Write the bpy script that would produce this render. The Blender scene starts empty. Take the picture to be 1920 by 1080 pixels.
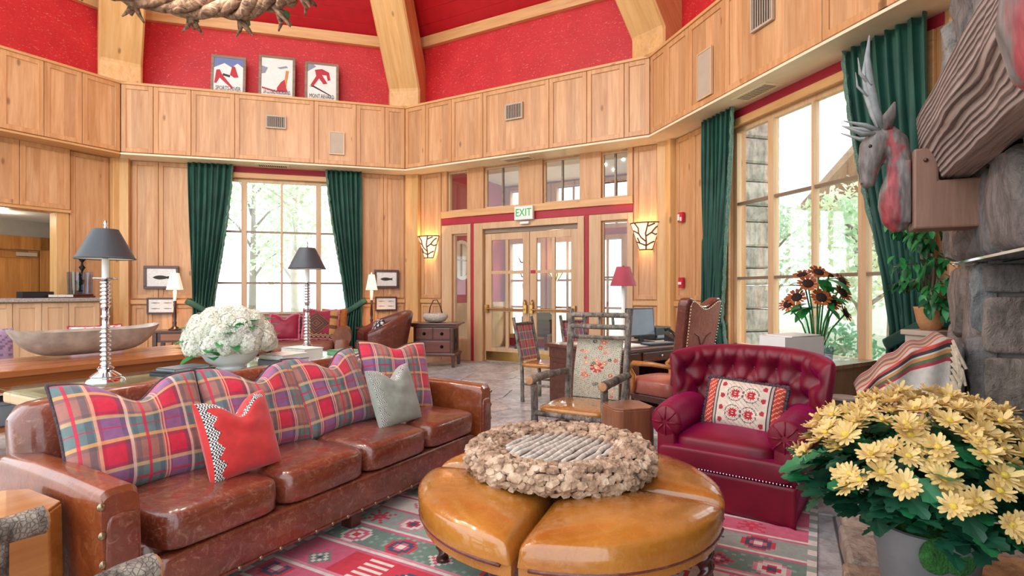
import bpy, bmesh, math, random
from mathutils import Vector, Matrix, noise as mnoise
random.seed(7)
PI = math.pi
sc = bpy.context.scene
COL = sc.collection
# ---------------------------------------------------------------- camera
F, CX, CY, CH = 1034.0, 960.0, 547.0, 1.35
cam = bpy.data.objects.new('camera', bpy.data.cameras.new('camera'))
COL.objects.link(cam)
cam.location = (0, 0, CH)
cam.rotation_euler = (PI/2, 0, 0)
cam.data.sensor_width = 36.0
cam.data.lens = 36.0*F/1920
cam.data.shift_y = (CY-540)/1920
cam.data.clip_start = .05
sc.camera = cam
# ---------------------------------------------------------------- world: bright overcast sky
wd = bpy.data.worlds.new('overcast_sky'); sc.world = wd; wd.use_nodes = True
bg = wd.node_tree.nodes['Background']
bg.inputs[0].default_value = (.90, .95, 1.0, 1)
bg.inputs[1].default_value = 1.85
# soft sun behind cloud, reaching in through the right-hand window
sun = bpy.data.objects.new('sun', bpy.data.lights.new('sun', 'SUN')); COL.objects.link(sun)
sun.data.energy = 2.6; sun.data.angle = math.radians(12); sun.data.color = (1, .97, .92)
sun.rotation_euler = Vector((-.80, -.30, -.62)).to_track_quat('-Z', 'Y').to_euler()
vs = sc.view_settings
vs.view_transform = 'Standard'; vs.look = 'None'; vs.exposure = .55; vs.gamma = 1; vs.use_curve_mapping = False
# ---------------------------------------------------------------- colour + materials
def lin(c):
    if isinstance(c, str):
        c = [int(c[i:i+2], 16)/255 for i in (0, 2, 4)]
    return tuple((x/12.92 if x <= .04045 else ((x+.055)/1.055)**2.4) for x in c[:3]) + (1,)
class NT:
    def __init__(s, name):
        s.m = bpy.data.materials.new(name); s.m.use_nodes = True
        s.t = s.m.node_tree; s.b = s.t.nodes['Principled BSDF']; s.out = s.t.nodes['Material Output']
    def n(s, typ, ins=None, **kw):
        nd = s.t.nodes.new('ShaderNode'+typ)
        for k, v in kw.items(): setattr(nd, k, v)
        for k, v in (ins or {}).items():
            if isinstance(v, tuple) and len(v) == 2 and hasattr(v[0], 'outputs'): s.t.links.new(v[0].outputs[v[1]], nd.inputs[k])
            elif hasattr(v, 'outputs'): s.t.links.new(v.outputs[0], nd.inputs[k])
            else: nd.inputs[k].default_value = v
        return nd
    def set(s, **kw):
        for k, v in kw.items():
            k = {'color': 'Base Color', 'rough': 'Roughness', 'metal': 'Metallic', 'coat': 'Coat Weight', 'coatr': 'Coat Roughness', 'sheen': 'Sheen Weight', 'sheent': 'Sheen Tint', 'normal': 'Normal', 'spec': 'Specular IOR Level', 'ecol': 'Emission Color', 'estr': 'Emission Strength', 'sss': 'Subsurface Weight', 'trans': 'Transmission Weight', 'alpha': 'Alpha'}[k]
            if isinstance(v, tuple) and len(v) == 2: s.t.links.new(v[0].outputs[v[1]], s.b.inputs[k])
            elif hasattr(v, 'outputs'): s.t.links.new(v.outputs[0], s.b.inputs[k])
            else: s.b.inputs[k].default_value = v
        return s.m
    def ramp(s, fac, stops, mode='LINEAR'):
        r = s.n('ValToRGB', {0: fac}); e = r.color_ramp; e.interpolation = mode
        while len(e.elements) < len(stops): e.elements.new(.5)
        for el, (p, c) in zip(e.elements, stops): el.position = p; el.color = c if len(c) == 4 else lin(c)
        return r
    def mix(s, fac, a, b, blend='MIX'):
        return s.n('MixRGB', {0: fac, 1: a, 2: b}, blend_type=blend)
    def bump(s, h, strength=.3, dist=.01, normal=None):
        d = {'Height': h, 'Strength': strength, 'Distance': dist}
        if normal: d['Normal'] = normal
        return s.n('Bump', d)
    def math(s, op, a, b=0.0):
        return s.n('Math', {0: a, 1: b}, operation=op)
    def coords(s, scale=(1, 1, 1), rnd=False, kind='Object', rot=(0, 0, 0)):
        tc = s.n('TexCoord'); src = (tc, kind)
        if rnd:
            oi = s.n('ObjectInfo'); mu = s.n('VectorMath', {0: (oi, 'Random'), 1: (37., 53., 71.)}, operation='MULTIPLY')
            ad = s.n('VectorMath', {0: src, 1: mu}, operation='ADD'); src = (ad, 0)
        return s.n('Mapping', {'Vector': src, 'Scale': scale, 'Rotation': rot})
M = {}
def plain(name, c, rough=.5, metal=0, bump=0, bscale=60, var=.12, vscale=6, **kw):
    t = NT(name); co = t.coords()
    nz = t.n('TexNoise', {'Vector': co, 'Scale': vscale, 'Detail': 4.})
    c = lin(c); d = tuple(x*(1-var) for x in c[:3])+(1,); l = tuple(min(1, x*(1+var)) for x in c[:3])+(1,)
    r = t.ramp(nz, [(.3, d), (.7, l)])
    t.set(color=r, rough=rough, metal=metal, **kw)
    if bump:
        bn = t.n('TexNoise', {'Vector': co, 'Scale': bscale, 'Detail': 3.})
        t.set(normal=t.bump(bn, bump))
    M[name] = t.m; return t.m
def wood(name, ca, cb, axis='z', rough=.4, plank=.16, knots=True, coat=0, grain=1.0, var=.5, bump=.08, tilt=0):
    """sawn timber: grain stretched along axis, glued-up staves, a few knots"""
    t = NT(name); ax = 'xyz'.index(axis)
    st = [7., 7., 7.]; st[ax] = .55
    raw = t.coords((1, 1, 1), rnd=True, rot=(0, tilt, 0)); co = t.n('Mapping', {'Vector': raw, 'Scale': tuple(st)})
    nz = t.n('TexNoise', {'Vector': co, 'Scale': 2.2*grain, 'Detail': 6., 'Roughness': .6, 'Distortion': .6})
    sep = t.n('SeparateXYZ', {0: raw})
    a, b = [(1, 2), (0, 2), (0, 1)][ax]
    sm = t.math('ADD', (sep, a), (sep, b)); fl = t.math('FLOOR', t.math('DIVIDE', sm, plank))
    wn = t.n('TexWhiteNoise', {'W': fl}, noise_dimensions='1D')
    A, B = lin(ca), lin(cb)
    base = t.ramp(nz, [(.28, B), (.5, tuple((x+y)/2 for x, y in zip(A, B))), (.72, A)])
    tone = t.ramp(wn, [(0, (1-.42*var, 1-.50*var, 1-.58*var, 1)), (.5, (1-.12*var, 1-.16*var, 1-.2*var, 1)), (1, (1.06, 1.05, 1.04, 1))])
    cur = t.mix(.75, base, tone, 'MULTIPLY')
    if knots:
        kc = [6., 6., 6.]; kc[ax] = 2.6
        vo = t.n('TexVoronoi', {'Vector': t.n('Mapping', {'Vector': raw, 'Scale': tuple(kc)}), 'Scale': .55})
        k = t.ramp((vo, 'Distance'), [(.0, (1, 1, 1, 1)), (.055, (.75, .75, .75, 1)), (.10, (0, 0, 0, 1))])
        cur = t.mix(t.math('MULTIPLY', k, .75), cur, lin('6b4020'))
    t.set(color=cur, rough=rough, coat=coat, coatr=.2)
    fine = t.n('TexNoise', {'Vector': co, 'Scale': 9., 'Detail': 4.})
    t.set(normal=t.bump(fine, bump, .01))
    M[name] = t.m; return t.m
def leather(name, ca, cb, rough=.33, scuff=.35, worn='d9a583', coat=.25, cr=.16):
    t = NT(name); co = t.coords(rnd=True)
    n1 = t.n('TexNoise', {'Vector': co, 'Scale': 3.2, 'Detail': 6., 'Roughness': .62})
    base = t.ramp(n1, [(.3, lin(ca)), (.7, lin(cb))])
    n2 = t.n('TexNoise', {'Vector': t.coords((1, 1, 1), rnd=True, rot=(.4, .3, .8)), 'Scale': 15., 'Detail': 9., 'Roughness': .85, 'Distortion': 1.6})
    sc_ = t.ramp(n2, [(.52, (0, 0, 0, 1)), (.66, (1, 1, 1, 1))])
    cur = t.mix(t.math('MULTIPLY', sc_, scuff), base, lin(worn))
    v = t.n('TexVoronoi', {'Vector': co, 'Scale': 70.}); w = t.n('TexNoise', {'Vector': co, 'Scale': 11., 'Detail': 5., 'Distortion': 1.})
    b1 = t.bump((v, 'Distance'), .06, .004); b2 = t.bump(w, .22, .02, normal=b1)
    rr = t.ramp(n2, [(.4, (rough, rough, rough, 1)), (.7, (rough+.18,)*3+(1,))])
    t.set(color=cur, rough=rr, coat=coat, coatr=cr, normal=b2)
    M[name] = t.m; return t.m
def vcol(name, rough=.85, bump=.25, bscale=220, sheen=.1, **kw):
    """woven or printed cloth whose colours come from the piece's own colour attribute"""
    t = NT(name); a = t.n('VertexColor', layer_name='Col'); co = t.coords()
    nz = t.n('TexNoise', {'Vector': co, 'Scale': 30., 'Detail': 3.})
    d = t.ramp(nz, [(.3, (.86, .86, .86, 1)), (.7, (1.05, 1.05, 1.05, 1))])
    t.set(color=t.mix(1., (a, 'Color'), d, 'MULTIPLY'), rough=rough, sheen=sheen, **kw)
    if bump:
        wv = t.n('TexNoise', {'Vector': co, 'Scale': float(bscale), 'Detail': 2.}); t.set(normal=t.bump(wv, bump, .004))
    M[name] = t.m; return t.m
def glass(name, tint=(1, 1, 1), gloss=.08):
    t = NT(name); tr = t.n('BsdfTransparent', {0: tuple(tint)+(1,)}); gl = t.n('BsdfGlossy', {0: (1, 1, 1, 1), 'Roughness': .02})
    lw = t.n('LayerWeight', {0: .35}); f = t.math('ADD', t.math('MULTIPLY', (lw, 'Fresnel'), .28), gloss*.3)
    mx = t.n('MixShader', {0: f, 1: tr, 2: gl}); t.t.links.new(mx.outputs[0], t.out.inputs[0])
    t.t.nodes.remove(t.b); M[name] = t.m; return t.m
def glow(name, c, strength, base=None):
    t = NT(name); co = t.coords(); nz = t.n('TexNoise', {'Vector': co, 'Scale': 9., 'Detail': 2.})
    r = t.ramp(nz, [(.3, tuple(x*.9 for x in lin(c)[:3])+(1,)), (.7, lin(c))])
    t.set(color=r, rough=.7, ecol=r, estr=strength); M[name] = t.m; return t.m
# ---------------------------------------------------------------- mesh builder
class MB:
    def __init__(s): s.v = []; s.f = []; s.c = None; s.uv = None
    def add(s, vs_, fs): 
        o = len(s.v); s.v += [Vector(p) for p in vs_]; s.f += [tuple(i+o for i in f) for f in fs]; return s
    def box(s, x0, x1, y0, y1, z0, z1, mtx=None):
        p = [Vector((x, y, z)) for z in (z0, z1) for y in (y0, y1) for x in (x0, x1)]
        if mtx: p = [mtx @ q for q in p]
        return s.add(p, [(0, 2, 3, 1), (4, 5, 7, 6), (0, 1, 5, 4), (2, 6, 7, 3), (0, 4, 6, 2), (1, 3, 7, 5)])
    def bar(s, a, b, w, h, up=(0, 0, 1)):
        a, b = Vector(a), Vector(b); d = (b-a).normalized(); sd = d.cross(Vector(up))
        if sd.length < 1e-4: sd = Vector((1, 0, 0))
        sd.normalize(); u = sd.cross(d)
        p = [q+sd*w/2*i+u*h/2*j for q in (a, b) for j in (-1, 1) for i in (-1, 1)]
        return s.add(p, [(0, 1, 3, 2), (4, 6, 7, 5), (0, 4, 5, 1), (2, 3, 7, 6), (0, 2, 6, 4), (1, 5, 7, 3)])
    def prism(s, poly, z0, z1, mp=None):
        n = len(poly); mp = mp or (lambda x, y, z: (x, y, z))
        a = sum(poly[i][0]*poly[(i+1) % n][1]-poly[(i+1) % n][0]*poly[i][1] for i in range(n))
        if a < 0: poly = poly[::-1]
        p = [mp(x, y, z) for z in (z0, z1) for x, y in poly]
        return s.add(p, [tuple(range(n))[::-1], tuple(range(n, 2*n))]+[(i, (i+1) % n, n+(i+1) % n, n+i) for i in range(n)])
    def lathe(s, prof, seg=24, mtx=None, sx=1, sy=1, cap=True):
        p = []; f = []
        for r, z in prof:
            for k in range(seg): a = 2*PI*k/seg; p.append(Vector((r*math.cos(a)*sx, r*math.sin(a)*sy, z)))
        for i in range(len(prof)-1):
            for k in range(seg): q = (k+1) % seg; f.append((i*seg+k, i*seg+q, (i+1)*seg+q, (i+1)*seg+k))
        if cap: f.append(tuple(range(seg))[::-1]); f.append(tuple((len(prof)-1)*seg+k for k in range(seg)))
        if mtx: p = [mtx @ q for q in p]
        return s.add(p, f)
    def tube(s, pts, rad, seg=8, cap=True, flat=1.0, wob=0, ref=None):
        pts = [Vector(q) for q in pts]; n = len(pts); rad = rad if hasattr(rad, '__len__') else [rad]*n
        p = []; f = []; d0 = (pts[1]-pts[0]).normalized(); ref = Vector(ref) if ref else (Vector((0, 0, 1)) if abs(d0.z) < .9 else Vector((1, 0, 0)))
        for i in range(n):
            d = (pts[min(i+1, n-1)]-pts[max(i-1, 0)]).normalized()
            sd = d.cross(ref); 
            if sd.length < 1e-3: sd = d.cross(Vector((0, 1, .3)))
            sd.normalize(); u = sd.cross(d); ref = u
            for k in range(seg):
                a = 2*PI*k/seg; r = rad[i]*(1+(random.uniform(-wob, wob) if wob else 0))
                p.append(pts[i]+sd*math.cos(a)*r+u*math.sin(a)*r*flat)
        for i in range(n-1):
            for k in range(seg): q = (k+1) % seg; f.append((i*seg+k, i*seg+q, (i+1)*seg+q, (i+1)*seg+k))
        if cap: f.append(tuple(range(seg))[::-1]); f.append(tuple((n-1)*seg+k for k in range(seg)))
        return s.add(p, f)
    def grid(s, fn, nu, nv, closeu=False, col=None):
        o = len(s.v); mu = nu if closeu else nu+1
        p = [fn(i/nu, j/nv) for j in range(nv+1) for i in range(mu)]
        f = []
        for j in range(nv):
            for i in range(nu):
                q = (i+1) % mu; f.append((j*mu+i, j*mu+q, (j+1)*mu+q, (j+1)*mu+i))
                if col:
                    if s.c is None: s.c = [None]*len(s.f)
                    s.c.append(col((i+.5)/nu, (j+.5)/nv))
        s.add(p, f)
        if s.c is not None and not col: s.c += [None]*(nu*nv)
        return s
    def ball(s, c, r, seg=12, ring=8, sx=1, sy=1, sz=1, mtx=None):
        c = Vector(c); pr = [(max(1e-4, r*math.sin(PI*i/ring)), -r*math.cos(PI*i/ring)) for i in range(ring+1)]
        m = Matrix.Translation(c) @ Matrix.Diagonal((sx, sy, sz, 1))
        return s.lathe(pr, seg, (mtx @ m) if mtx else m, cap=False)
    def pillowbox(s, sx, sy, sz, c=(0, 0, 0), e=4.0, n=10, bul=0, mtx=None):
        """soft upholstery block: a superellipsoid, slightly crowned"""
        c = Vector(c)
        def sp(a, p): return math.copysign(abs(a)**p, a)
        ex = 2.0/e; P = []; f = []; nu = n*2; nv = n
        for j in range(nv+1):
            b = -PI/2+PI*j/nv
            for i in range(nu):
                a = 2*PI*i/nu
                x = sp(math.cos(b), ex)*sp(math.cos(a), ex); y = sp(math.cos(b), ex)*sp(math.sin(a), ex); z = sp(math.sin(b), ex)
                q = Vector((x*sx/2, y*sy/2, z*sz/2+(bul*(1-x*x)*(1-y*y) if z > 0 else 0)))+c
                P.append(mtx @ q if mtx else q)
        for j in range(nv):
            for i in range(nu): k = (i+1) % nu; f.append((j*nu+i, j*nu+k, (j+1)*nu+k, (j+1)*nu+i))
        return s.add(P, f)
    def build(s, name, m, parent=None, smooth=False, bevel=0, seg=2, sub=0, loc=None, rot=None, auto=None):
        me = bpy.data.meshes.new(name); me.from_pydata([tuple(p) for p in s.v], [], s.f); me.validate(clean_customdata=False)
        if s.c is not None:
            at = me.color_attributes.new('Col', 'FLOAT_COLOR', 'CORNER'); dat = []
            for poly, c in zip(me.polygons, s.c):
                c = c or (.5, .5, .5, 1)
                for _ in poly.loop_indices: dat += list(c)
            at.data.foreach_set('color', dat)
        me.materials.append(M[m] if isinstance(m, str) else m)
        if smooth:
            me.polygons.foreach_set('use_smooth', [True]*len(me.polygons))
            if auto: me.set_sharp_from_angle(angle=math.radians(auto))
        o = bpy.data.objects.new(name, me); COL.objects.link(o)
        if parent: o.parent = parent
        if loc: o.location = loc
        if rot: o.rotation_euler = rot
        if bevel: b = o.modifiers.new('bevel', 'BEVEL'); b.width = bevel; b.segments = seg; b.limit_method = 'ANGLE'
        if sub: b = o.modifiers.new('sub', 'SUBSURF'); b.levels = sub; b.render_levels = sub
        return o
def tag(o, label=None, cat=None, group=None, kind=None):
    if label: o['label'] = label
    if cat: o['category'] = cat
    if group: o['group'] = group
    if kind: o['kind'] = kind
    return o
def thing(name, label, cat, loc=(0, 0, 0), rz=0, group=None, kind=None):
    o = bpy.data.objects.new(name, None); COL.objects.link(o); o.location = loc; o.rotation_euler = (0, 0, rz); o.empty_display_size = .1
    return tag(o, label, cat, group, kind)
def inst(src, parent, mtx):
    """another copy of one piece, sharing its mesh"""
    o = src.copy(); COL.objects.link(o); o.parent = parent; o.matrix_local = mtx; return o
def dup(root, loc, rz, label=None, group=None):
    r = root.copy(); COL.objects.link(r); r.location = loc; r.rotation_euler = (0, 0, rz)
    if label: r['label'] = label
    if group: r['group'] = group
    for ch in list(root.children):
        c = ch.copy(); COL.objects.link(c); c.parent = r
        for g in list(ch.children):
            d = g.copy(); COL.objects.link(d); d.parent = c
    return r
def text_mb(txt, size, ext=.002, font_align='CENTER', squash=1.0):
    cu = bpy.data.curves.new('lettering', 'FONT'); cu.body = txt; cu.size = size; cu.extrude = ext; cu.align_x = font_align; cu.align_y = 'CENTER'; cu.resolution_u = 2
    o = bpy.data.objects.new('lettering', cu); COL.objects.link(o)
    dg = bpy.context.evaluated_depsgraph_get(); dg.update()
    me = o.evaluated_get(dg).to_mesh(); mb = MB(); mb.add([Vector((v.co.x*squash, v.co.y, v.co.z)) for v in me.vertices], [tuple(p.vertices) for p in me.polygons])
    o.evaluated_get(dg).to_mesh_clear(); bpy.data.objects.remove(o); bpy.data.curves.remove(cu)
    return mb
def R(ax, a): return Matrix.Rotation(a, 4, ax)
def T(x, y, z): return Matrix.Translation((x, y, z))
def uz(c, z0=0): return z0
def voronoi(seeds, bounds, gap):
    """irregular cells around seed points, clipped to a convex outline"""
    def clip(poly, px, py, nx, ny):
        out = []
        for i in range(len(poly)):
            a, b = poly[i], poly[(i+1) % len(poly)]
            da = (a[0]-px)*nx+(a[1]-py)*ny; db = (b[0]-px)*nx+(b[1]-py)*ny
            if da <= 0: out.append(a)
            if (da < 0 < db) or (db < 0 < da): t = da/(da-db); out.append((a[0]+(b[0]-a[0])*t, a[1]+(b[1]-a[1])*t))
        return out
    cells = []
    for i, s in enumerate(seeds):
        poly = list(bounds)
        for j, q in enumerate(seeds):
            if i == j: continue
            dx, dy = q[0]-s[0], q[1]-s[1]; L = math.hypot(dx, dy)
            if L > 3.5: continue
            nx, ny = dx/L, dy/L
            poly = clip(poly, s[0]+nx*(L/2-gap), s[1]+ny*(L/2-gap), nx, ny)
            if len(poly) < 3: break
        cells.append(poly if len(poly) > 2 else None)
    return cells
# ---------------------------------------------------------------- where the room stands
TH = math.radians(15.69); S = 4.928; OH = .48           # octagon side, overhang of the panelled ring over the walls
RB, RT = 3.80, 5.04                                      # ring underside and top
def dirv(a): return Vector((math.cos(a), math.sin(a)))
BC = Vector((-2.144, 11.039)); aB = TH; aC = TH-PI/4; aD = TH-PI/2; aE = TH-3*PI/4; aA = TH+PI/4
AB = BC-dirv(aB)*S; CD = BC+dirv(aC)*S; DE = CD+dirv(aD)*S; EF = DE+dirv(aE)*S; HA = AB-dirv(aA)*S
CEN = (BC+CD)/2-Vector((-math.sin(aC), math.cos(aC)))*(S/2*(1+2**.5))
FR = {'A': (HA, aA), 'B': (AB, aB), 'C': (BC, aC), 'D': (CD, aD), 'E': (DE, aE)}
def wp(w, px, py=CY, y0=OH):
    """distance along a wall and height there of a point seen at (px, py)"""
    P, a = FR[w]; d = dirv(a); n = Vector((-d.y, d.x)); Q = P+n*y0; k = (px-CX)/F
    x = (k*Q.y-Q.x)/(d.x-k*d.y); Y = Q.y+d.y*x
    return x, CH+(CY-py)/F*Y
def wpx(w, px, y0=OH): return wp(w, px, CY, y0)[0]
# furniture frame: u along the leather sofa, v from the sofa towards the fireplace
UD = dirv(aA); VD = Vector((UD.y, -UD.x)); AU = aA
def uv(u, v, z=0): p = UD*u+VD*v; return (p.x, p.y, z)
def at(px, Y, z=0): return ((px-CX)/F*Y, Y, z)
# ================================================================ materials of the room
wood('panel_wood', 'ddb084', 'c08a5a', 'z', .42, .17, var=.6)
wood('frame_wood', 'd9a878', 'be8756', 'z', .42, .3, var=.35, knots=True)
wood('rail_wood', 'e0b27c', 'cb945c', 'x', .42, .4, var=.3)
wood('beam_wood', 'e6bb82', 'd19c5e', 'z', .45, .2, var=.35)
wood('rafter_wood', 'e6bb82', 'd19c5e', 'z', .45, .2, var=.35, tilt=-math.atan2(1, 1.25))
wood('pale_wood', 'dcbd98', 'cfa983', 'z', .45, .2, var=.3)
wood('door_wood', 'd6b58f', 'c79c70', 'z', .42, .3, var=.3)
wood('knotty_door_wood', 'd0924e', 'ae6c30', 'z', .4, .2, var=.6)
wood('dark_wood', '5b2b1c', '3a1810', 'x', .28, .3, knots=False, coat=.4)
wood('table_wood', 'a9683a', '8a4c26', 'x', .25, .15, knots=True, coat=.4, var=.4)
wood('honey_wood', 'c88a45', 'a9692c', 'x', .25, .3, coat=.4, var=.3)
wood('desk_wood', '5e3024', '3f1c15', 'x', .25, .4, knots=False, coat=.5)
wood('grey_wood', '9a8570', '77634f', 'x', .4, .3, knots=False)
plain('soffit_paint', 'ecdcbd', .5, var=.05)
plain('white_paint', 'ebe8e2', .6, var=.04)
plain('greige_paint', '9f968b', .7, var=.06)
plain('grille_beige', 'b8a794', .6, var=.06)
plain('grille_dark', '2c241e', .6)
plain('black_iron', '1b1a1a', .45, .6, bump=.1)
plain('black_plastic', '15161a', .35)
plain('chrome', 'd8d8de', .08, 1, var=.03)
plain('brass', 'b99256', .25, 1, var=.08)
plain('white_plastic', 'e8e6e2', .4, var=.03)
plain('trim_red', 'a81f33', .55, var=.06)
plain('mortar', '85807c', .95, bump=.4, bscale=40)
glass('window_glass', (.98, 1, .99)); glass('table_glass', (.86, .95, .92), .2); glass('blue_glass', (.60, .68, .80), .3)
def mk_red():
    t = NT('red_wallpaper'); co = t.coords((1, 1, 1))
    n1 = t.n('TexNoise', {'Vector': co, 'Scale': 2.5, 'Detail': 3.}); base = t.ramp(n1, [(.3, lin('bb1a22')), (.7, lin('c9242a'))])
    v = t.n('TexVoronoi', {'Vector': t.coords((11, 11, 11)), 'Scale': 1.}, feature='DISTANCE_TO_EDGE')
    w = t.n('TexNoise', {'Vector': t.coords((26, 26, 60)), 'Scale': 1., 'Detail': 2.})
    fl = t.ramp(w, [(.64, (0, 0, 0, 1)), (.70, (1, 1, 1, 1))])  # glints of the textured paper, painted into the colour as pale flecks
    t.set(color=t.mix(t.math('MULTIPLY', fl, .38), base, lin('ee9a90')), rough=.55, normal=t.bump((v, 'Distance'), .2, .02)); M['red_wallpaper'] = t.m
mk_red()
plain('red_plank', 'b81c26', .35, var=.08, bump=.05)
plain('red_plaster', 'b02845', .6, var=.06)
def mk_stone(name, cols, bs=6., rough=.75, bump=.6, dist=.03):
    t = NT(name); co = t.coords(rnd=True); oi = t.n('ObjectInfo')
    tint = t.ramp((oi, 'Random'), [(i/(len(cols)-1), lin(c)) for i, c in enumerate(cols)])
    n1 = t.n('TexNoise', {'Vector': co, 'Scale': bs, 'Detail': 9., 'Roughness': .68, 'Distortion': .5})
    n2 = t.n('TexNoise', {'Vector': t.coords((1, 1, .35), rnd=True), 'Scale': bs*4, 'Detail': 6., 'Roughness': .7})
    sh = t.ramp(n1, [(.28, (.45, .44, .43, 1)), (.5, (.95, .95, .95, 1)), (.72, (1.3, 1.3, 1.28, 1))])
    sp = t.ramp(n2, [(.38, (.6, .6, .6, 1)), (.55, (1, 1, 1, 1))])
    c = t.mix(1., t.mix(1., tint, sh, 'MULTIPLY'), sp, 'MULTIPLY')
    b = t.bump(n1, bump, dist, normal=t.bump(n2, bump*.7, dist*.5))
    t.set(color=c, rough=rough, normal=b); M[name] = t.m
mk_stone('flagstone', ['c0bfbf', 'cac8c6', 'b6babe', 'ccc5be', 'c0bebd', 'cec2ba'], 3., .34, .25, .01)
mk_stone('rubble_stone', ['8c8782', 'a39389', '777a7c', '9c8a80', '8a8f90', 'ad9a88', '6f7172'], 5., .8, .9, .05)
mk_stone('hearth_stone', ['b0885c', 'a59d94', 'b58c5e', '9a948e', 'b98f60'], 5., .7, .7, .03)
mk_stone('granite', ['b5ad9f', 'b9b0a4'], 40., .2, .05, .002)
mk_stone('outside_stone', ['c9c4bd', 'b8b2aa', 'd3ccc2'], 3., .9, .6, .03)
# ================================================================ floor
def oct_pts(off):
    r = (S/2*(1+2**.5)+off)/math.cos(PI/8)
    return [(CEN.x+r*math.cos(aC+PI/2+PI/8+k*PI/4), CEN.y+r*math.sin(aC+PI/2+PI/8+k*PI/4)) for k in range(8)]
def struct(name, parent=None, loc=(0, 0, 0), rz=0):
    o = bpy.data.objects.new(name, None); COL.objects.link(o); o.location = loc; o.rotation_euler = (0, 0, rz); o['kind'] = 'structure'; return o
fb = MB(); op = oct_pts(OH+.25); fb.prism(op, -.2, -.03)
floor = fb.build('floor', 'mortar'); tag(floor, 'grey flagstone floor of the lodge lounge', kind='structure')
rs = random.Random(3); seeds = []
for i in range(-8, 9):
    for j in range(-8, 11):
        x = CEN.x+(i+.5*(j % 2))*.86+rs.uniform(-.38, .38); y = CEN.y+j*.66+rs.uniform(-.30, .30); seeds.append((x, y))
bound = oct_pts(OH+.02)
for c in voronoi(seeds, bound, .007):
    if not c: continue
    cx = sum(p[0] for p in c)/len(c); cy = sum(p[1] for p in c)/len(c)
    if cy < -1.2: continue
    b = MB(); n = len(c); dz = rs.uniform(-.004, .002)
    inn = [(cx+(x-cx)*.985, cy+(y-cy)*.985) for x, y in c]
    a = sum(c[i][0]*c[(i+1) % n][1]-c[(i+1) % n][0]*c[i][1] for i in range(n))
    if a < 0: c = c[::-1]; inn = inn[::-1]
    b.add([(x-cx, y-cy, -.03) for x, y in c]+[(x-cx, y-cy, -.007) for x, y in c]+[(x-cx, y-cy, dz) for x, y in inn],
          [tuple(range(2*n, 3*n))]+[(i, (i+1) % n, n+(i+1) % n, n+i) for i in range(n)]+[(n+i, n+(i+1) % n, 2*n+(i+1) % n, 2*n+i) for i in range(n)])
    b.build('flagstone', 'flagstone', floor, loc=(cx, cy, 0))
# ================================================================ wall helpers
def wall_frame(name, w, label):
    P, a = FR[w]; o = struct(name, loc=(P.x, P.y, 0), rz=a); o['label'] = label; return o
def holes_wall(parent, name, x0, x1, z0, z1, y0, y1, holes, m):
    """masonry behind the panelling, left open where windows and doors stand"""
    xs = sorted({x0, x1}|{h[0] for h in holes}|{h[1] for h in holes}); zs = sorted({z0, z1}|{h[2] for h in holes}|{h[3] for h in holes})
    b = MB()
    for i in range(len(xs)-1):
        for j in range(len(zs)-1):
            cx, cz = (xs[i]+xs[i+1])/2, (zs[j]+zs[j+1])/2
            if any(h[0] < cx < h[1] and h[2] < cz < h[3] for h in holes): continue
            b.box(xs[i], xs[i+1], y0, y1, zs[j], zs[j+1])
    return b.build(name, m, parent)
def bay(parent, x0, x1, z0, z1, y, st=.075, th=.032, m='panel_wood', fm='frame_wood', gap=.004):
    """one framed panel: stiles and rails with a recessed field"""
    x0 += gap; x1 -= gap; b = MB()
    b.box(x0, x0+st, y-th, y, z0, z1); b.box(x1-st, x1, y-th, y, z0, z1)
    b.box(x0+st, x1-st, y-th, y, z0, z0+st); b.box(x0+st, x1-st, y-th, y, z1-st, z1)
    f = b.build('panel_frame', fm, parent, bevel=.004, seg=1)
    MB().box(x0+st-.002, x1-st+.002, y-th*.42, y, z0+st-.002, z1-st+.002).build('panel', m, parent)
    for zz in (z0+st*.5, z1-st*.5):
        pass
    return f
def bays(parent, xs, z0, z1, y, **kw):
    for a, b in zip(xs[:-1], xs[1:]): bay(parent, a, b, z0, z1, y, **kw)
def slab(parent, name, m, *b, bevel=.004):
    return MB().box(*b).build(name, m, parent, bevel=bevel, seg=1)
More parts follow.
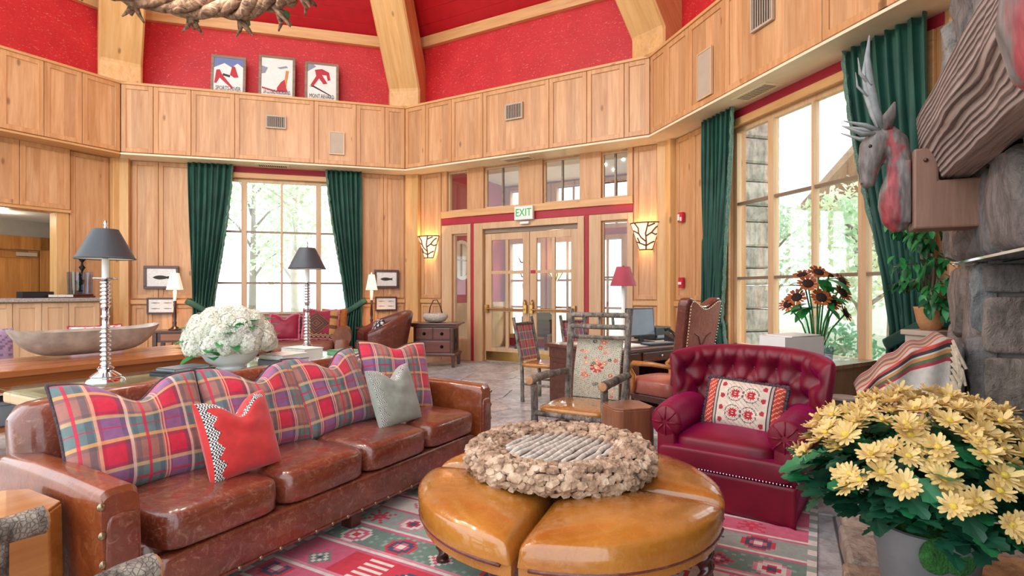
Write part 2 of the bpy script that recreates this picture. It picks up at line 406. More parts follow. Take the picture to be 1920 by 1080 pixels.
# ================================================================ panelled ring (fascia) above the walls
ring_splits = {
 'A': [1.2, 1.9, 2.6]+[wpx('A', p, 0) for p in (0, 83, 155)]+[S],
 'B': [0]+[wpx('B', p, 0) for p in (287, 358, 440, 589, 668, 722)]+[S],
 'C': [0]+[wpx('C', p, 0) for p in (797, 846, 905, 1029, 1100, 1170)]+[S],
 'D': [0]+[wpx('D', p, 0) for p in (1248, 1290, 1358, 1540, 1647)]+[4.0, 4.5, S],
 'E': [0, .7, 1.4, 2.1, 2.8, 3.5, S]}
names = {'A': 'left', 'B': 'window', 'C': 'door', 'D': 'right', 'E': 'fireplace'}
RING = {}
for i, w in enumerate('ABCDE'):
    r = wall_frame('trim_%d' % (i+1), w, 'wood panelled fascia ring above the %s wall' % names[w]); RING[w] = r
    k = math.tan(PI/8)
    x0 = 1.2 if w == 'A' else 0
    bays(r, ring_splits[w], RB+.02, RT-.03, .036)
    b = MB(); b.prism([(x0, 0.0+.036), (S, .036), (S+k*.1, .1), (x0-k*.1, .1)], RB, RT-.02); b.build('fascia_board', 'frame_wood', r)
    b = MB(); b.prism([(x0, -.012), (S, -.012), (S+k*(OH+.05), OH+.05), (x0-k*(OH+.05), OH+.05)], RB-.03, RB); b.build('soffit_board', 'soffit_paint' if w in 'BCD' else 'rail_wood', r)
    b = MB(); b.prism([(x0, -.02), (S, -.02), (S+k*.1, .1), (x0-k*.1, .1)], RT-.03, RT+.012); b.build('cap_rail', 'rail_wood', r, bevel=.004, seg=1)
    b = MB(); b.prism([(x0+.0, .1), (S, .1), (S+k*(OH+.05), OH+.05), (x0-k*(OH+.05), OH+.05)], RT-.09, RT-.06); b.build('ledge_board', 'rail_wood', r)
# ---- vents and speakers set into the ring and its underside
def vent(w, px0, px1, py0, py1, label, nslat=9, vert=True):
    x0, z1 = wp(w, px0, py0, 0); x1, z0 = wp(w, px1, py1, 0); P, a = FR[w]
    xc, zc = (x0+x1)/2, (z0+z1)/2; W, H = x1-x0, z1-z0; W, H = max(W, .1), max(H, .1)
    p = Vector((P.x, P.y, 0))+Vector((math.cos(a)*xc, math.sin(a)*xc, zc))
    o = thing('air_vent', label, 'vent', p, a)
    MB().box(-W/2, W/2, -.012, .02, -H/2, H/2).build('back_plate', 'grille_dark', o)
    b = MB(); f = .025
    b.box(-W/2-f, W/2+f, -.022, .01, H/2, H/2+f); b.box(-W/2-f, W/2+f, -.022, .01, -H/2-f, -H/2); b.box(-W/2-f, -W/2, -.022, .01, -H/2, H/2); b.box(W/2, W/2+f, -.022, .01, -H/2, H/2)
    b.build('vent_frame', 'grille_beige', o)
    s0 = None
    for k in range(nslat):
        q = -W/2+W*(k+.5)/nslat
        if s0 is None: s0 = MB().box(-.006, .006, -.02, -.008, -H/2, H/2).build('slat', 'grille_beige', o, loc=(q, 0, 0))
        else: inst(s0, o, T(q, 0, 0))
vent('B', 501, 534, 218, 240, 'square louvred vent in the ring panel below the ski posters')
vent('C', 950, 978, 199, 219, 'small louvred vent in the ring above the glass doors')
vent('D', 1412, 1448, 0, 34, 'louvred vent high on the right ring above the bright window', 8)
def wall_speaker(w, px0, px1, py0, py1, label):
    x0, z1 = wp(w, px0, py0, 0); x1, z0 = wp(w, px1, py1, 0); P, a = FR[w]; xc, zc = (x0+x1)/2, (z0+z1)/2; W, H = x1-x0, z1-z0
    o = thing('wall_speaker', label, 'speaker', Vector((P.x, P.y, 0))+Vector((math.cos(a)*xc, math.sin(a)*xc, zc)), a)
    b = MB(); f = .018
    for q in ((-W/2-f, W/2+f, H/2, H/2+f), (-W/2-f, W/2+f, -H/2-f, -H/2), (-W/2-f, -W/2, -H/2, H/2), (W/2, W/2+f, -H/2, H/2)): b.box(q[0], q[1], -.02, .01, q[2], q[3])
    b.build('bezel', 'pale_wood', o); MB().box(-W/2, W/2, -.012, .02, -H/2, H/2).build('grille_cloth', 'grille_beige', o)
wall_speaker('B', 619, 644, 248, 289, 'tall beige speaker grille in the ring near the green curtain')
wall_speaker('D', 1310, 1334, 105, 174, 'tall beige speaker grille in the ring right of the corner beam')
def soffit_vent(w, x, label):
    P, a = FR[w]; p = Vector((P.x, P.y, 0))+Vector((math.cos(a)*x, math.sin(a)*x, 0))+Vector((-math.sin(a), math.cos(a), 0))*.24
    o = thing('soffit_vent', label, 'vent', (p.x, p.y, RB-.03), a)
    MB().box(-.26, .26, -.09, .09, -.008, .0).build('back_plate', 'grille_dark', o)
    b = MB(); b.box(-.3, .3, -.12, -.09, -.014, 0); b.box(-.3, .3, .09, .12, -.014, 0); b.box(-.3, -.26, -.09, .09, -.014, 0); b.box(.26, .3, -.09, .09, -.014, 0); b.build('vent_frame', 'soffit_paint', o)
    s0 = None
    for k in range(14):
        q = -.25+.5*k/13
        if s0 is None: s0 = MB().box(-.006, .006, -.09, .09, -.013, -.004).build('slat', 'soffit_paint', o, loc=(q, 0, 0))
        else: inst(s0, o, T(q, 0, 0))
soffit_vent('B', 2.45, 'vent in the soffit above the far leather sofa window')
soffit_vent('D', 2.1, 'vent in the soffit above the big right window')
soffit_vent('C', 2.45, 'vent in the soffit above the glass entrance doors')
# ================================================================ walls below the ring
kx = OH*math.tan(PI/8); WIN = (1.21, 3.94, .55, 3.55)
WT = .24
def win_trim(parent, x0, x1, z0, z1, y, cm='rail_wood', w=.10):
    b = MB(); b.box(x0-w, x1+w, y-.04, y, z1, z1+w); b.box(x0-w, x0, y-.04, y, z0-w, z1); b.box(x1, x1+w, y-.04, y, z0-w, z1); b.box(x0-w-.03, x1+w+.03, y-.10, y, z0-.05, z0)
    return b
def window(name, w, x0, x1, z0, z1, xm, zm, label, thick=()):
    P, a = FR[w]; o = struct(name, loc=(P.x, P.y, 0), rz=a); o['label'] = label
    win_trim(o, x0, x1, z0, z1, OH).build('casing', 'rail_wood', o, bevel=.006, seg=1)
    y0, y1 = OH+.05, OH+.12; b = MB(); f = .06
    b.box(x0, x1, y0, y1, z1-f, z1); b.box(x0, x1, y0, y1, z0, z0+f); b.box(x0, x0+f, y0, y1, z0, z1); b.box(x1-f, x1, y0, y1, z0, z1)
    b.build('sash_frame', 'door_wood', o)
    for x in xm:
        h = .055 if x in thick else .02; MB().box(x-h/1.2, x+h/1.2, y0-.01, y1, z0+f, z1-f).build('mullion', 'door_wood', o)
    for z in zm: MB().box(x0+f, x1-f, y0+.005, y1-.005, z-.018, z+.018).build('muntin', 'grey_wood', o)
    xs = [x0+f]+list(xm)+[x1-f]; zs = [z0+f]+list(zm)+[z1-f]
    for i in range(len(xs)-1):
        for j in range(len(zs)-1): MB().box(xs[i], xs[i+1], OH+.083, OH+.087, zs[j], zs[j+1]).build('pane', 'window_glass', o)
    return o
# --- wall with the far window
wB = wall_frame('wall_window', 'B', 'panelled wall with the far window and green curtains')
holes_wall(wB, 'wall_core', -kx, S+kx, 0, RB, OH, OH+WT, [WIN], 'frame_wood')
bays(wB, [.02, wpx('B', 298), 1.08], 1.22, RB-.04, OH); bays(wB, [4.08, 4.53, 4.95], 1.22, RB-.04, OH)
bays(wB, [.02, .28, .68, 1.08], .12, 1.10, OH, st=.06); bays(wB, [4.08, 4.35, 4.65, 4.95], .12, 1.10, OH, st=.06); 
for x0, x1 in ((.0, 1.1), (4.06, 4.96)): slab(wB, 'chair_rail', 'rail_wood', x0, x1, OH-.055, OH, 1.12, 1.20); slab(wB, 'plinth', 'rail_wood', x0, x1, OH-.045, OH, 0, .11)
slab(wB, 'red_band', 'trim_red', 1.06, 4.09, OH-.01, OH, 3.66, 3.77)
slab(wB, 'corner_post', 'beam_wood', -kx-.02, .0, OH-.14, OH, 0, RB-.03); slab(wB, 'corner_post', 'beam_wood', 4.97, S+kx+.02, OH-.14, OH, 0, RB-.03)
window('window_1', 'B', *WIN, [1.89, 2.57, 3.26], [1.52, 2.52], 'tall many paned window behind the far leather sofa', (1.89, 3.26))
# --- right wall
wD = wall_frame('wall_right', 'D', 'panelled wall with the large bright window on the right')
WD = (1.32, 3.98, .60, 3.55)
holes_wall(wD, 'wall_core', -kx, S+kx, 0, RB, OH, OH+WT, [WD], 'frame_wood')
bays(wD, [.02, .45, .92], 1.22, RB-.04, OH); bays(wD, [.02, .45, .92], .12, 1.10, OH, st=.06); bays(wD, [4.2, 4.95], 1.22, RB-.04, OH)
slab(wD, 'chair_rail', 'rail_wood', 0, .93, OH-.055, OH, 1.12, 1.20); slab(wD, 'plinth', 'rail_wood', 0, .93, OH-.045, OH, 0, .11)
slab(wD, 'red_band', 'trim_red', 1.1, 4.15, OH-.01, OH, 3.66, 3.77)
slab(wD, 'corner_post', 'beam_wood', -kx-.02, .0, OH-.12, OH, 0, RB-.03)
window('window_2', 'D', *WD, [2.02, 2.67, 3.30], [1.53, 2.53], 'large bright window beside the fireplace', (2.02, 3.30))
# --- entrance wall
wC = wall_frame('wall_door', 'C', 'panelled wall around the glass entrance doors')
TB, TT = 2.96, RB-.05
HC = [(1.55, 3.53, 0, 2.56), (.70, 1.19, TB, TT), (1.57, 2.34, TB, TT), (2.84, 3.57, TB, TT), (3.96, 4.43, TB, TT), (.82, 1.19, .42, 2.50), (3.96, 4.43, .42, 2.57)]
holes_wall(wC, 'wall_core', -kx, S+kx, 0, RB, OH, OH+.16, HC, 'frame_wood')
bays(wC, [.05, .56], 1.22, RB-.04, OH); bays(wC, [.05, .3, .56], .12, 1.10, OH, st=.05); bays(wC, [4.54, 4.93], 1.22, RB-.04, OH); bays(wC, [4.54, 4.93], .12, 1.10, OH, st=.06)
for x0, x1 in ((.04, .57), (4.53, 4.94)): slab(wC, 'chair_rail', 'rail_wood', x0, x1, OH-.055, OH, 1.12, 1.20); slab(wC, 'plinth', 'rail_wood', x0, x1, OH-.045, OH, 0, .11)
slab(wC, 'corner_post', 'beam_wood', -kx-.02, .03, OH-.12, OH, 0, RB-.03); slab(wC, 'corner_post', 'beam_wood', 4.95, S+kx+.02, OH-.12, OH, 0, RB-.03)
slab(wC, 'red_band', 'trim_red', .57, 4.52, OH-.014, OH, 2.69, 2.83)
for x in (1.31, 3.69): slab(wC, 'red_strip', 'trim_red', x-.035, x+.035, OH-.014, OH, 0, 2.69)
slab(wC, 'transom_rail', 'rail_wood', .57, 4.52, OH-.05, OH, 2.83, TB)
for x0, x1 in ((.57, .70), (1.19, 1.57), (2.34, 2.84), (3.57, 3.96), (4.43, 4.52)): slab(wC, 'transom_post', 'frame_wood', x0, x1, OH-.03, OH, TB, RB-.03)
for x0, x1, zt in ((.82, 1.19, 2.50), (3.96, 4.43, 2.57)):
    a, c = (.57, 1.27) if x0 < 2 else (3.74, 4.52)
    b = MB(); b.box(a, x0, OH-.03, OH, 0, 2.68); b.box(x1, c, OH-.03, OH, 0, 2.68); b.box(x0, x1, OH-.03, OH, zt, 2.68); b.box(x0, x1, OH-.03, OH, 0, .42); b.build('sidelight_casing', 'door_wood', wC, bevel=.005, seg=1)
b = MB(); b.box(1.35, 1.55, OH-.035, OH, 0, 2.68); b.box(3.53, 3.65, OH-.035, OH, 0, 2.68); b.box(1.55, 3.53, OH-.035, OH, 2.56, 2.68); b.build('door_casing', 'door_wood', wC, bevel=.005, seg=1)
def lite(name, x0, x1, z0, z1, xm=(), zm=(), label=''):
    P, a = FR['C']; o = struct(name, loc=(P.x, P.y, 0), rz=a); o['label'] = label; y0, y1 = OH+.04, OH+.10; f = .03; b = MB()
    b.box(x0, x1, y0, y1, z1-f, z1); b.box(x0, x1, y0, y1, z0, z0+f); b.box(x0, x0+f, y0, y1, z0+f, z1-f); b.box(x1-f, x1, y0, y1, z0+f, z1-f); b.build('sash_frame', 'pale_wood', o)
    for x in xm: MB().box(x-.015, x+.015, y0+.005, y1-.005, z0+f, z1-f).build('muntin', 'grey_wood', o)
    for z in zm: MB().box(x0+f, x1-f, y0+.008, y1-.008, z-.015, z+.015).build('muntin', 'grey_wood', o)
    xs = [x0+f]+list(xm)+[x1-f]; zs = [z0+f]+list(zm)+[z1-f]
    for i in range(len(xs)-1):
        for j in range(len(zs)-1): MB().box(xs[i], xs[i+1], OH+.068, OH+.072, zs[j], zs[j+1]).build('pane', 'window_glass', o)
lite('window_3', .70, 1.19, TB, TT, label='transom light left of the entrance doors'); lite('window_4', 1.57, 2.34, TB, TT, [1.955], label='transom light above the left door leaf')
lite('window_5', 2.84, 3.57, TB, TT, [3.2], label='transom light above the right door leaf'); lite('window_6', 3.96, 4.43, TB, TT, [4.19], label='transom light above the right sidelight')
lite('window_7', .82, 1.19, .42, 2.50, label='narrow sidelight left of the entrance doors'); lite('window_8', 3.96, 4.43, .42, 2.57, [], [1.6], label='narrow sidelight right of the entrance doors')
# double doors
P, a = FR['C']
for k, (x0, x1) in enumerate(((1.57, 2.535), (2.545, 3.51))):
    o = struct('door_%d' % (k+1), loc=(P.x, P.y, 0), rz=a); o['label'] = 'glazed timber door leaf with brass push bar, %s of the pair' % ('left' if k == 0 else 'right')
    y0, y1 = OH+.04, OH+.09; zb, zt = .02, 2.47; st = .14; b = MB()
    b.box(x0, x0+st, y0, y1, zb, zt); b.box(x1-st, x1, y0, y1, zb, zt); b.box(x0+st, x1-st, y0, y1, zt-.13, zt); b.box(x0+st, x1-st, y0, y1, zb, .27); b.build('leaf_frame', 'door_wood', o, bevel=.005, seg=1)
    xm = (x0+x1)/2; MB().box(xm-.03, xm+.03, y0+.004, y1-.004, .27, zt-.13).build('muntin', 'door_wood', o)
    for z in (1.00, 1.72): MB().box(x0+st, x1-st, y0+.006, y1-.006, z-.03, z+.03).build('muntin', 'door_wood', o)
    for xa, xb in ((x0+st, xm), (xm, x1-st)):
        for za, zb_ in ((.27, 1.0), (1.0, 1.72), (1.72, zt-.13)): MB().box(xa, xb, OH+.063, OH+.067, za, zb_).build('pane', 'window_glass', o)
    pb = MB(); pb.tube([(x0+.05, y0-.06, 1.02), (x1-.05, y0-.06, 1.02)], .018, 10); pb.box(x0+.03, x0+.09, y0-.07, y0, .95, 1.1); pb.box(x1-.09, x1-.03, y0-.07, y0, .95, 1.1); pb.build('push_bar', 'brass', o, smooth=True, auto=40)
    MB().box(x0+.02, x1-.02, y0-.004, y0, .03, .2).build('kick_plate', 'brass', o)
    hx = x1-.07 if k == 0 else x0+.07
    hb = MB(); hb.lathe([(.02, 0), (.035, .01), (.03, .05), (.018, .09), (.03, .13), (.012, .2)], 10, T(hx, y0-.04, 1.0)); hb.build('handle', 'brass', o, smooth=True)
    if k == 1: MB().box(x0+.02, x0+.12, y0-.006, y0, 1.69, 1.75).build('door_sticker', 'trim_red', o)
slab(wC, 'door_head', 'grey_wood', 1.55, 3.53, OH+.04, OH+.12, 2.48, 2.56)
# --- left wall with the reception alcove
wA = wall_frame('wall_left', 'A', 'panelled wall with the reception alcove')
holes_wall(wA, 'wall_core', .6, S+kx, 0, RB, OH, OH+.2, [(1.2, 4.18, 0, 2.68)], 'frame_wood')
bays(wA, [4.36, 4.95], .12, RB-.04, OH)
bays(wA, [1.6, 2.5, 3.1, 3.66, 4.34], 2.74, RB-.03, OH-.06); MB().box(1.5, 4.36, OH-.075, OH, 2.69, 2.74).build('alcove_rail', 'rail_wood', wA, bevel=.004)
MB().box(1.6, 4.34, OH-.06, OH, 2.74, RB-.03).build('alcove_header', 'frame_wood', wA)
slab(wA, 'alcove_jamb', 'beam_wood', 4.17, 4.35, OH-.02, OH+.22, 0, 2.70)
slab(wA, 'corner_post', 'beam_wood', 4.97, S+kx+.02, OH-.14, OH, 0, RB-.03)
AY = OH+1.9
AX = wpx('A', 103, AY)
MB().box(.8, AX+.2, AY, AY+.1, 0, 2.8).build('alcove_back', 'greige_paint', wA); MB().box(AX+.03, AX+.15, OH+.2, AY, 0, 2.8).build('alcove_side', 'greige_paint', wA)
MB().box(.8, AX+.15, OH+.2, AY, 2.69, 2.75).build('alcove_ceiling', 'white_paint', wA)
MB().box(.6, AX+.2, OH+.2, AY+.1, -.02, 0).build('alcove_floor', 'mortar', wA)
# --- plaster backs beyond the ring: red upper walls and plank ceiling
CAPZ = 6.36
def upper(w):
    P, a = FR[w]; o = wall_frame('wall_upper_'+names[w], w, 'red papered upper wall above the %s wall' % names[w])
    x0 = 1.0 if w == 'A' else -kx
    MB().box(x0, S+kx, OH, OH+.15, RB, CAPZ+.4).build('red_wall', 'red_wallpaper', o)
    MB().box(x0, S+kx, OH-.04, OH, RT-.06, RT+.09).build('skirting_board', 'rail_wood', o)
    MB().box(x0, S+kx, OH-.10, OH, CAPZ, CAPZ+.21).build('wall_plate', 'rail_wood', o, bevel=.006)
    return o
for w in 'ABCDE': upper(w)
ceil = struct('ceiling'); ceil['label'] = 'red plank ceiling sloping up between the beams'
SL = math.tan(math.radians(38))
for w in 'ABCDE':
    P, a = FR[w]; fc = bpy.data.objects.new('ceiling_facet', None); COL.objects.link(fc); fc.parent = ceil; fc.location = (P.x, P.y, 0); fc.rotation_euler = (0, 0, a)
    rin = S/2*(1+2**.5)+OH; n = 30; pw = rin/n; tn = math.tan(PI/8)
    for k in range(n):
        d0, d1 = k*pw+.004, (k+1)*pw-.004; zc = CAPZ+.2
        h0, h1 = (rin-d0)*tn, (rin-d1)*tn; m = S/2
        if w == 'A' and k < 0: continue
        b = MB(); pts = [(m-h0, OH-d0, zc+d0*SL), (m+h0, OH-d0, zc+d0*SL), (m+h1, OH-d1, zc+d1*SL), (m-h1, OH-d1, zc+d1*SL)]
        b.add([Vector(q) for q in pts]+[Vector(q)+Vector((0, 0, .03)) for q in pts], [(0, 1, 2, 3)[::-1], (4, 5, 6, 7), (0, 4, 5, 1)[::-1], (1, 5, 6, 2)[::-1], (2, 6, 7, 3)[::-1], (3, 7, 4, 0)[::-1]])
        b.build('plank', 'red_plank', fc)
    b = MB(); zc = CAPZ+.24; m = S/2; h0 = rin*tn
    b.add([(m-h0, OH, zc), (m+h0, OH, zc), (m, OH-rin, zc+rin*SL), (m-h0, OH, zc+.05), (m+h0, OH, zc+.05), (m, OH-rin, zc+.05+rin*SL)], [(2, 1, 0), (3, 4, 5), (0, 1, 4, 3), (1, 2, 5, 4), (2, 0, 3, 5)]); b.build('roof_deck', 'red_plank', fc)
# --- heavy timber beams rising from the ring corners to the middle of the roof
for i, Pc in enumerate((AB, BC, CD, DE)):
    d = (CEN-Pc); L = d.length; d.normalize(); ang = math.atan2(d.y, d.x)
    o = struct('trim_%d' % (i+6), loc=(Pc.x, Pc.y, 0), rz=ang); o['label'] = 'heavy timber roof beam rising from the ring corner, %s' % ('by the reception', 'between posters and doors', 'left of the big window', 'by the fireplace')[i]
    W = .32; rise = 1.25
    # beam profile in (inward distance, height)
    prof = [(-.42, RT-.02), (.06, RT-.02), (.06, RT+.33), (.06+3.4, RT+.33+3.4*rise), (.06+3.4, RT+.33+3.4*rise+.75), (-.42, RT+.33+.6)]
    b = MB(); b.prism(prof, -W, W, lambda x, y, z: (x, -z, y)); b.build('beam', 'rafter_wood', o, bevel=.03, seg=1)
# ================================================================ entrance vestibule beyond the glass doors
P, a = FR['C']
ves = struct('wall_vestibule', loc=(P.x, P.y, 0), rz=a); ves['label'] = 'red plaster vestibule beyond the glass doors'
VY = OH+3.0
MB().box(.12, .3, OH+.16, VY, 0, 4.0).build('side_wall', 'red_plaster', ves); MB().box(4.85, 5.0, OH+.16, VY, 0, 4.0).build('side_wall', 'red_plaster', ves)
MB().box(.1, 5.0, OH+.16, VY+.2, 4.0, 4.1).build('vestibule_ceiling', 'white_paint', ves); MB().box(-.3, 5.3, OH+.1, VY+.3, -.2, -.008).build('vestibule_floor', 'flagstone', ves)
HV = [(.45, 1.35, .3, 2.55), (1.6, 2.4, 0, 2.55), (2.62, 3.38, .2, 2.55), (3.6, 4.7, .3, 2.55), (.45, 1.5, 2.9, 3.85), (1.72, 2.6, 2.9, 3.85), (2.82, 3.6, 2.9, 3.85), (3.82, 4.7, 2.9, 3.85)]
holes_wall(ves, 'outer_wall', .1, 5.0, 0, 4.0, VY, VY+.15, HV, 'red_plaster')
for x0, x1, z0, z1 in HV:
    b = MB(); w = .10
    b.box(x0-w, x0+.03, VY-.05, VY+.1, max(0, z0-w), z1+w); b.box(x1-.03, x1+w, VY-.05, VY+.1, max(0, z0-w), z1+w); b.box(x0, x1, VY-.05, VY+.1, z1, z1+w)
    if z0 > 0: b.box(x0, x1, VY-.05, VY+.1, z0-w, z0)
    b.box((x0+x1)/2-.025, (x0+x1)/2+.025, VY+.02, VY+.06, z0, z1)
    if z1-z0 > 1: b.box(x0, x1, VY+.022, VY+.058, 1.6, 1.65); b.box(x0, x1, VY+.022, VY+.058, .95, 1.0)
    b.build('outer_frame', 'frame_wood', ves); MB().box(x0, x1, VY+.038, VY+.042, z0, z1).build('pane', 'window_glass', ves)
MB().box(.28, .36, OH+.2, VY-.05, 0, 1.1).build('wainscot', 'pale_wood', ves)
# round window on the vestibule's left side wall
rw = struct('window_9', loc=(P.x, P.y, 0), rz=a); rw['label'] = 'round white framed window in the vestibule'
m = T(.31, OH+1.05, 2.05) @ R('Y', PI/2)
MB().lathe([(.44, -.03), (.44, .03), (.36, .03), (.36, -.03), (.44, -.03)], 32, m, cap=False).build('round_frame', 'white_paint', rw, smooth=True, auto=40)
MB().lathe([(.36, -.008), (.36, .0)], 32, m).build('pane', 'white_plastic', rw)
MB().box(-.36, .36, -.012, .012, 0, .025, m).box(-.012, .012, -.36, .36, 0, .025, m).build('muntin', 'grille_beige', rw)
# rustic coat stand in the vestibule
def wloc(w, x, y, z=0):
    P, a = FR[w]; return (P.x+math.cos(a)*x-math.sin(a)*y, P.y+math.sin(a)*x+math.cos(a)*y, z)
ct = thing('coat_stand', 'dark twisted iron coat stand seen through the glass doors', 'coat stand', wloc('C', 1.95, OH+.95, -.008), aC)
b = MB(); b.tube([(0, 0, .1), (.03, 0, .6), (-.02, .01, 1.1), (.02, 0, 1.6), (0, 0, 2.0)], [.045, .035, .03, .028, .02], 8); b.build('pole', 'black_iron', ct, smooth=True)
b = MB()
for k in range(4): an = PI/2*k+.4; b.tube([(0, 0, .14), (.18*math.cos(an), .18*math.sin(an), .12), (.3*math.cos(an), .3*math.sin(an), .0+.02)], [.03, .025, .02], 6)
b.build('base', 'black_iron', ct, smooth=True)
for k, z in enumerate((1.15, 1.4, 1.65, 1.85, 1.95)):
    b = MB(); an = k*2.3; b.tube([(0, 0, z), (.1*math.cos(an), .1*math.sin(an), z+.02), (.16*math.cos(an), .16*math.sin(an), z+.12)], [.018, .015, .008], 6); b.build('hook', 'black_iron', ct, smooth=True)
vb = thing('hall_bench', 'dark carved bench standing in the vestibule', 'bench', wloc('C', 1.75, OH+1.6, -.008), aC)
MB().box(-.3, .5, -.2, .2, .4, .46).build('seat', 'dark_wood', vb, bevel=.01); b = MB(); b.prism([(-.3, .46), (.5, .46), (.5, .8), (.35, .95), (.1, .9), (-.15, .95), (-.3, .8)], .16, .2, lambda x, y, z: (x, z, y)); b.build('backrest', 'dark_wood', vb)
for x in (-.26, .46):
    for y in (-.16, .16): MB().box(x-.03, x+.03, y-.03, y+.03, 0, .4).build('leg', 'dark_wood', vb)
glow('lamp_glow', 'ffd9a0', 1.0); glow('shade_glow', 'ffe3c2', .55)
vl = thing('vestibule_lamp', 'glowing branch pattern lamp inside the vestibule', 'lamp', wloc('C', 2.02, OH+2.3, 1.75), aC)
MB().lathe([(.03, -.18), (.2, .08)], 14, cap=False).build('shade', 'lamp_glow', vl, smooth=True); b = MB()
for k in range(5): an = k*1.3; b.tube([(.04*math.cos(an), .04*math.sin(an), -.17), (.14*math.cos(an+.3), .14*math.sin(an+.3), -.02), (.215*math.cos(an), .215*math.sin(an), .09)], .012, 5)
b.build('twigs', 'black_iron', vl); MB().tube([(0, 0, -.18), (0, 0, -1.758)], .02, 8).build('stem', 'black_iron', vl)
def point(name, loc, e, c, r=.05, parent=None):
    l = bpy.data.lights.new(name, 'POINT'); l.energy = e; l.color = c; l.shadow_soft_size = r; o = bpy.data.objects.new(name, l); COL.objects.link(o); o.location = loc
    if parent: o.parent = parent
    return o
point('vestibule_bulb', (0, 0, .1), 18, (1, .72, .42), .05, vl)
# ================================================================ outdoors
plain('ground', 'b9bfa4', .95, var=.2, vscale=.7)
gd = MB().box(-40, 40, -14, 50, -.75, -.35).build('ground_outside', 'ground'); gd['kind'] = 'structure'; gd['label'] = 'pale ground outside the windows'
def mk_leaf(name, ca, cb, tr=.35, rough=.5):
    t = NT(name); co = t.coords(); nz = t.n('TexNoise', {'Vector': co, 'Scale': 3., 'Detail': 3.}); c = t.ramp(nz, [(.35, lin(ca)), (.65, lin(cb))])
    t.set(color=c, rough=rough); tl = t.n('BsdfTranslucent', {0: c}); mx = t.n('MixShader', {0: tr, 1: t.b, 2: tl}); t.t.links.new(mx.outputs[0], t.out.inputs[0]); M[name] = t.m
mk_leaf('tree_leaf', 'a9cba2', 'd6e8ca'); mk_leaf('tree_leaf_pale', 'bcd0b0', 'e3ecd8'); mk_leaf('shrub_leaf', '4f8f6a', '8dc09a')
plain('bark', '8d8274', .9, bump=.5, bscale=30); plain('birch_bark', 'd6d1c8', .8, bump=.3, bscale=30)
def leaf_cloud(b, c, r, n, s, rnd, fl=.8):
    for _ in range(n):
        while True:
            p = Vector((rnd.uniform(-1, 1), rnd.uniform(-1, 1), rnd.uniform(-1, 1)))
            if .25 < p.length < 1: break
        p = Vector((p.x*r[0], p.y*r[1], p.z*r[2]))+c; d = Vector((rnd.gauss(0, 1), rnd.gauss(0, 1), rnd.gauss(0, 1))).normalized(); e = d.orthogonal().normalized(); e.rotate(Matrix.Rotation(rnd.uniform(0, 6.28), 3, d)); g = d.cross(e); q = s*rnd.uniform(.6, 1.3)
        b.add([p-e*q, p-g*q*.45, p+e*q, p+g*q*.45], [(0, 1, 2, 3)])
def tree(x, y, h, spread, label, seed, leaf='tree_leaf', bark='bark', n=1400, group='trees outside the windows'):
    rnd = random.Random(seed); o = thing('garden_tree', label, 'tree', (x, y, -.35), 0, group)
    b = MB(); b.tube([(0, 0, 0), (rnd.uniform(-.1, .1), 0, h*.4), (rnd.uniform(-.2, .2), rnd.uniform(-.2, .2), h*.85)], [.14, .11, .04], 8)
    tips = []
    for k in range(7):
        z = h*(.3+.08*k); an = rnd.uniform(0, 6.28); e = Vector((math.cos(an)*spread*.8, math.sin(an)*spread*.8, z+h*.15)); b.tube([(0, 0, z), (e.x*.5, e.y*.5, z+h*.1), tuple(e)], [.05, .035, .012], 5); tips.append(e)
    b.build('trunk', bark, o, smooth=True); l = MB()
    for e in tips+[Vector((0, 0, h*.9))]: leaf_cloud(l, e, (spread*.55, spread*.55, h*.16), n//8, .10, rnd)
    f = l.build('foliage', leaf, o); f['kind'] = 'stuff'
def bx_(w, x, y): q = wloc(w, x, y); return q[0], q[1]
k = 0
for w, x, y, h, s, lf, bk in (('B', -.6, 5.2, 5.6, 1.12, 'tree_leaf', 'birch_bark'), ('B', 2.3, 6.0, 6.2, 1.12, 'tree_leaf_pale', 'birch_bark'), ('B', 5.4, 5.4, 5.6, 1.12, 'tree_leaf', 'birch_bark'), ('B', 4.2, 9.6, 7, 1.3, 'tree_leaf_pale', 'bark'), ('B', .5, 9.6, 7, 1.3, 'tree_leaf', 'bark'),
      ('D', -1.2, 5.6, 3.6, 1.12, 'tree_leaf', 'bark'), ('D', -3.6, 9.2, 4.4, 1.3, 'tree_leaf_pale', 'bark'), ('D', -7.6, 9., 4.4, 1.3, 'tree_leaf', 'bark'), ('D', 2.2, 5.6, 3.4, 1.1, 'tree_leaf', 'bark')):
    lab = ['leafy green birch beyond the far window, left', 'pale birch standing in the middle of the far window', 'green birch beyond the far window, right', 'tall pale tree farther back right in the far window', 'tall green tree farther back left in the far window', 'bushy green tree outside the big right window', 'pale round tree farther off in the big right window', 'green tree at the left of the big right window', 'low leafy tree outside beside the hanging plant', 'pale tree beyond the entrance doors'][k]
    q = bx_(w, x, y); tree(q[0], q[1], h, s, lab, 20+k, lf, bk); k += 1
for j, (w, x, y) in enumerate((('B', 1.3, 2.4), ('B', 3.9, 2.4), ('D', .2, 3.6), ('D', 1.9, 3.2))):
    q = bx_(w, x, y); o = thing('garden_shrub', ['round shrub outside at the left of the far window', 'low shrub outside at the right of the far window', 'low shrub outside behind the sunflowers', 'low shrub outside at the foot of the big window'][j], 'shrub', (q[0], q[1], -.35), 0, 'shrubs outside')
    rnd = random.Random(60+j); b = MB()
    for i in range(5): an = i*1.26; b.tube([(0, 0, 0), (.2*math.cos(an), .2*math.sin(an), .6)], [.02, .008], 5)
    b.build('stem', 'bark', o); l = MB(); leaf_cloud(l, Vector((0, 0, .65)), (.55, .55, .55), 500, .07, rnd); l.build('foliage', 'shrub_leaf', o)['kind'] = 'stuff'
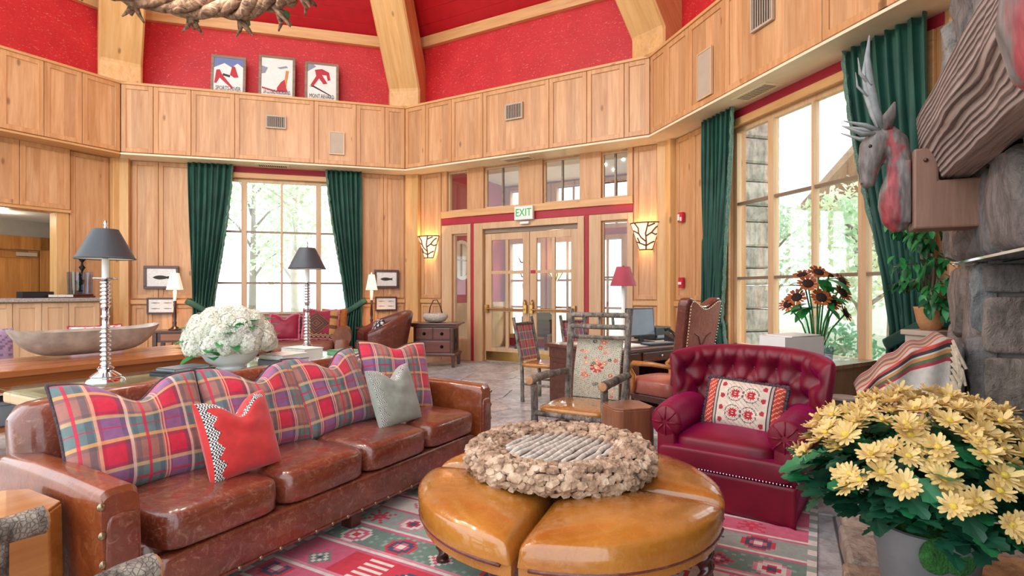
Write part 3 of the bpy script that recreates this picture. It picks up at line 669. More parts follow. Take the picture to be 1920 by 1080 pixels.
# low stone garden wall behind the far window
q = wloc('B', 2.4, 3.45); gw = thing('garden_wall', 'low stone garden wall with coping seen through the far window', 'wall', (q[0], q[1], -.35), aB)
rnd = random.Random(5); z = 0
for row in range(4):
    x = -3.2+rnd.uniform(0, .2)
    while x < 3.2: w_ = rnd.uniform(.35, .7); MB().box(x, x+w_-.02, -.2, .2+rnd.uniform(0, .03), z, z+.26).build('stone', 'outside_stone', gw, bevel=.015, seg=1); x += w_
    z += .275
for i in range(13): MB().prism([(-.26, 0), (.26, 0), (.2, .1), (-.2, .1)], -3.2+i*.5, -2.72+i*.5, lambda x, y, z, zz=z: (z, x, y+zz)).build('coping', 'bark', gw)
# stone pier of the building just outside the right window
q = wloc('D', .25, 1.45); sp = thing('stone_pier', 'rough stone pier standing just outside the right window', 'pier', (q[0], q[1], -.35), aD); z = 0; rnd = random.Random(9)
while z < 4.6:
    h = rnd.uniform(.22, .42); s1 = rnd.uniform(.3, .7)
    MB().box(-.5, -.5+s1-.015, -.35, .35, z, z+h-.015).build('stone', 'outside_stone', sp, bevel=.03, seg=1); MB().box(-.5+s1, .5, -.35+rnd.uniform(-.03, .03), .35, z, z+h-.015).build('stone', 'outside_stone', sp, bevel=.03, seg=1); z += h
# neighbouring lodge wing outside
q = wloc('D', -9, 15); nb = thing('lodge_wing', 'pale timber lodge wing with gabled eaves beyond the right window', 'building', (q[0], q[1], -.35), aD)
MB().box(-2, 5, 0, 3, 0, 5.5).build('facade', 'white_paint', nb); b = MB(); b.prism([(-2.8, 5.2), (1.5, 8.2), (5.8, 5.2), (5.8, 5.5), (1.5, 8.6), (-2.8, 5.5)], -1, 3.4, lambda x, y, z: (x, z, y)); b.build('roof', 'grey_wood', nb)
for x in (-1, 1, 3):
    wv = MB().box(x, x+1, -.06, .02, 2.6, 4.2).build('window', 'grey_wood', nb); MB().box(x+.08, x+.92, -.07, .0, 2.7, 4.1).build('pane', 'blue_glass', wv)
# ================================================================ fireplace on the near right wall
P, a = FR['E']
fp = struct('wall_fireplace', loc=(P.x, P.y, 0), rz=a); fp['label'] = 'stone chimney breast with raised hearth on the right'
FY = -.40; X0, X1, XE = .45, 1.24, 3.69; ZL = 1.51
b = MB(); b.box(X0+.05, X1-.02, FY+.05, OH, 0, 6.2); b.box(XE+.02, 4.5, FY+.05, OH, 0, 6.2); b.box(X1-.02, XE+.02, FY+.05, OH, ZL+.03, 6.2); b.box(X1-.02, XE+.02, FY+.65, OH, 0, ZL+.1); b.build('chimney_core', 'mortar', fp)
MB().box(-kx, X0+.05, OH, OH+.2, 0, RB).build('side_panel', 'panel_wood', fp)
def stone_cell(c, parent, m, to, dep, rnd):
    """rounded rubble stone standing out of the mortar; to(x, z, out) gives the point"""
    n = len(c); cx = sum(p[0] for p in c)/n; cz = sum(p[1] for p in c)/n
    ar = sum(c[i][0]*c[(i+1) % n][1]-c[(i+1) % n][0]*c[i][1] for i in range(n))
    if ar < 0: c = c[::-1]
    # soften corners
    cc = []
    for i in range(n):
        p, q = c[i], c[(i+1) % n]
        for t in (.14, .5, .86): cc.append((p[0]+(q[0]-p[0])*t+rnd.uniform(-.006, .006), p[1]+(q[1]-p[1])*t+rnd.uniform(-.006, .006)))
    n = len(cc); ring = lambda f, d: [to(cx+(x-cx)*f, cz+(z-cz)*f, d+rnd.uniform(-.012, .012)*(f < 1)) for x, z in cc]
    vs_ = ring(1, -.03)+ring(.98, dep*.5)+ring(.86, dep*.92)+ring(.5, dep)+[to(cx, cz, dep*1.02)]
    fs = [(k*n+i, k*n+(i+1) % n, (k+1)*n+(i+1) % n, (k+1)*n+i) for k in range(3) for i in range(n)]+[(3*n+i, 3*n+(i+1) % n, 4*n) for i in range(n)]
    o = vs_[0]; mb = MB(); mb.add([v-o for v in map(Vector, vs_)] if False else vs_, fs); return mb.build('stone', m, parent, smooth=True, auto=50)
rnd = random.Random(11)
to = lambda x, z, d: (x, FY+.05-d, z)
def stones(xa, xb, za, zb, sx, sz, m='rubble_stone', dep=(.04, .10)):
    sd = []; j = 0; z = za+sz*.5
    while z < zb:
        x = xa+sx*(.5 if j % 2 else .1)
        while x < xb+sx*.4: sd.append((x+rnd.uniform(-.28, .28)*sx, z+rnd.uniform(-.3, .3)*sz)); x += sx
        z += sz; j += 1
    for c in voronoi(sd, [(xa, za), (xb, za), (xb, zb), (xa, zb)], .012):
        if c: stone_cell(c, fp, m, to, rnd.uniform(*dep), rnd)
stones(X0, X1, .0, ZL, .36, .36); stones(X0, XE, ZL+.03, 3.3, .42, .48); stones(XE, 4.4, .3, ZL, .4, .4)
# stones lining the firebox reveal
z = .3
while z < ZL-.05:
    h = min(rnd.uniform(.3, .42), ZL-z); MB().pillowbox(.10, .30, h-.02, (X1-.02, FY+.17, z+h/2), 8, 8).build('reveal_stone', 'rubble_stone', fp, smooth=True); z += h
b = MB(); b.box(X1-.3, XE+.3, FY-.06, FY+.12, ZL, ZL+.012); b.box(X1-.3, XE+.3, FY+.10, FY+.12, ZL, ZL+.09); b.build('steel_lintel', 'chrome', fp)
fbx = bpy.data.objects.new('firebox', None); COL.objects.link(fbx); fbx.parent = fp
b = MB(); y = FY+.32; b.box(X1, XE, y+.30, y+.33, .3, ZL); b.box(X1+.0, X1+.02, y, y+.3, .3, ZL); b.box(XE-.02, XE, y, y+.3, .3, ZL); b.box(X1, XE, y, y+.3, ZL-.02, ZL); b.box(X1, XE, y, y+.3, .3, .32); b.build('firebox_lining', 'black_iron', fbx)
b = MB(); b.box(X1, X1+.07, FY+.2, FY+.34, .3, ZL); b.box(XE-.07, XE, FY+.2, FY+.34, .3, ZL); b.box(X1+.07, XE-.07, FY+.2, FY+.34, ZL-.08, ZL); b.build('firebox_frame', 'black_plastic', fbx, bevel=.004)
for k in range(2):
    x0 = X1+.08+k*1.15; b = MB(); y = FY+.2; b.box(x0, x0+.05, y, y+.03, .34, ZL-.1); b.box(x0+1.08, x0+1.13, y, y+.03, .34, ZL-.1); b.box(x0, x0+1.13, y, y+.03, .34, .4); b.box(x0, x0+1.13, y, y+.03, ZL-.16, ZL-.1); b.build('screen_door', 'black_iron', fbx)
for z in (.5, .95, 1.38): MB().tube([(X1+.075, FY+.19, z-.05), (X1+.075, FY+.19, z+.05)], .014, 8).build('hinge', 'black_iron', fbx)
# raised hearth of split stones
HY = -1.06; HZ = .30
MB().box(1.47, 4.3, HY+.06, FY+.1, 0, HZ-.06).build('hearth_core', 'mortar', fp)
x = 1.42
while x < 4.3:
    w_ = rnd.uniform(.34, .55); yb = HY+rnd.uniform(.28, .42)
    for y0, y1 in ((HY, yb-.012), (yb, FY+.02)):
        b = MB(); j = lambda: rnd.uniform(-.018, .018); zt = HZ+rnd.uniform(-.012, .012)
        poly = [(x+j(), y0+j()), (x+w_-.015+j(), y0+j()), (x+w_-.015+j(), y1+j()), (x+j(), y1+j())]; b.prism(poly, HZ-.09, zt); b.build('hearth_slab', 'hearth_stone', fp, bevel=.015, seg=2)
    zz = 0
    while zz < HZ-.1: h = rnd.uniform(.09, .12); MB().box(x, x+w_-.02, HY+.02+rnd.uniform(-.02, .02), HY+.2, zz, min(zz+h, HZ-.1)).build('hearth_stone', 'hearth_stone', fp, bevel=.015, seg=1); zz += h+.012
    x += w_
# mantel beam on two notched corbels
def mk_rough():
    t = NT('weathered_beam'); co = t.coords((.7, 9, 9)); nz = t.n('TexNoise', {'Vector': co, 'Scale': 1.6, 'Detail': 6., 'Distortion': 1.6}); wv = t.n('TexWave', {'Vector': t.coords((.35, 5, 5)), 'Scale': 2.2, 'Distortion': 5., 'Detail': 3., 'Detail Scale': 1.2}, bands_direction='Z')
    c = t.mix(.5, t.ramp(nz, [(.3, lin('6f5f58')), (.7, lin('b5a49c'))]), t.ramp(wv, [(.1, lin('4d4340')), (.45, lin('b3a29a'))])); t.set(color=c, rough=.75, normal=t.bump(wv, .9, .02)); M['weathered_beam'] = t.m
mk_rough(); wood('corbel_wood', '9c7868', '83604f', 'z', .55, .5, knots=False, grain=2.)
mo = thing('mantel_beam', 'rough weathered timber mantel beam across the stone fireplace', 'mantel', wloc('E', 0, 0, 0), aE)
b = MB(); n = 24
prof = [(-.42, 1.99), (-.565, 1.98), (-.60, 2.10), (-.655, 2.17), (-.66, 2.36), (-.62, 2.42), (-.42, 2.42)]
def mant(u_, v_):
    p = prof[int(v_*7+.5) % 7]; x = 1.09+2.74*u_; j = mnoise.noise((x*2.3, p[0]*9, p[1]*9))*.022; return Vector((x, p[0]+j, p[1]+j))
b.grid(mant, n, 7); o_ = len(b.v); b.f.append(tuple(i*(n+1) for i in range(7))); b.f.append(tuple(i*(n+1)+n for i in range(7))[::-1]); b.build('beam', 'weathered_beam', mo, bevel=.01)
for i, xc in enumerate((1.19, 3.73)):
    o = thing('mantel_corbel', ['notched timber corbel under the far end of the mantel', 'notched timber corbel under the near end of the mantel'][i], 'corbel', wloc('E', xc, 0, 0), aE, 'mantel corbels')
    b = MB(); b.prism([(-.355, 1.70), (-.69, 1.70), (-.69, 2.15), (-.575, 2.15), (-.575, 1.965), (-.355, 1.965)], -.11, .11, lambda x, y, z: (z, x, y)); b.build('timber', 'corbel_wood', o, bevel=.012)
    MB().ball((.112, -.635, 2.08), .012, 8, 6).build('peg', 'dark_wood', o)
# ================================================================ curtains
def mk_velvet(name, ca, cb, rough=.65, sheen=.5, sh=None):
    t = NT(name); co = t.coords(); nz = t.n('TexNoise', {'Vector': co, 'Scale': 4., 'Detail': 4.}); f = t.n('TexNoise', {'Vector': co, 'Scale': 350., 'Detail': 1.})
    t.set(color=t.ramp(nz, [(.3, lin(ca)), (.7, lin(cb))]), rough=rough, sheen=sheen, normal=t.bump(f, .1, .002))
    if sh: t.set(sheent=lin(sh))
    M[name] = t.m
mk_velvet('green_velvet', '0c3a30', '164e40', sheen=.22, sh='8fd0b8'); plain('tassel_trim', '5c7a6c', .9, var=.4, vscale=90)
def curtain(w, top, tie, zt, label, inner):
    P, a = FR[w]; y0 = OH-.15; ztop = RB-.035; zb = .04
    def edges(z):
        if z > zt: t = ((z-zt)/(ztop-zt)); t = t**.8; t = t*t*(3-2*t)*.55+t*.45; return tie[0]+(top[0]-tie[0])*t, tie[1]+(top[1]-tie[1])*t
        t = (zt-z)/zt; g = .10*math.sin(min(1, t*1.6)*PI/2); return (tie[0]-g*(inner < 0), tie[1]+g*(inner > 0))
    o = thing('curtain', label, 'curtain', (P.x, P.y, 0), a, 'green velvet curtains'); nf = 7
    def f(s, v):
        z = zb+(ztop-zb)*v; l, r = edges(z); comp = min(1, (top[1]-top[0])/max(.05, r-l)*.5); A = .022+.035*comp; ph = 2*PI*nf*s
        return Vector((l+(r-l)*s+.01*math.sin(ph*2+z), y0+A*math.sin(ph+.35*math.sin(z*1.3))+.012*math.sin(ph*2.3+1.7*z), z))
    c = MB().grid(f, 90, 46).build('drape', 'green_velvet', o, smooth=True); md = c.modifiers.new('thick', 'SOLIDIFY'); md.thickness = .012
    b = MB(); s = 1 if inner > 0 else 0; pts = [f(s, v/70) for v in range(4, 71)]; b.tube([p+Vector((.008*inner, -.01, 0)) for p in pts], .022, 6, wob=.45); b.build('bead_fringe', 'tassel_trim', o)
    # tieback band with its tail hooked to the wall
    l, r = edges(zt); b = MB(); out = l-.08 if inner > 0 else r+.08; outz = zt+.14
    ring = []
    for k in range(17):
        t = k/16; x = out+((r if inner > 0 else l)+.02*inner-out)*math.sin(t*PI/2*2 if t < .5 else (1-t)*PI); yy = y0-.085 if t < .5 else y0+.075; zz = outz-(outz-(zt-.12))*math.sin(t*PI if t < .5 else (1-t)*PI)
        ring.append((x, yy, zz))
    b.tube(ring, .055, 8, flat=.22, ref=(0, 1, 0)); b.build('tieback', 'green_velvet', o, smooth=True); return o
curtain('B', (.98, 1.72), (1.04, 1.37), 1.05, 'green velvet curtain left of the far window, by the fish prints', 1)
curtain('B', (3.44, 4.10), (3.80, 4.10), 1.05, 'green velvet curtain right of the far window, by the small armchair', -1)
curtain('D', (.90, 1.56), (.92, 1.30), 1.0, 'green velvet curtain left of the big window, behind the tall desk chair', 1)
curtain('D', (3.30, 4.12), (3.80, 4.16), .98, 'dark green curtain beside the fireplace, behind the carved deer', -1)
# ================================================================ foreground seating
leather('brown_leather', '5a2318', '86422a', .27, .45, 'c79a80', .8, .12); leather('arm_leather', '6d2c12', '9c5026', .27, .30, 'c98d62', .8, .12); leather('tan_leather', '9c5a18', 'bd7c2f', .2, .16, 'd9b070', 1., .07); leather('far_leather', '6b3a28', '8f5a40', .35, .2); leather('dark_leather', '55251b', '74382a', .3, .2); leather('window_lit_leather', '9a4a3c', 'b56a5a', .3, .2, 'd8a79a')
def shift(px, d): return px+d
# ---- long leather sofa
SO = thing('leather_sofa', 'long worn brown leather sofa with nailhead trim and four seat cushions', 'sofa', uv(2.35, -2.75, .012), AU); SO.scale = (.936, 1, 1)
b = MB(); b.pillowbox(2.56, .86, .24, (0, .04, .20), 14, 10); b.build('base', 'brown_leather', SO, smooth=True)
b = MB(); b.pillowbox(2.46, .10, .19, (0, -.435, .19), 8, 12); b.build('front_rail', 'brown_leather', SO, smooth=True)
for k in range(4):
    x = -.9075+.605*k; b = MB(); b.pillowbox(.598, .70, .17, (x, -.15, .365), 7, 14, .025); b.build('seat_cushion', 'brown_leather', SO, smooth=True)
def arm(sg):
    pr = []
    for i in range(13):
        t = PI*i/12; q_ = lambda v: math.copysign(abs(v)**.55, v); pr.append((-.074*q_(math.cos(t)), .53+.085*q_(math.sin(t))))
    pr = [(-.07, .08)]+pr+[(.07, .08)]
    b = MB(); n = len(pr)
    ys = [-.485, -.47, -.2, .1, .38, .44]; sc_ = [.93, 1, 1, 1, 1, .95]
    P_ = []
    for y, s in zip(ys, sc_):
        for x, z in pr: P_.append((sg*1.35+(x-.03*sg*0)*s+sg*.03*(z-.1), y, .3+(z-.3)*s+.015*math.sin((y+.48)*3)))
    f = [(j*n+i, j*n+i+1, (j+1)*n+i+1, (j+1)*n+i) for j in range(len(ys)-1) for i in range(n-1)]+[tuple(range(n)), tuple((len(ys)-1)*n+i for i in range(n))[::-1]]
    f += [(j*n+n-1, j*n, (j+1)*n, (j+1)*n+n-1) for j in range(len(ys)-1)]
    b.add(P_, f); a_ = b.build('arm', 'arm_leather', SO, smooth=True, auto=40)
    pn = MB(); pn.pillowbox(.12, .03, .40, (sg*1.36, -.485, .32), 6, 8); pn.build('arm_panel', 'brown_leather', a_, smooth=True)
    return a_
arm(-1); arm(1)
b = MB()
def backf(u_, v_):
    a_ = 2*PI*v_; ex = .35
    sp = lambda q, e: math.copysign(abs(q)**e, q)
    e = 1-abs(2*u_-1)**14; e = max(e, .0)**.5; x = (u_-.5)*2.78
    return Vector((x, .39+.04*0+sp(math.cos(a_), ex)*.125*(.4+.6*e)+.03*((sp(math.sin(a_), ex))), .53+sp(math.sin(a_), ex)*.325*(.72+.28*e)-.012*math.sin(u_*PI*8)**2*(math.sin(a_) > .5)))
b.grid(backf, 60, 28); n = 61; b.f.append(tuple(j*n for j in range(28))); b.f.append(tuple(j*n+60 for j in range(28))[::-1]); b.build('backrest', 'brown_leather', SO, smooth=True, auto=60)
for k in range(4):
    b = MB(); b.pillowbox(.60, .20, .44, (0, 0, 0), 4.5, 12); q = b.build('back_cushion', 'brown_leather', SO, smooth=True, loc=(-.9075+.605*k, .21, .66), rot=(-.16, 0, 0))
for x in (-1.25, -.05, 1.2):
    for y in (-.40, .40): MB().box(x-.04, x+.04, y-.04, y+.04, -.0, .10).build('foot', 'dark_wood', SO, bevel=.004)
plain('nail_brass', 'a89a78', .3, .9)
nl = MB().ball((0, 0, 0), .011, 8, 6, 1, .6, 1).build('nail', 'nail_brass', SO, smooth=True, loc=(-1.20, -.485, .105))
for i in range(1, 22): inst(nl, SO, T(-1.20+i*.115, -.487, .105))
for sg in (-1, 1):
    for j in range(5): inst(nl, SO, T(sg*1.435+sg*.03*(.56-j*.105-.1)-sg*.015, -.486, .56-j*.105) @ Matrix.Diagonal((1.4, 1.4, 1.4, 1)))
b = MB(); b.tube([(-1.23, -.485, .105), (1.23, -.485, .105)], .007, 6); b.build('welt', 'dark_leather', SO)
# ---- scatter cushions
def pillow(name, label, w, h, t, loc, rz, tilt, mat, colf=None, chop=.0, roll=0, n=40, piping=None, group=None, cat='cushion', pip_r=.008, ear=.05):
    o = thing(name, label, cat, loc, rz, group); mt = R('X', tilt) @ R('Y', roll)
    def f(sd):
        def g(u_, v_):
            x, z = 2*u_-1, 2*v_-1; fx = 1-abs(x)**2.6; fz = 1-abs(z)**2.6
            th = t*.5*(max(fx, 0)**.5)*(max(fz, 0)**.5)
            px = x*w/2*(1-ear*(1-z*z)*abs(x)**3); pz = z*h/2*(1-ear*(1-x*x)*abs(z)**3)
            if chop and z > -.2: k = math.exp(-(x/.36)**2)*((z+.2)/1.2)**1.6; pz -= chop*k; th *= 1+.25*k
            wr = .006*math.sin(x*5+z*3)*math.sin(z*7-x*2)*fx*fz
            return mt @ Vector((px, sd*(th+wr), pz+h/2))
        return g
    m1 = MB(); m1.grid(f(-1), n, n, col=(lambda u_, v_: lin(colf(u_, v_))) if colf else None); m1.grid(lambda u_, v_: f(1)(1-u_, v_), n, n, col=(lambda u_, v_: lin(colf(1-u_, v_))) if colf else None)
    c = m1.build('cover', mat, o, smooth=True)
    if piping:
        E_ = [f(-1)(k/n, 0) for k in range(n)]+[f(-1)(1, k/n) for k in range(n)]+[f(-1)(1-k/n, 1) for k in range(n)]+[f(-1)(0, 1-k/n) for k in range(n+1)]
        b_ = MB(); b_.tube(E_, pip_r, 6, cap=False, wob=.35 if pip_r > .012 else 0); b_.build('piping' if pip_r < .012 else 'fringe', piping, o, smooth=pip_r < .012)
    return o
vcol('plaid_cloth', .7, .12, 260, .25); vcol('printed_cloth', .85, .2, 240, .15); vcol('kilim_wool', .95, .5, 180, .1); vcol('velvet_print', .75, .1, 300, .35)
plain('cord_dark', '4a3c44', .8, var=.5, vscale=120); mk_velvet('red_velvet', 'c2262c', 'd93a36', .6, .5, 'ff9a8a'); mk_velvet('sage_velvet', '8f968a', 'a5ab9d', .6, .5, 'e0e4d8')
TEAL, RED, TAN, PUR, DK, YEL, WHT, CRIM = '6c8080', 'da2444', 'ae7468', '94608c', '4a5060', 'dc9a58', 'e8c8b4', 'b81f34'
def mixh(a_, b_, k=.5):
    A, B = [int(a_[i:i+2], 16) for i in (0, 2, 4)], [int(b_[i:i+2], 16) for i in (0, 2, 4)]
    return '%02x%02x%02x' % tuple(int(x*(1-k)+y*k) for x, y in zip(A, B))
SEQ = [(.0, RED), (.24, CRIM), (.30, DK), (.34, TEAL), (.64, DK), (.68, PUR), (.82, mixh(PUR, RED)), (.88, RED)]
def seq(t):
    t %= 1; c = SEQ[0][1]
    for p_, h in SEQ:
        if t >= p_: c = h
    return c
def plaid(ou, ov, p=2.45):
    def f(u_, v_):
        a_, b_ = (u_*p+ou) % 1, (v_*p*.88+ov) % 1
        wr, wf = a_ < .5, b_ < .52
        c = (RED if wf else PUR) if wr else (TAN if wf else TEAL)
        if abs(a_-.44) < .05 or abs(a_-.94) < .05: c = mixh(c, DK, .45)
        if abs(a_-.08) < .03 or abs(a_-.58) < .03: c = mixh(c, CRIM if wr else DK, .35)
        if abs(b_-.44) < .035 or abs(b_-.06) < .03: c = mixh(c, DK, .3)
        for q, col in ((.5, mixh(YEL, 'f0c080', .4)), (.98, mixh(YEL, 'c9bd98', .6))):
            if abs(b_-q) < .034 or abs(b_-1-q) < .034 or abs(b_+1-q) < .034: c = mixh(c, col, .85)
        if abs(b_-.75) < .016: c = mixh(c, RED, .7)
        if abs(a_-.75) < .022: c = mixh(c, RED, .8)
        for q in (.015, .055, .47, .51):
            if abs(a_-q) < .013: c = mixh(c, WHT if q > .3 else 'ecb08a', .85)
        return c
    return f
def sofa_pt(u, v, z): return uv(u, v, z)
SEAT = .462
for i, (u, v, w, h, tl, rl, ou, ov, ch, lab) in enumerate((
    (1.40, -2.68, .64, .53, -.46, .02, .60, .62, .12, 'large plaid cushion with dented top beside the near sofa arm'),
    (2.02, -2.69, .62, .52, -.46, .03, .62, .66, .11, 'plaid cushion behind the red velvet cushion on the sofa'),
    (2.60, -2.70, .61, .53, -.44, -.05, .66, .60, .11, 'plaid cushion directly behind the pale sage cushion'),
    (3.16, -2.72, .58, .54, -.36, .08, .1, .4, .05, 'plaid cushion leaning on the far arm of the sofa'))):
    pillow('plaid_cushion', lab, w, h, .19, uv(u, v, SEAT), AU+(-.30 if i == 3 else 0), tl, 'plaid_cloth', plaid(ou, ov), ch, rl, 96, 'cord_dark', 'plaid cushions on the leather sofa')
def bead(base, side):
    def f(u_, v_):
        e = u_ if side == 'l' else v_
        zig = .10+.07*abs(((v_*5.2) % 1)*2-1)
        if .035 < u_ < zig: return 'e9e4de' if (int(u_*62)+int(v_*46)) % 2 else '2a2226'
        if v_ > .90 and .04 < u_ < .9 and (v_-.90) < .05+.03*abs(((u_*5) % 1)*2-1): return 'e9e4de' if (int(u_*62)+int(v_*46)) % 2 else '2a2226'
        return base
    return f
pillow('red_cushion', 'red velvet cushion with black and white beaded zigzag edge', .40, .39, .15, uv(1.72, -2.44, SEAT), AU+.06, -.34, 'velvet_print', bead('d5302f', 'l'), .10, -.02, 64)
pillow('sage_cushion', 'pale sage velvet cushion with beaded edge on the sofa', .40, .40, .14, uv(2.86, -2.45, SEAT), AU-.06, -.34, 'velvet_print', (lambda g: lambda u_, v_: g(u_, v_) if u_ > .2 or g(u_, v_) == '9ba093' else ('c6c6ba' if g(u_, v_) == 'e9e4de' else '6d7068'))(bead('9ba093', 'l')), .09, -.03, 64)
# ---- kilim rug
RU0, RU1, RV0, RV1 = .15, 4.30, -2.45, -.02
cell = .021; nu, nv = int((RU1-RU0)/cell), int((RV1-RV0)/cell); rr = random.Random(17)
GRN, GRY, PNK, WH, NVY, RD, ROSE, SAGE = '6f8a7c', '9aa39c', 'cf5f7c', 'dcd5cb', '454a63', 'cc2f45', 'd8899a', '8ea596'
img = [[GRN]*nv for _ in range(nu)]
motif = {'hex': ['..####..', '.#++++#.', '#++oo++#', '#+oxxo+#', '#+oxxo+#', '#++oo++#', '.#++++#.', '..####..'], 'dia': ['...#...', '..#+#..', '.#+o+#.', '#+oxo+#', '.#+o+#.', '..#+#..', '...#...'], 'star': ['#..#..#', '.#.#.#.', '..###..', '###o###', '..###..', '.#.#.#.', '#..#..#'], 'comb': ['#.#.#.#', '#.#.#.#', '#######', '..###..', '#######', '#.#.#.#', '#.#.#.#']}
def stamp(i0, j0, m_, pal, sc_=1):
    g = motif[m_]
    for a_ in range(len(g)*sc_):
        for b_ in range(len(g[0])*sc_):
            ch = g[a_//sc_][b_//sc_]
            if ch != '.' and 0 <= i0+a_ < nu and 0 <= j0+b_ < nv: img[i0+a_][j0+b_] = pal['#+ox'.index(ch)]
i = 0; bandn = 0
styles = [('red', 13), ('grn', 12), ('gry', 12), ('wht', 9), ('grn', 13), ('gry', 11), ('pnk', 9)]
while i < nu:
    st, hgt = styles[bandn % len(styles)]; bandn += 1
    for k in range(hgt):
        if i+k >= nu: break
        for j in range(nv):
            img[i+k][j] = {'red': RD if (j//17) % 3 else PNK, 'grn': GRN if rr.random() > .12 else SAGE, 'gry': GRY if rr.random() > .15 else SAGE, 'wht': WH, 'pnk': PNK}[st]
            if k == 0: img[i+k][j] = PNK
            if k == 1: img[i+k][j] = WH
            if k == 2 and st in ('grn', 'red'): img[i+k][j] = ROSE
    j = 3+(bandn*5) % 7
    while j < nv-7:
        m_ = ['hex', 'dia', 'hex', 'star', 'hex', 'dia', 'comb'][(bandn+j//9) % 7]
        pal = rr.choice([(PNK, WH, RD, NVY), (RD, NVY, PNK, WH), (WH, PNK, WH, RD), (NVY, ROSE, NVY, WH), (ROSE, WH, RD, NVY)])
        if st == 'red': pal = rr.choice([(GRN, WH, GRN, NVY), (WH, NVY, WH, RD), (NVY, WH, PNK, GRN)])
        if hgt >= 9: stamp(i+3, j, m_, pal)
        j += rr.choice([11, 13, 15])
        if st == 'red' and j < nv-14:
            for q in range(7):
                for r_ in range(3, hgt-1):
                    if r_ % 2: img[min(nu-1, i+r_)][min(nv-1, j+q)] = WH
            j += 10
    i += hgt
for i in range(nu):
    for j in list(range(0, 2))+list(range(nv-2, nv)): img[i][j] = GRY if (i//3) % 2 else WH
rg = MB(); rnz = lambda u_, v_: .004+.002*math.sin(u_*23)*math.sin(v_*17)
rg.grid(lambda a_, b_: Vector(uv(RU0+(RU1-RU0)*a_, RV0+(RV1-RV0)*b_, .010+rnz(a_, b_)*.5)), nu, nv, col=lambda a_, b_: lin(img[min(nu-1, int(a_*nu))][min(nv-1, int(b_*nv))]))
rug = thing('kilim_rug', 'red and green patterned kilim rug under the ottoman', 'rug'); ro = rg.build('weave', 'kilim_wool', rug, smooth=True)
for f_ in range(0): pass
b = MB()
for k in range(150):
    v = RV0+(RV1-RV0)*k/149
    for uu, s in ((RU1, 1), (RU0, -1)): p0 = Vector(uv(uu, v, .012)); p1 = Vector(uv(uu+s*(.09+.02*math.sin(k*3)), v+.008*math.sin(k*7), .006)); b.bar(p0, p1, .006, .005)
fo = b.build('tassels', 'white_paint', rug); fo['kind'] = 'stuff'
# ---- round leather ottoman in four wedge sections
OC = Vector((.262, 2.60)); OR = .685; a0 = math.radians(-112)
def twist_leg(b, x, y, h, r=.026, k=40, seg=10, turns=2.6, hands=2, z0=0):
    P_ = []
    for i in range(k+1):
        z = h*i/k
        for s in range(seg):
            an = 2*PI*s/seg; tw = (1+.30*math.cos(hands*an-2*PI*turns*i/k*hands)) if .06 < i/k < .92 else 1.25
            P_.append((x+r*tw*math.cos(an), y+r*tw*math.sin(an), z0+z))
    f = [(i*seg+s, i*seg+(s+1) % seg, (i+1)*seg+(s+1) % seg, (i+1)*seg+s) for i in range(k) for s in range(seg)]+[tuple(range(seg))[::-1], tuple(k*seg+s for s in range(seg))]
    b.add(P_, f)
wood('twist_wood', '4a1a12', '2e0e0a', 'z', .2, .5, knots=False, coat=.6)
olab = ['tan leather ottoman wedge nearest the camera', 'tan leather ottoman wedge on the right, towards the red armchair', 'tan leather ottoman wedge behind the bark bowl', 'tan leather ottoman wedge on the left, towards the sofa']
for q in range(4):
    A0 = a0+q*PI/2; o = thing('ottoman_section', olab[q], 'ottoman', (OC.x, OC.y, .014), A0, 'wedges of the round leather ottoman')
    gp = .014; zb = .355; H = .112
    def top(s, t):
        s2 = .5-.5*math.cos(PI*s); t2 = .5-.5*math.cos(PI*t); s3 = s*.25+s2*.75; t3 = t*.25+t2*.75
        r = .06+(OR-.06)*t3; an = s3*PI/2; e = lambda x, n: max(0, 1-abs(2*x-1)**n)**(1/n)
        k = e(s3, 7)*e(t3, 7); x, y = r*math.cos(an), r*math.sin(an)
        x = gp+x*(1-gp/OR); y = gp+y*(1-gp/OR)
        dm = 1+.20*math.sin(PI*min(1, max(0, t3)))*math.sin(PI*s3)
        bul = 1+.022*math.sin(PI*min(1, k*.9))
        return Vector((x*bul, y*bul, zb+H*k*dm))
    b = MB(); b.grid(top, 30, 26); b.build('cushion', 'tan_leather', o, smooth=True)
    pr_ = [(gp, gp)]+[(OR*.985*math.cos(k*PI/24), OR*.985*math.sin(k*PI/24)) for k in range(0, 13)]
    pr_ = [(max(gp, x), max(gp, y)) for x, y in pr_]; MB().prism(pr_, zb-.05, zb+.004).build('apron', 'tan_leather', o)
    pts = [(OR*math.cos(k*PI/40), OR*math.sin(k*PI/40), zb-.004) for k in range(1, 20)]; pp = MB(); pp.tube(pts, .008, 6); pp.build('piping', 'dark_leather', o, smooth=True)
    for an, r in ((math.radians(9), OR*.91), (math.radians(81), OR*.91), (math.radians(45), .16)):
        b = MB(); twist_leg(b, r*math.cos(an), r*math.sin(an), zb-.048); b.build('leg', 'twist_wood', o, smooth=True)
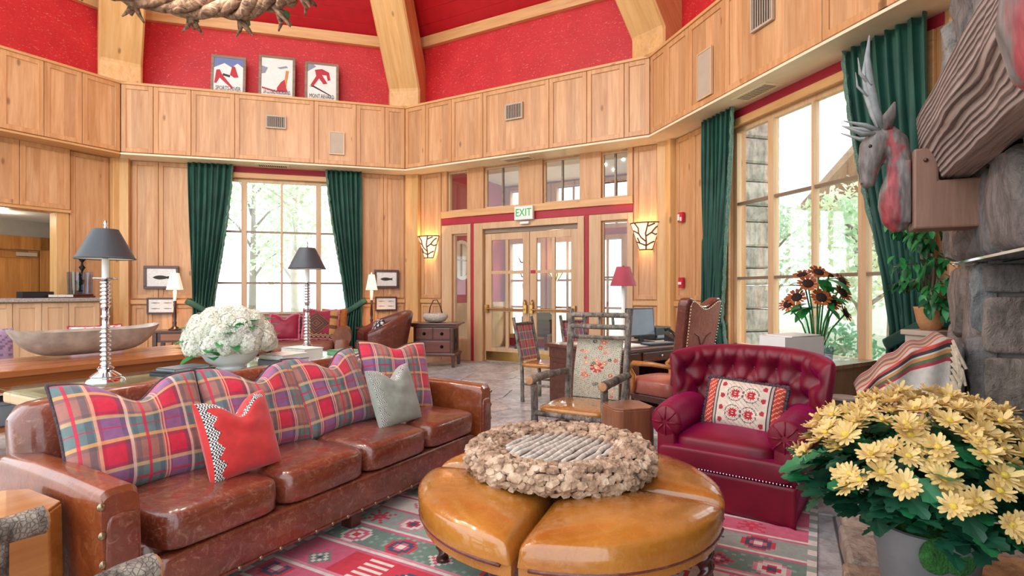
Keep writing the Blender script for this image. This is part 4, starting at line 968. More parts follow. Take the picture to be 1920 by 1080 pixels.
# ---- bark tray of scales with birch sticks
BO = thing('bark_tray', 'round tray edged with pine bark scales on the ottoman', 'tray', (.235, 2.705, .498), 0)
def mk_bark():
    t = NT('bark_scale'); co = t.coords(); v = t.n('TexVoronoi', {'Vector': co, 'Scale': 60.}); n1 = t.n('TexNoise', {'Vector': co, 'Scale': 16., 'Detail': 6.})
    c = t.ramp(n1, [(.3, lin('7a5f4c')), (.5, lin('b6977c')), (.7, lin('d9c2aa'))]); t.set(color=c, rough=.9, normal=t.bump((v, 'Distance'), .6, .01)); M['bark_scale'] = t.m
mk_bark(); plain('bark_core', '4a3628', .95)
MB().lathe([(.30, 0), (.44, .02), (.455, .06), (.42, .10), (.34, .095), (.25, .06), (.02, .05)], 40).build('tray_base', 'bark_core', BO, smooth=True)
b = MB(); rr = random.Random(4)
for ring_, (rad, zz, cnt) in enumerate(((.44, .015, 90), (.455, .04, 92), (.458, .065, 92), (.445, .09, 90), (.42, .106, 84), (.39, .113, 78), (.36, .113, 72), (.33, .106, 66), (.30, .096, 60), (.27, .082, 54))):
    for k in range(cnt):
        an = 2*PI*(k+rr.random()*.7)/cnt; r = rad+rr.uniform(-.012, .012); s = rr.uniform(.016, .030); th = rr.uniform(.003, .009); tl = rr.gauss(0, .25)+(-1.5, -1.2, -1., -.6, -.3, 0, .15, .3, .45, .5)[ring_]+rr.uniform(-.3, .3)
        m = T(r*math.cos(an), r*math.sin(an), zz+rr.uniform(-.004, .012)) @ R('Z', an) @ R('Y', -tl) @ R('Z', rr.uniform(-.6, .6))
        nn = 6; top_ = [m @ Vector((s*.8*math.cos(2*PI*i/nn+.3)*rr.uniform(.7, 1.1), s*math.sin(2*PI*i/nn+.3)*rr.uniform(.7, 1.1), th)) for i in range(nn)]; bot = [m @ Vector((s*math.cos(2*PI*i/nn+.3)*.9, s*1.1*math.sin(2*PI*i/nn+.3), -.012)) for i in range(nn)]
        b.add(bot+top_+[m @ Vector((0, 0, th*1.25))], [(i, (i+1) % nn, nn+(i+1) % nn, nn+i) for i in range(nn)]+[(nn+i, nn+(i+1) % nn, 2*nn) for i in range(nn)])
b.build('bark_scales', 'bark_scale', BO)['kind'] = 'stuff'
plain('birch_stick', 'cfc7bc', .7, var=.35, vscale=40, bump=.3, bscale=80)
for k in range(13):
    x = -.235+.039*k; L = math.sqrt(max(.01, .27**2-x*x)); b = MB(); an = .85
    pts = [Vector((x+rr.uniform(-.004, .004), -L+2*L*i/6, .085+rr.uniform(-.004, .006))) for i in range(7)]; b.tube([R('Z', -an+.3) @ p for p in pts], [rr.uniform(.011, .015) for _ in pts], 8, wob=.06); b.build('birch_stick', 'birch_stick', BO, smooth=True)
# ---- magenta tufted velvet armchair
mk_velvet('magenta_velvet', '5c0014', '7c0420', .48, .42, 'f01598')
AC = thing('velvet_armchair', 'deep crimson velvet tufted armchair with skirt, facing the ottoman', 'armchair', (1.50, 3.66, .012), math.radians(-36.87)); AC.scale = (.94, .94, .98)
def plan(s): return Vector((.405*math.sin(s*1.25)/math.sin(1.25), .33-.20*abs(s)**3, 0))
btn = []
for row, h in enumerate((.30, .58, .84)):
    for k in range(-3, 4):
        s = k*.28+(.14 if row % 2 else 0)
        if abs(s) < .93: btn.append((s, h))
def acback(u_, v_):
    s = 2*u_-1; p = plan(s); d = plan(s+.01)-plan(s-.01); nrm = Vector((-d.y, d.x, 0)).normalized()
    if nrm.y < 0: nrm = -nrm
    z0, z1 = .30, .90-.07*abs(s)**3; R_ = .072
    if v_ < .5: h = v_/.5; z = z0+(z1-z0)*h; off = 0
    elif v_ < .68: t = (v_-.5)/.18*PI; z = z1+R_*math.sin(t)*.95; off = R_-R_*math.cos(t); h = 1+.06*math.sin(t)
    else: h = 1-(v_-.68)/.32; z = .06+(z1-.06)*h; off = 2*R_
    tp = max(.02, 1-abs(s)**9)**.5; off = R_+(off-R_)*tp; lean = .14*(z-.3)
    q = p+nrm*(off+lean); q.z = z
    if v_ < .62:
        dis = .022
        for bs, bh in btn:
            ds = (s-bs)*.50; dh = (min(h, 1.05)-bh)*.60; d2 = ds*ds+dh*dh; dis -= .060*math.exp(-d2/.0036)
        la, lb = s/.28+(h-.30)/.27*.5, s/.28-(h-.30)/.27*.5
        for l_ in (la, lb): fr_ = abs(l_-round(l_)); dis -= .016*math.exp(-(fr_/.10)**2)
        q -= nrm*dis*(1 if v_ < .5 else max(0, 1-(v_-.5)/.12))
    return q
b = MB(); b.grid(acback, 84, 64); n = 85; b.f.append(tuple(j*n for j in range(65))); b.f.append(tuple(j*n+84 for j in range(65))[::-1]); b.build('backrest', 'magenta_velvet', AC, smooth=True, auto=70)
bb = None
for bs, bh in btn:
    q = acback((bs+1)/2, bh*.5)
    if bb is None: bb = MB().ball((0, 0, 0), .013, 8, 6).build('button', 'magenta_velvet', AC, smooth=True, loc=q)
    else: inst(bb, AC, T(*q))
for sg in (-1, 1):
    b = MB(); k = 18; P_ = []
    for i in range(k+1):
        y = .16-.54*i/k; r = .105+.012*math.sin(i/k*PI)+.004*math.sin(i*2.1); x = sg*(.375+.02*math.sin(i/k*PI)); P_.append((x, y, .525-.02*(i/k)))
    b.tube(P_, [.105+.01*math.sin(i/k*PI)+.004*math.sin(i*2.3) for i in range(k+1)], 22); b.ball((P_[-1][0], P_[-1][1], P_[-1][2]), .105, 18, 10, 1, .28, 1); b.pillowbox(.14, .60, .48, (sg*.375, -.10, .30), 9, 10); a_ = b.build('arm', 'magenta_velvet', AC, smooth=True, auto=60)
    pl = MB()
    for i in range(8): an = 2*PI*i/8; pl.tube([(P_[-1][0]+.02*math.cos(an), P_[-1][1]-.034, P_[-1][2]+.02*math.sin(an)), (P_[-1][0]+.06*math.cos(an), P_[-1][1]-.028, P_[-1][2]+.06*math.sin(an)), (P_[-1][0]+.098*math.cos(an), P_[-1][1]-.010, P_[-1][2]+.098*math.sin(an))], .006, 5)
    pl.build('scroll_pleats', 'magenta_velvet', a_, smooth=True)
b = MB(); b.pillowbox(.64, .64, .17, (0, -.09, .355), 6, 16, .03); b.build('seat_cushion', 'magenta_velvet', AC, smooth=True)
b = MB(); b.pillowbox(.84, .10, .13, (0, -.395, .305), 6, 12); b.build('front_border', 'magenta_velvet', AC, smooth=True)
MB().box(-.40, .40, -.38, .36, .05, .28).build('seat_frame', 'magenta_velvet', AC, bevel=.03)
def skirt(u_, v_):
    per = [(.43, .34), (.44, -.435), (-.44, -.435), (-.43, .34)]; L_ = [.775, .88, .775]; t = u_*sum(L_); k = 0
    while k < 2 and t > L_[k]: t -= L_[k]; k += 1
    A, B = Vector(per[k]+(0,)), Vector(per[k+1]+(0,)); q = A+(B-A)*(t/L_[k]); nn = Vector(((B-A).y, -(B-A).x, 0)).normalized()*-1
    ed = min(t, L_[k]-t); pl = .016*math.cos(ed*60)*math.exp(-ed*16); fl = (1-v_)
    q += nn*(-.022*fl+pl*fl)*1; q.z = .004+.235*v_; return q
c = MB().grid(skirt, 150, 10).build('skirt', 'magenta_velvet', AC, smooth=True); md = c.modifiers.new('t', 'SOLIDIFY'); md.thickness = .008
nn_ = MB().ball((0, 0, 0), .0065, 6, 5).build('nail', 'chrome', AC, loc=(-.42, -.449, .25))
for i in range(1, 44): inst(nn_, AC, T(-.42+i*.0195, -.449, .25))
for i in range(10): inst(nn_, AC, T(.447, -.43+i*.06, .25))
def emb(u_, v_):
    if u_ < .13 or u_ > .87: return 'c23a2a' if (int(u_*50)*3+int(v_*40)*5) % 4 else 'e0a890'
    if u_ < .19 or u_ > .81: return '3c2a3a' if abs((u_-.16 if u_ < .5 else u_-.84)) > .018 else 'b9a99a'
    if u_ < .29 or u_ > .71:
        cu, cv = (u_-.24 if u_ < .5 else u_-.76)*1.6, ((v_*4) % 1-.5)*.22; return 'b02a3c' if cu*cu+cv*cv < .0022 else 'd9c6b4'
    for cu in (.40, .60):
        for cv in (.30, .70):
            d = math.hypot((u_-cu)*1.55, v_-cv)
            if d < .05: return '8e1f30' if d < .018 else 'e8d9c8' if d < .028 else 'b5232e'
            if d < .10: return 'b5232e' if (int(math.atan2(v_-cv, u_-cu)*5) % 2 or d < .075) else 'd9c6b4'
            if .145 < d < .16: return '6f5a58'
    return 'dccbb9' if (int(u_*70)+int(v_*50)) % 5 else 'b9a090'
fc = Vector((1.50, 3.66)); fx, fy = Vector((.8, -.6)), Vector((.6, .8)); lp = fc+fx*.02+fy*(-.02)
pillow('lumbar_cushion', 'embroidered red and cream lumbar cushion on the velvet armchair', .50, .32, .14, (lp.x, lp.y, .44), math.radians(-36.87)-.02, -.34, 'printed_cloth', emb, .0, .06, 70, 'cord_fringe' if 0 else 'cord_dark', pip_r=.016, ear=.02)
# ================================================================ glass-topped console behind the sofa and what stands on it
GT = thing('glass_console_table', 'long glass topped timber console table behind the leather sofa', 'table', uv(2.70, -4.02, 0), AU)
b = MB(); L, W = 2.5, .92
for y in (-W/2, W/2-.10): b.box(-L/2, L/2, y, y+.10, .655, .725)
for x in (-L/2, L/2-.10): b.box(x, x+.10, -W/2+.10, W/2-.10, .655, .725)
b.build('top_frame', 'pale_wood', GT, bevel=.015)
MB().box(-L/2+.10, L/2-.10, -W/2+.10, W/2-.10, .62, .64).build('inner_tray', 'pale_wood', GT)
MB().box(-L/2-.02, L/2+.02, -W/2-.02, W/2+.02, .732, .746).build('glass_top', 'table_glass', GT, bevel=.003)
for x in (-L/2+.1, L/2-.1):
    for y in (-W/2+.1, W/2-.1): MB().box(x-.05, x+.05, y-.05, y+.05, 0, .655).build('leg', 'pale_wood', GT, bevel=.01)
MB().box(-L/2+.08, L/2-.08, -W/2+.08, W/2-.08, .18, .21).build('lower_shelf', 'pale_wood', GT)
TZ = .747
plain('shade_black', '3c4046', .45, var=.05); plain('shade_white', 'f0ede6', .7, var=.03); plain('candle_white', 'f2efe8', .4, var=.02)
def chrome_lamp(loc, label):
    o = thing('table_lamp', label, 'lamp', loc, 0, 'tall chrome lamps on the console')
    pr = [(.105, 0), (.112, .012), (.105, .03), (.085, .042), (.088, .05), (.062, .07), (.040, .085), (.05, .10), (.03, .115)]
    MB().lathe(pr, 28).build('base', 'chrome', o, smooth=True, auto=50)
    st = [(.02, .11)]; z = .12
    for k in range(8): st += [(.026, z), (.034, z+.008), (.026, z+.016), (.019, z+.026)]; z += .03
    st += [(.027, z), (.027, z+.012), (.02, z+.02), (.02, z+.07), (.028, z+.08), (.02, z+.09), (.02, z+.13), (.027, z+.14), (.027, z+.155), (.02, z+.16)]; z += .165
    for k in range(6): st += [(.02, z), (.033, z+.01), (.02, z+.02)]; z += .026
    st += [(.012, z)]
    MB().lathe(st, 16).build('stem', 'chrome', o, smooth=True)
    MB().lathe([(.02, z), (.065, z+.004), (.072, z+.012), (.068, z+.014), (.02, z+.01)], 20).build('drip_pan', 'chrome', o, smooth=True)
    MB().lathe([(.021, z+.01), (.021, .82), (.006, .825)], 14).build('candle_sleeve', 'candle_white', o, smooth=True, auto=40)
    MB().lathe([(.012, .82), (.02, .84), (.012, .88), (.006, .9), (.004, 1.03)], 10).build('socket', 'brass', o, smooth=True)
    s = MB().lathe([(.168, .82), (.072, 1.015)], 36, cap=False).build('shade', 'shade_black', o, smooth=True)
    MB().lathe([(.165, .822), (.070, 1.013)], 36, cap=False).build('shade_lining', 'shade_white', s, smooth=True)
    MB().lathe([(.169, .817), (.171, .824), (.167, .826)], 36, cap=False).build('shade_trim', 'shade_black', s); MB().lathe([(.072, 1.012), (.003, 1.02)], 20, cap=False).build('shade_spider', 'chrome', s)
    MB().lathe([(.006, 1.02), (.012, 1.03), (.006, 1.04), (.013, 1.055), (.004, 1.075)], 10).build('finial', 'chrome', o, smooth=True)
    return o
chrome_lamp(uv(1.86, -4.12, TZ), 'tall chrome lamp with black shade at the near end of the console')
chrome_lamp(uv(3.58, -4.22, TZ), 'tall chrome lamp with grey black shade in front of the far window')
# hydrangea bowl
HB = uv(2.70, -4.06, TZ); plain('porcelain', 'eef0f4', .18, var=.02)
bw = thing('white_bowl', 'large white footed porcelain bowl holding the hydrangeas', 'bowl', HB, AU)
MB().lathe([(.11, 0), (.115, .012), (.10, .02), (.12, .03), (.17, .065), (.205, .12), (.212, .145), (.204, .147), (.195, .12), (.16, .07), (.02, .04)], 36).build('bowl_body', 'porcelain', bw, smooth=True)
hy = thing('hydrangea_bouquet', 'mound of white hydrangeas filling the white bowl', 'flowers', (HB[0], HB[1], HB[2]+.10), 0)
mk_leaf('petal_white', 'e6e8da', 'f6f4ea', .25, .6); mk_leaf('leaf_green', '1f7a38', '3c9a4c', .25, .4)
def head_mesh(seed, R_=.085, n=110):
    rr = random.Random(seed); b = MB()
    for k in range(n):
        z = 1-1.55*(k+.5)/n; an = k*2.39996+rr.uniform(-.2, .2); r = math.sqrt(max(0, 1-z*z)); d = Vector((r*math.cos(an), r*math.sin(an), z)); c = d*R_*rr.uniform(.9, 1.06); e = d.orthogonal().normalized(); e.rotate(Matrix.Rotation(rr.uniform(0, 3), 3, d)); g = d.cross(e); s = .0135*rr.uniform(.8, 1.2)
        for q in range(4):
            f1 = math.cos(q*PI/2)*e+math.sin(q*PI/2)*g; f2 = -math.sin(q*PI/2)*e+math.cos(q*PI/2)*g
            b.add([c, c+f1*s*.8+f2*s*.55+d*.003, c+f1*s*1.35+d*.001, c+f1*s*.8-f2*s*.55+d*.003], [(0, 1, 2, 3)])
    b.ball((0, 0, 0), R_*.86, 10, 6); return b
HM = [head_mesh(s) for s in (1, 2, 3)]; HO = []
rr = random.Random(8); n = 46
for k in range(n):
    t = (k+.5)/n; z = 1-1.15*t; an = k*2.39996; r = math.sqrt(max(0, 1-z*z)); p = Vector((r*math.cos(an)*.27, r*math.sin(an)*.27, max(.085, z*.235+.09)+rr.uniform(-.01, .015)))
    m = T(*p) @ R('Z', rr.uniform(0, 6)) @ R('X', rr.uniform(-.3, .3)) @ Matrix.Scale(rr.uniform(.85, 1.1), 4)
    if k < 3: o = HM[k].build('flower_head', 'petal_white', hy); o.matrix_local = m; HO.append(o)
    else: inst(HO[k % 3], hy, m)
def leaf_mesh(L, w, n=5, fold=.25, droop=.2):
    b = MB(); P_ = []
    for i in range(n+1):
        t = i/n; ww = w*math.sin(PI*min(1, t*.92+.06))**.8*(1-.25*t); z = -droop*L*t*t; P_ += [(t*L, -ww, z+fold*ww), (t*L, 0, z), (t*L, ww, z+fold*ww)]
    b.add(P_, [(3*i+j, 3*i+j+1, 3*i+j+4, 3*i+j+3) for i in range(n) for j in range(2)]); return b
lf = None
for k in range(26):
    an = rr.uniform(0, 6.28); z = rr.uniform(.0, .30); r = .30*math.sqrt(max(.05, 1-(z/.36)**2)); m = T(r*math.cos(an)*.98, r*math.sin(an)*.98, z) @ R('Z', an+rr.uniform(-.6, .6)) @ R('Y', rr.uniform(-.9, .4))
    if lf is None: lf = leaf_mesh(.13, .042).build('leaf', 'leaf_green', hy, smooth=True); lf.matrix_local = m
    else: inst(lf, hy, m)
# books and papers on the console
def book(name, label, loc, rz, w, d, h, cov, pages='white_paint', cat='book', group='books on the console'):
    o = thing(name, label, cat, loc, rz, group); b = MB(); b.box(-w/2, w/2, -d/2, d/2, 0, .006); b.box(-w/2, w/2, -d/2, d/2, h-.006, h); b.box(-w/2, -w/2+.006, -d/2, d/2, 0, h); b.build('cover', cov, o); MB().box(-w/2+.006, w/2-.006, -d/2+.006, d/2-.006, .006, h-.006).build('pages', pages, o); return o
plain('paper_print', 'e4e2dc', .7, var=.1, vscale=40); plain('cover_dark', '24252b', .4); plain('cover_grey', '7f8890', .5); plain('cover_green', '6fae7c', .5)
book('notebook', 'black notebook lying left of the white bowl', uv(2.36, -4.10, TZ), AU+.2, .34, .25, .03, 'cover_dark')
book('notebook', 'smaller dark notebook on top of the black one by the bowl', uv(2.36, -4.10, TZ+.031), AU+.1, .28, .2, .022, 'cover_grey')
book('magazine', 'thick grey magazine pile base right of the white bowl', uv(3.07, -3.90, TZ), AU+.05, .28, .28, .05, 'cover_grey')
book('magazine', 'white magazine on top of the grey one right of the bowl', uv(3.07, -3.90, TZ+.051), AU+.08, .27, .26, .04, 'paper_print')
book('picture_book', 'thick white picture book in front of the far lamp', uv(3.36, -4.02, TZ), AU-.05, .20, .32, .11, 'paper_print')
book('picture_book', 'green edged book beside the far lamp base', uv(3.80, -3.95, TZ), AU-.2, .22, .28, .05, 'cover_green')
# ================================================================ long timber table with the dough bowl
LT = thing('timber_table', 'long polished timber table carrying the wooden dough bowl', 'table', uv(2.05, -5.72, 0), AU)
b = MB(); rr = random.Random(2)
for k in range(5): MB().box(-1.48, 1.48, -.5+k*.2+.002, -.5+(k+1)*.2-.002, .715, .765).build('top_plank', 'table_wood', LT, bevel=.006)
for y in (-.44, .40): MB().box(-1.4, 1.4, y, y+.04, .60, .715).build('apron', 'table_wood', LT)
for x in (-1.35, 1.35):
    for y in (-.40, .40): MB().box(x-.05, x+.05, y-.05, y+.05, 0, .715).build('leg', 'dark_wood', LT, bevel=.01)
MB().box(-1.32, 1.32, -.40, .40, .30, .33).build('shelf', 'table_wood', LT); 
for x in (-.45, .1, .6): MB().box(x-.015, x+.015, -.38, .38, .33, .60).build('divider', 'pale_wood', LT)
for i, (x, w_, c, lab) in enumerate(((-.75, .45, 'pale_wood', 'pale wooden box stored under the timber table'), (-.2, .35, 'cover_grey', 'grey folded blanket under the timber table'), (.33, .3, 'cover_dark', 'dark storage box under the timber table'))):
    q = uv(2.05+x, -5.55, .331); o = thing('storage_box', lab, 'box', q, AU); MB().box(-w_/2, w_/2, -.16, .16, 0, .16).build('body', c, o, bevel=.01); MB().box(-w_/2-.008, w_/2+.008, -.168, .168, .16, .19).build('lid', c, o, bevel=.005)
def flo(u_, v_):
    h = math.sin(u_*19+3*math.sin(v_*13))*math.cos(v_*23+2*math.sin(u_*11)); return 'd56a94' if h > .55 else 'efe2e6' if h > -.35 else '9a4a6a' if h < -.8 else 'e7b9c8'
def dough(u_, v_):
    # hollowed trough: u along, v around closed section (outside then inside)
    s = 2*u_-1; L_ = .59; prof = (1-abs(s)**3.2)**.55 if abs(s) < 1 else 0
    wd = .05+.185*prof; flare = abs(s)**6
    dep = .22*(1-abs(s)**5); rim = .235+.035*flare
    if v_ < .5: t = v_/.5; an = PI*t; w_ = wd; zb = rim-dep*1.0
    else: t = (1-v_)/.5; an = PI*t; w_ = wd-.02; zb = rim-dep*.88
    y = -w_*math.cos(an); k = math.sin(an)**.55; z = rim+(zb-rim)*k
    return Vector((s*L_, y*(.55+.45*(1-k*.6)) if True else y, max(z, rim-dep)))
plain('driftwood', 'aba195', .8, var=.25, vscale=9, bump=.5, bscale=24)
db = thing('dough_bowl', 'long weathered grey wooden dough bowl on the timber table', 'bowl', uv(2.52, -5.88, .767), AU+.02)
MB().grid(dough, 48, 28).build('trough', 'driftwood', db, smooth=True, auto=70)
# benches with cushions beyond the table
def bench(u, v, label, cl, cc):
    o = thing('low_bench', label, 'bench', uv(u, v, 0), AU, 'benches beyond the timber table'); MB().box(-.6, .6, -.22, .22, .44, .50).build('seat', 'pale_wood', o, bevel=.01)
    for x in (-.52, .52): MB().box(x-.04, x+.04, -.2, .2, 0, .44).build('leg', 'pale_wood', o)
bench(2.5, -7.0, 'low pale bench behind the timber table', 0, 0)
pillow('floral_cushion', 'pink floral cushion peeping above the dough bowl', .52, .50, .18, uv(3.06, -6.85, .50), AU, -.30, 'printed_cloth', flo, .0, 0, 24, 'trim_red')
pillow('mauve_cushion', 'mauve floral cushion at the left edge behind the dough bowl', .55, .50, .18, uv(2.05, -6.85, .50), AU, -.12, 'printed_cloth', lambda u_, v_: 'a58aa8' if flo(u_, v_) != 'd56a94' else '7d6688', .0, 0, 24, None)
# ================================================================ reception counter and alcove
RC = thing('reception_counter', 'pale panelled reception counter with granite top', 'counter', wloc('A', 0, 0, 0), aA)
MB().box(1.4, 4.62, .02, .5, 0, 1.19).build('carcass', 'pale_wood', RC)
for x0, x1 in zip([1.6, 2.1, 2.6, 3.05, 3.44, 3.80, 4.16], [2.1, 2.6, 3.05, 3.44, 3.80, 4.16, 4.60]):
    bay(RC, x0, x1, .05, 1.17, .018, st=.075, th=.03, m='pale_wood', fm='pale_wood')
MB().box(1.3, 4.70, -.08, .62, 1.19, 1.25).build('granite_top', 'granite', RC, bevel=.008)
# alcove door
ad = struct('door_3', loc=(FR['A'][0].x, FR['A'][0].y, 0), rz=aA); ad['label'] = 'knotty wooden door with closer in the reception alcove'
xr, zt = wp('A', 73, 470, AY); xf, zf = wp('A', 95, 447, AY)
b = MB(); b.box(xr, xf, AY-.05, AY, 0, zf); b.box(xr-1.1, xf, AY-.05, AY, zt, zf); b.build('door_frame', 'knotty_door_wood', ad, bevel=.004)
b = MB(); b.box(xr-.14, xr-.01, AY-.035, AY, 0, zt-.01); b.box(xr-1.05, xr-.14, AY-.035, AY, zt-.16, zt-.01); b.box(xr-1.05, xr-.14, AY-.035, AY, 0, .2); b.build('leaf_frame', 'knotty_door_wood', ad, bevel=.004); MB().box(xr-1.05, xr-.14, AY-.02, AY, .2, zt-.16).build('leaf_panel', 'knotty_door_wood', ad)
MB().box(xr-.36, xr-.06, AY-.10, AY-.035, zt-.12, zt-.05).build('door_closer', 'grille_beige', ad, bevel=.004); MB().bar((xr-.2, AY-.08, zt-.03), (xr-.6, AY-.06, zt+.0), .02, .015).build('closer_arm', 'chrome', ad)
dl = thing('ceiling_downlight', 'round recessed downlight in the reception alcove ceiling', 'light', wloc('A', 3.72, OH+.75, 2.688), aA); MB().lathe([(.09, 0), (.11, -.008), (.11, 0)], 20, cap=False).build('ring', 'white_plastic', dl); MB().lathe([(.09, -.004), (.001, -.004)], 20, cap=False).build('lens', 'shade_glow', dl); point('downlight_bulb', (0, 0, -.08), 8, (1, .86, .68), .06, dl)
# things on the counter
tr = thing('black_tray', 'black letter tray on the granite counter', 'tray', wloc('A', 3.80, .22, 1.252), aA); MB().box(-.2, .2, -.12, .12, 0, .012).box(-.2, .2, .108, .12, 0, .10).box(-.2, -.19, -.12, .12, 0, .10).box(.19, .2, -.12, .12, 0, .10).box(-.2, .2, -.12, -.108, 0, .09).build('tray_body', 'black_plastic', tr, bevel=.003)
for i, dx in enumerate((.16, .265, .37)):
    o = thing('card_stack', ['stack of cards beside the black tray', 'middle stack of cards on the counter', 'stack of cards nearest the blue glass jar'][i], 'cards', wloc('A', 3.79+dx, .0, 1.252), aA, 'card stacks on the counter'); MB().box(-.05, .05, -.03, .03, 0, .05).build('cards', 'paper_print', o); MB().box(-.053, .053, -.033, .033, 0, .012).build('holder', 'black_plastic', o)
jr = thing('glass_lantern', 'square blue grey glass lantern with black crest on the counter', 'lantern', wloc('A', 4.385, .16, 1.252), aA)
b = MB(); b.box(-.17, .17, -.14, .14, 0, .03); b.box(-.15, .15, -.12, .12, .03, .06); b.build('carved_base', 'dark_wood', jr, bevel=.008)
def lant(u_, v_):
    a_ = 2*PI*u_; sp = lambda q: math.copysign(abs(q)**.3, q); s = .145+.012*v_; return Vector((sp(math.cos(a_))*s, sp(math.sin(a_))*s*.8, .06+.37*v_))
MB().grid(lant, 40, 4, closeu=True).build('glass_body', 'blue_glass', jr, smooth=True)
b = MB(); b.lathe([(.02, .1), (.055, .11), (.02, .13), (.012, .2), (.05, .24), (.065, .28), (.03, .31), (.015, .36), (.025, .38), (.008, .41)], 14); b.build('iron_crest', 'black_iron', jr, smooth=True)
cs = thing('red_candlestick', 'black twisted candlestick with red candle behind the glass lantern', 'candlestick', wloc('A', 4.50, .36, 1.252), aA); MB().lathe([(.08, 0), (.07, .02), (.02, .06), (.015, .2), (.03, .3), (.012, .36), (.015, .46), (.05, .52), (.02, .55), (.012, .60), (.055, .66), (.055, .67), (.01, .672)], 14).build('stick', 'black_iron', cs, smooth=True); MB().lathe([(.038, .672), (.038, .86), (.03, .862), (.002, .858)], 14).build('candle', 'trim_red', cs, smooth=True, auto=40)
# ================================================================ far seating under the window
FS = thing('far_leather_sofa', 'brown leather sofa with rolled arms below the far window', 'sofa', wloc('B', 2.62, -1.0, 0), aB)
MB().box(-1.05, 1.05, -.42, .42, .08, .30).build('base', 'far_leather', FS, bevel=.03)
for k in range(2): b = MB(); b.pillowbox(1.0, .74, .20, (-.51+1.02*k, -.08, .40), 6, 12, .02); b.build('seat_cushion', 'far_leather', FS, smooth=True)
b = MB(); b.pillowbox(2.3, .30, .58, (0, .32, .68), 5, 14); b.build('backrest', 'far_leather', FS, smooth=True)
for sg in (-1, 1): b = MB(); b.tube([(sg*1.14, -.46, .58), (sg*1.14, .30, .60)], .155, 20); b.pillowbox(.26, .78, .52, (sg*1.14, -.08, .32), 10, 8); b.build('arm', 'far_leather', FS, smooth=True, auto=60)
for x in (-1.1, 1.1):
    for y in (-.38, .38): MB().box(x-.04, x+.04, y-.04, y+.04, 0, .08).build('foot', 'dark_wood', FS)
mk_velvet('crimson_velvet', '7d0a2a', '9a1238', .55, .4, 'ff80a0'); plain('fringe_pink', 'c06a7c', .9, var=.3, vscale=80)
sb = lambda x, y, z: wloc('B', 2.62+x, -1.0+y, z)
pillow('fringed_cushion', 'crimson velvet cushion with pink fringe on the far sofa', .48, .46, .18, sb(.18, -.02, .52), aB, -.28, 'crimson_velvet', None, .10, 0, 24, 'fringe_pink', pip_r=.022)
def kil(u_, v_):
    if v_ < .14: return '2e2018' if (int(u_*16)+int(v_*30)) % 2 else 'c9a070'
    if u_ > .74: return 'b98a55' if (int(v_*9) % 3) else '6d4420'
    d = abs(u_-.38)+abs(v_-.5); return '8e2038' if d > .42 else ('3c2a2a' if (int(d*22) % 2) else '7a4630')
pillow('kilim_cushion', 'large patterned kilim cushion with checkered edge on the far sofa', .60, .54, .2, sb(.76, -.04, .52), aB, -.30, 'printed_cloth', kil, .03, .05, 40, 'fringe_pink', pip_r=.02)
pillow('suede_cushion', 'rust suede cushion at the right end of the far sofa', .44, .50, .16, sb(1.0, .10, .56), aB, -.20, plain('suede_rust', 'a8642f', .9, var=.2, vscale=30), None, .02, 0, 20)
FA = thing('leather_tub_chair', 'brown leather tub chair with curved back seen from its side', 'armchair', wloc('B', 4.35, -1.45, 0), aB-1.35)
def tub(u_, v_):
    # swept back and arms in one curved shell
    s = 2*u_-1; an = s*2.2; r = .40; top_ = .62+.36*max(0, math.cos(an*.62))**1.6
    if v_ < .46: h = v_/.46; rr_ = r-.07
    elif v_ < .56: h = 1; rr_ = r-.07+.14*(v_-.46)/.10
    else: h = 1-(v_-.56)/.44; rr_ = r+.07
    z = .14+(top_-.14)*h+(.05*math.sin((v_-.46)/.10*PI) if .46 <= v_ < .56 else 0); ln = .22*max(0, z-.4)*max(0, math.cos(an*.6))
    return Vector((math.sin(an)*rr_, math.cos(an)*(rr_+ln)+.02, z))
b = MB(); b.grid(tub, 50, 30); n = 51; b.f.append(tuple(j*n for j in range(31))); b.f.append(tuple(j*n+50 for j in range(31))[::-1]); b.build('shell', 'dark_leather', FA, smooth=True, auto=70)
b = MB(); b.pillowbox(.62, .64, .18, (0, -.05, .40), 5, 12, .02); b.build('seat_cushion', 'dark_leather', FA, smooth=True); MB().lathe([(.34, .08), (.36, .3)], 24).build('seat_base', 'dark_leather', FA, smooth=True, auto=40)
for x in (-.24, .24):
    for y in (-.24, .24): MB().box(x-.03, x+.03, y-.03, y+.03, 0, .08).build('foot', 'dark_wood', FA)
pillow('dark_floral_cushion', 'black and white floral cushion with red side in the tub chair', .42, .40, .15, wloc('B', 4.28, -1.30, .50), aB-1.35, -.35, 'printed_cloth', lambda u_, v_: 'c02a44' if u_ < .3 else ('d8d4cc' if math.sin(u_*24)*math.sin(v_*21) > .35 else '24222c'), .04, 0, 24)
def side_table(x, label):
    o = thing('side_table', label, 'table', wloc('B', x, -.05, 0), aB, 'dark side tables by the far sofa'); MB().box(-.30, .30, -.26, .26, .63, .665).build('table_top', 'dark_wood', o, bevel=.006); MB().box(-.25, .25, -.21, .21, .46, .63).build('apron', 'dark_wood', o); MB().box(-.16, .16, -.222, -.21, .49, .61).build('drawer_front', 'table_wood', o, bevel=.004)
    for xx in (-.25, .25):
        for yy in (-.21, .21): MB().box(xx-.03, xx+.03, yy-.03, yy+.03, 0, .63).build('leg', 'dark_wood', o)
    MB().box(-.26, .26, -.22, .22, .16, .185).build('shelf', 'dark_wood', o); return o
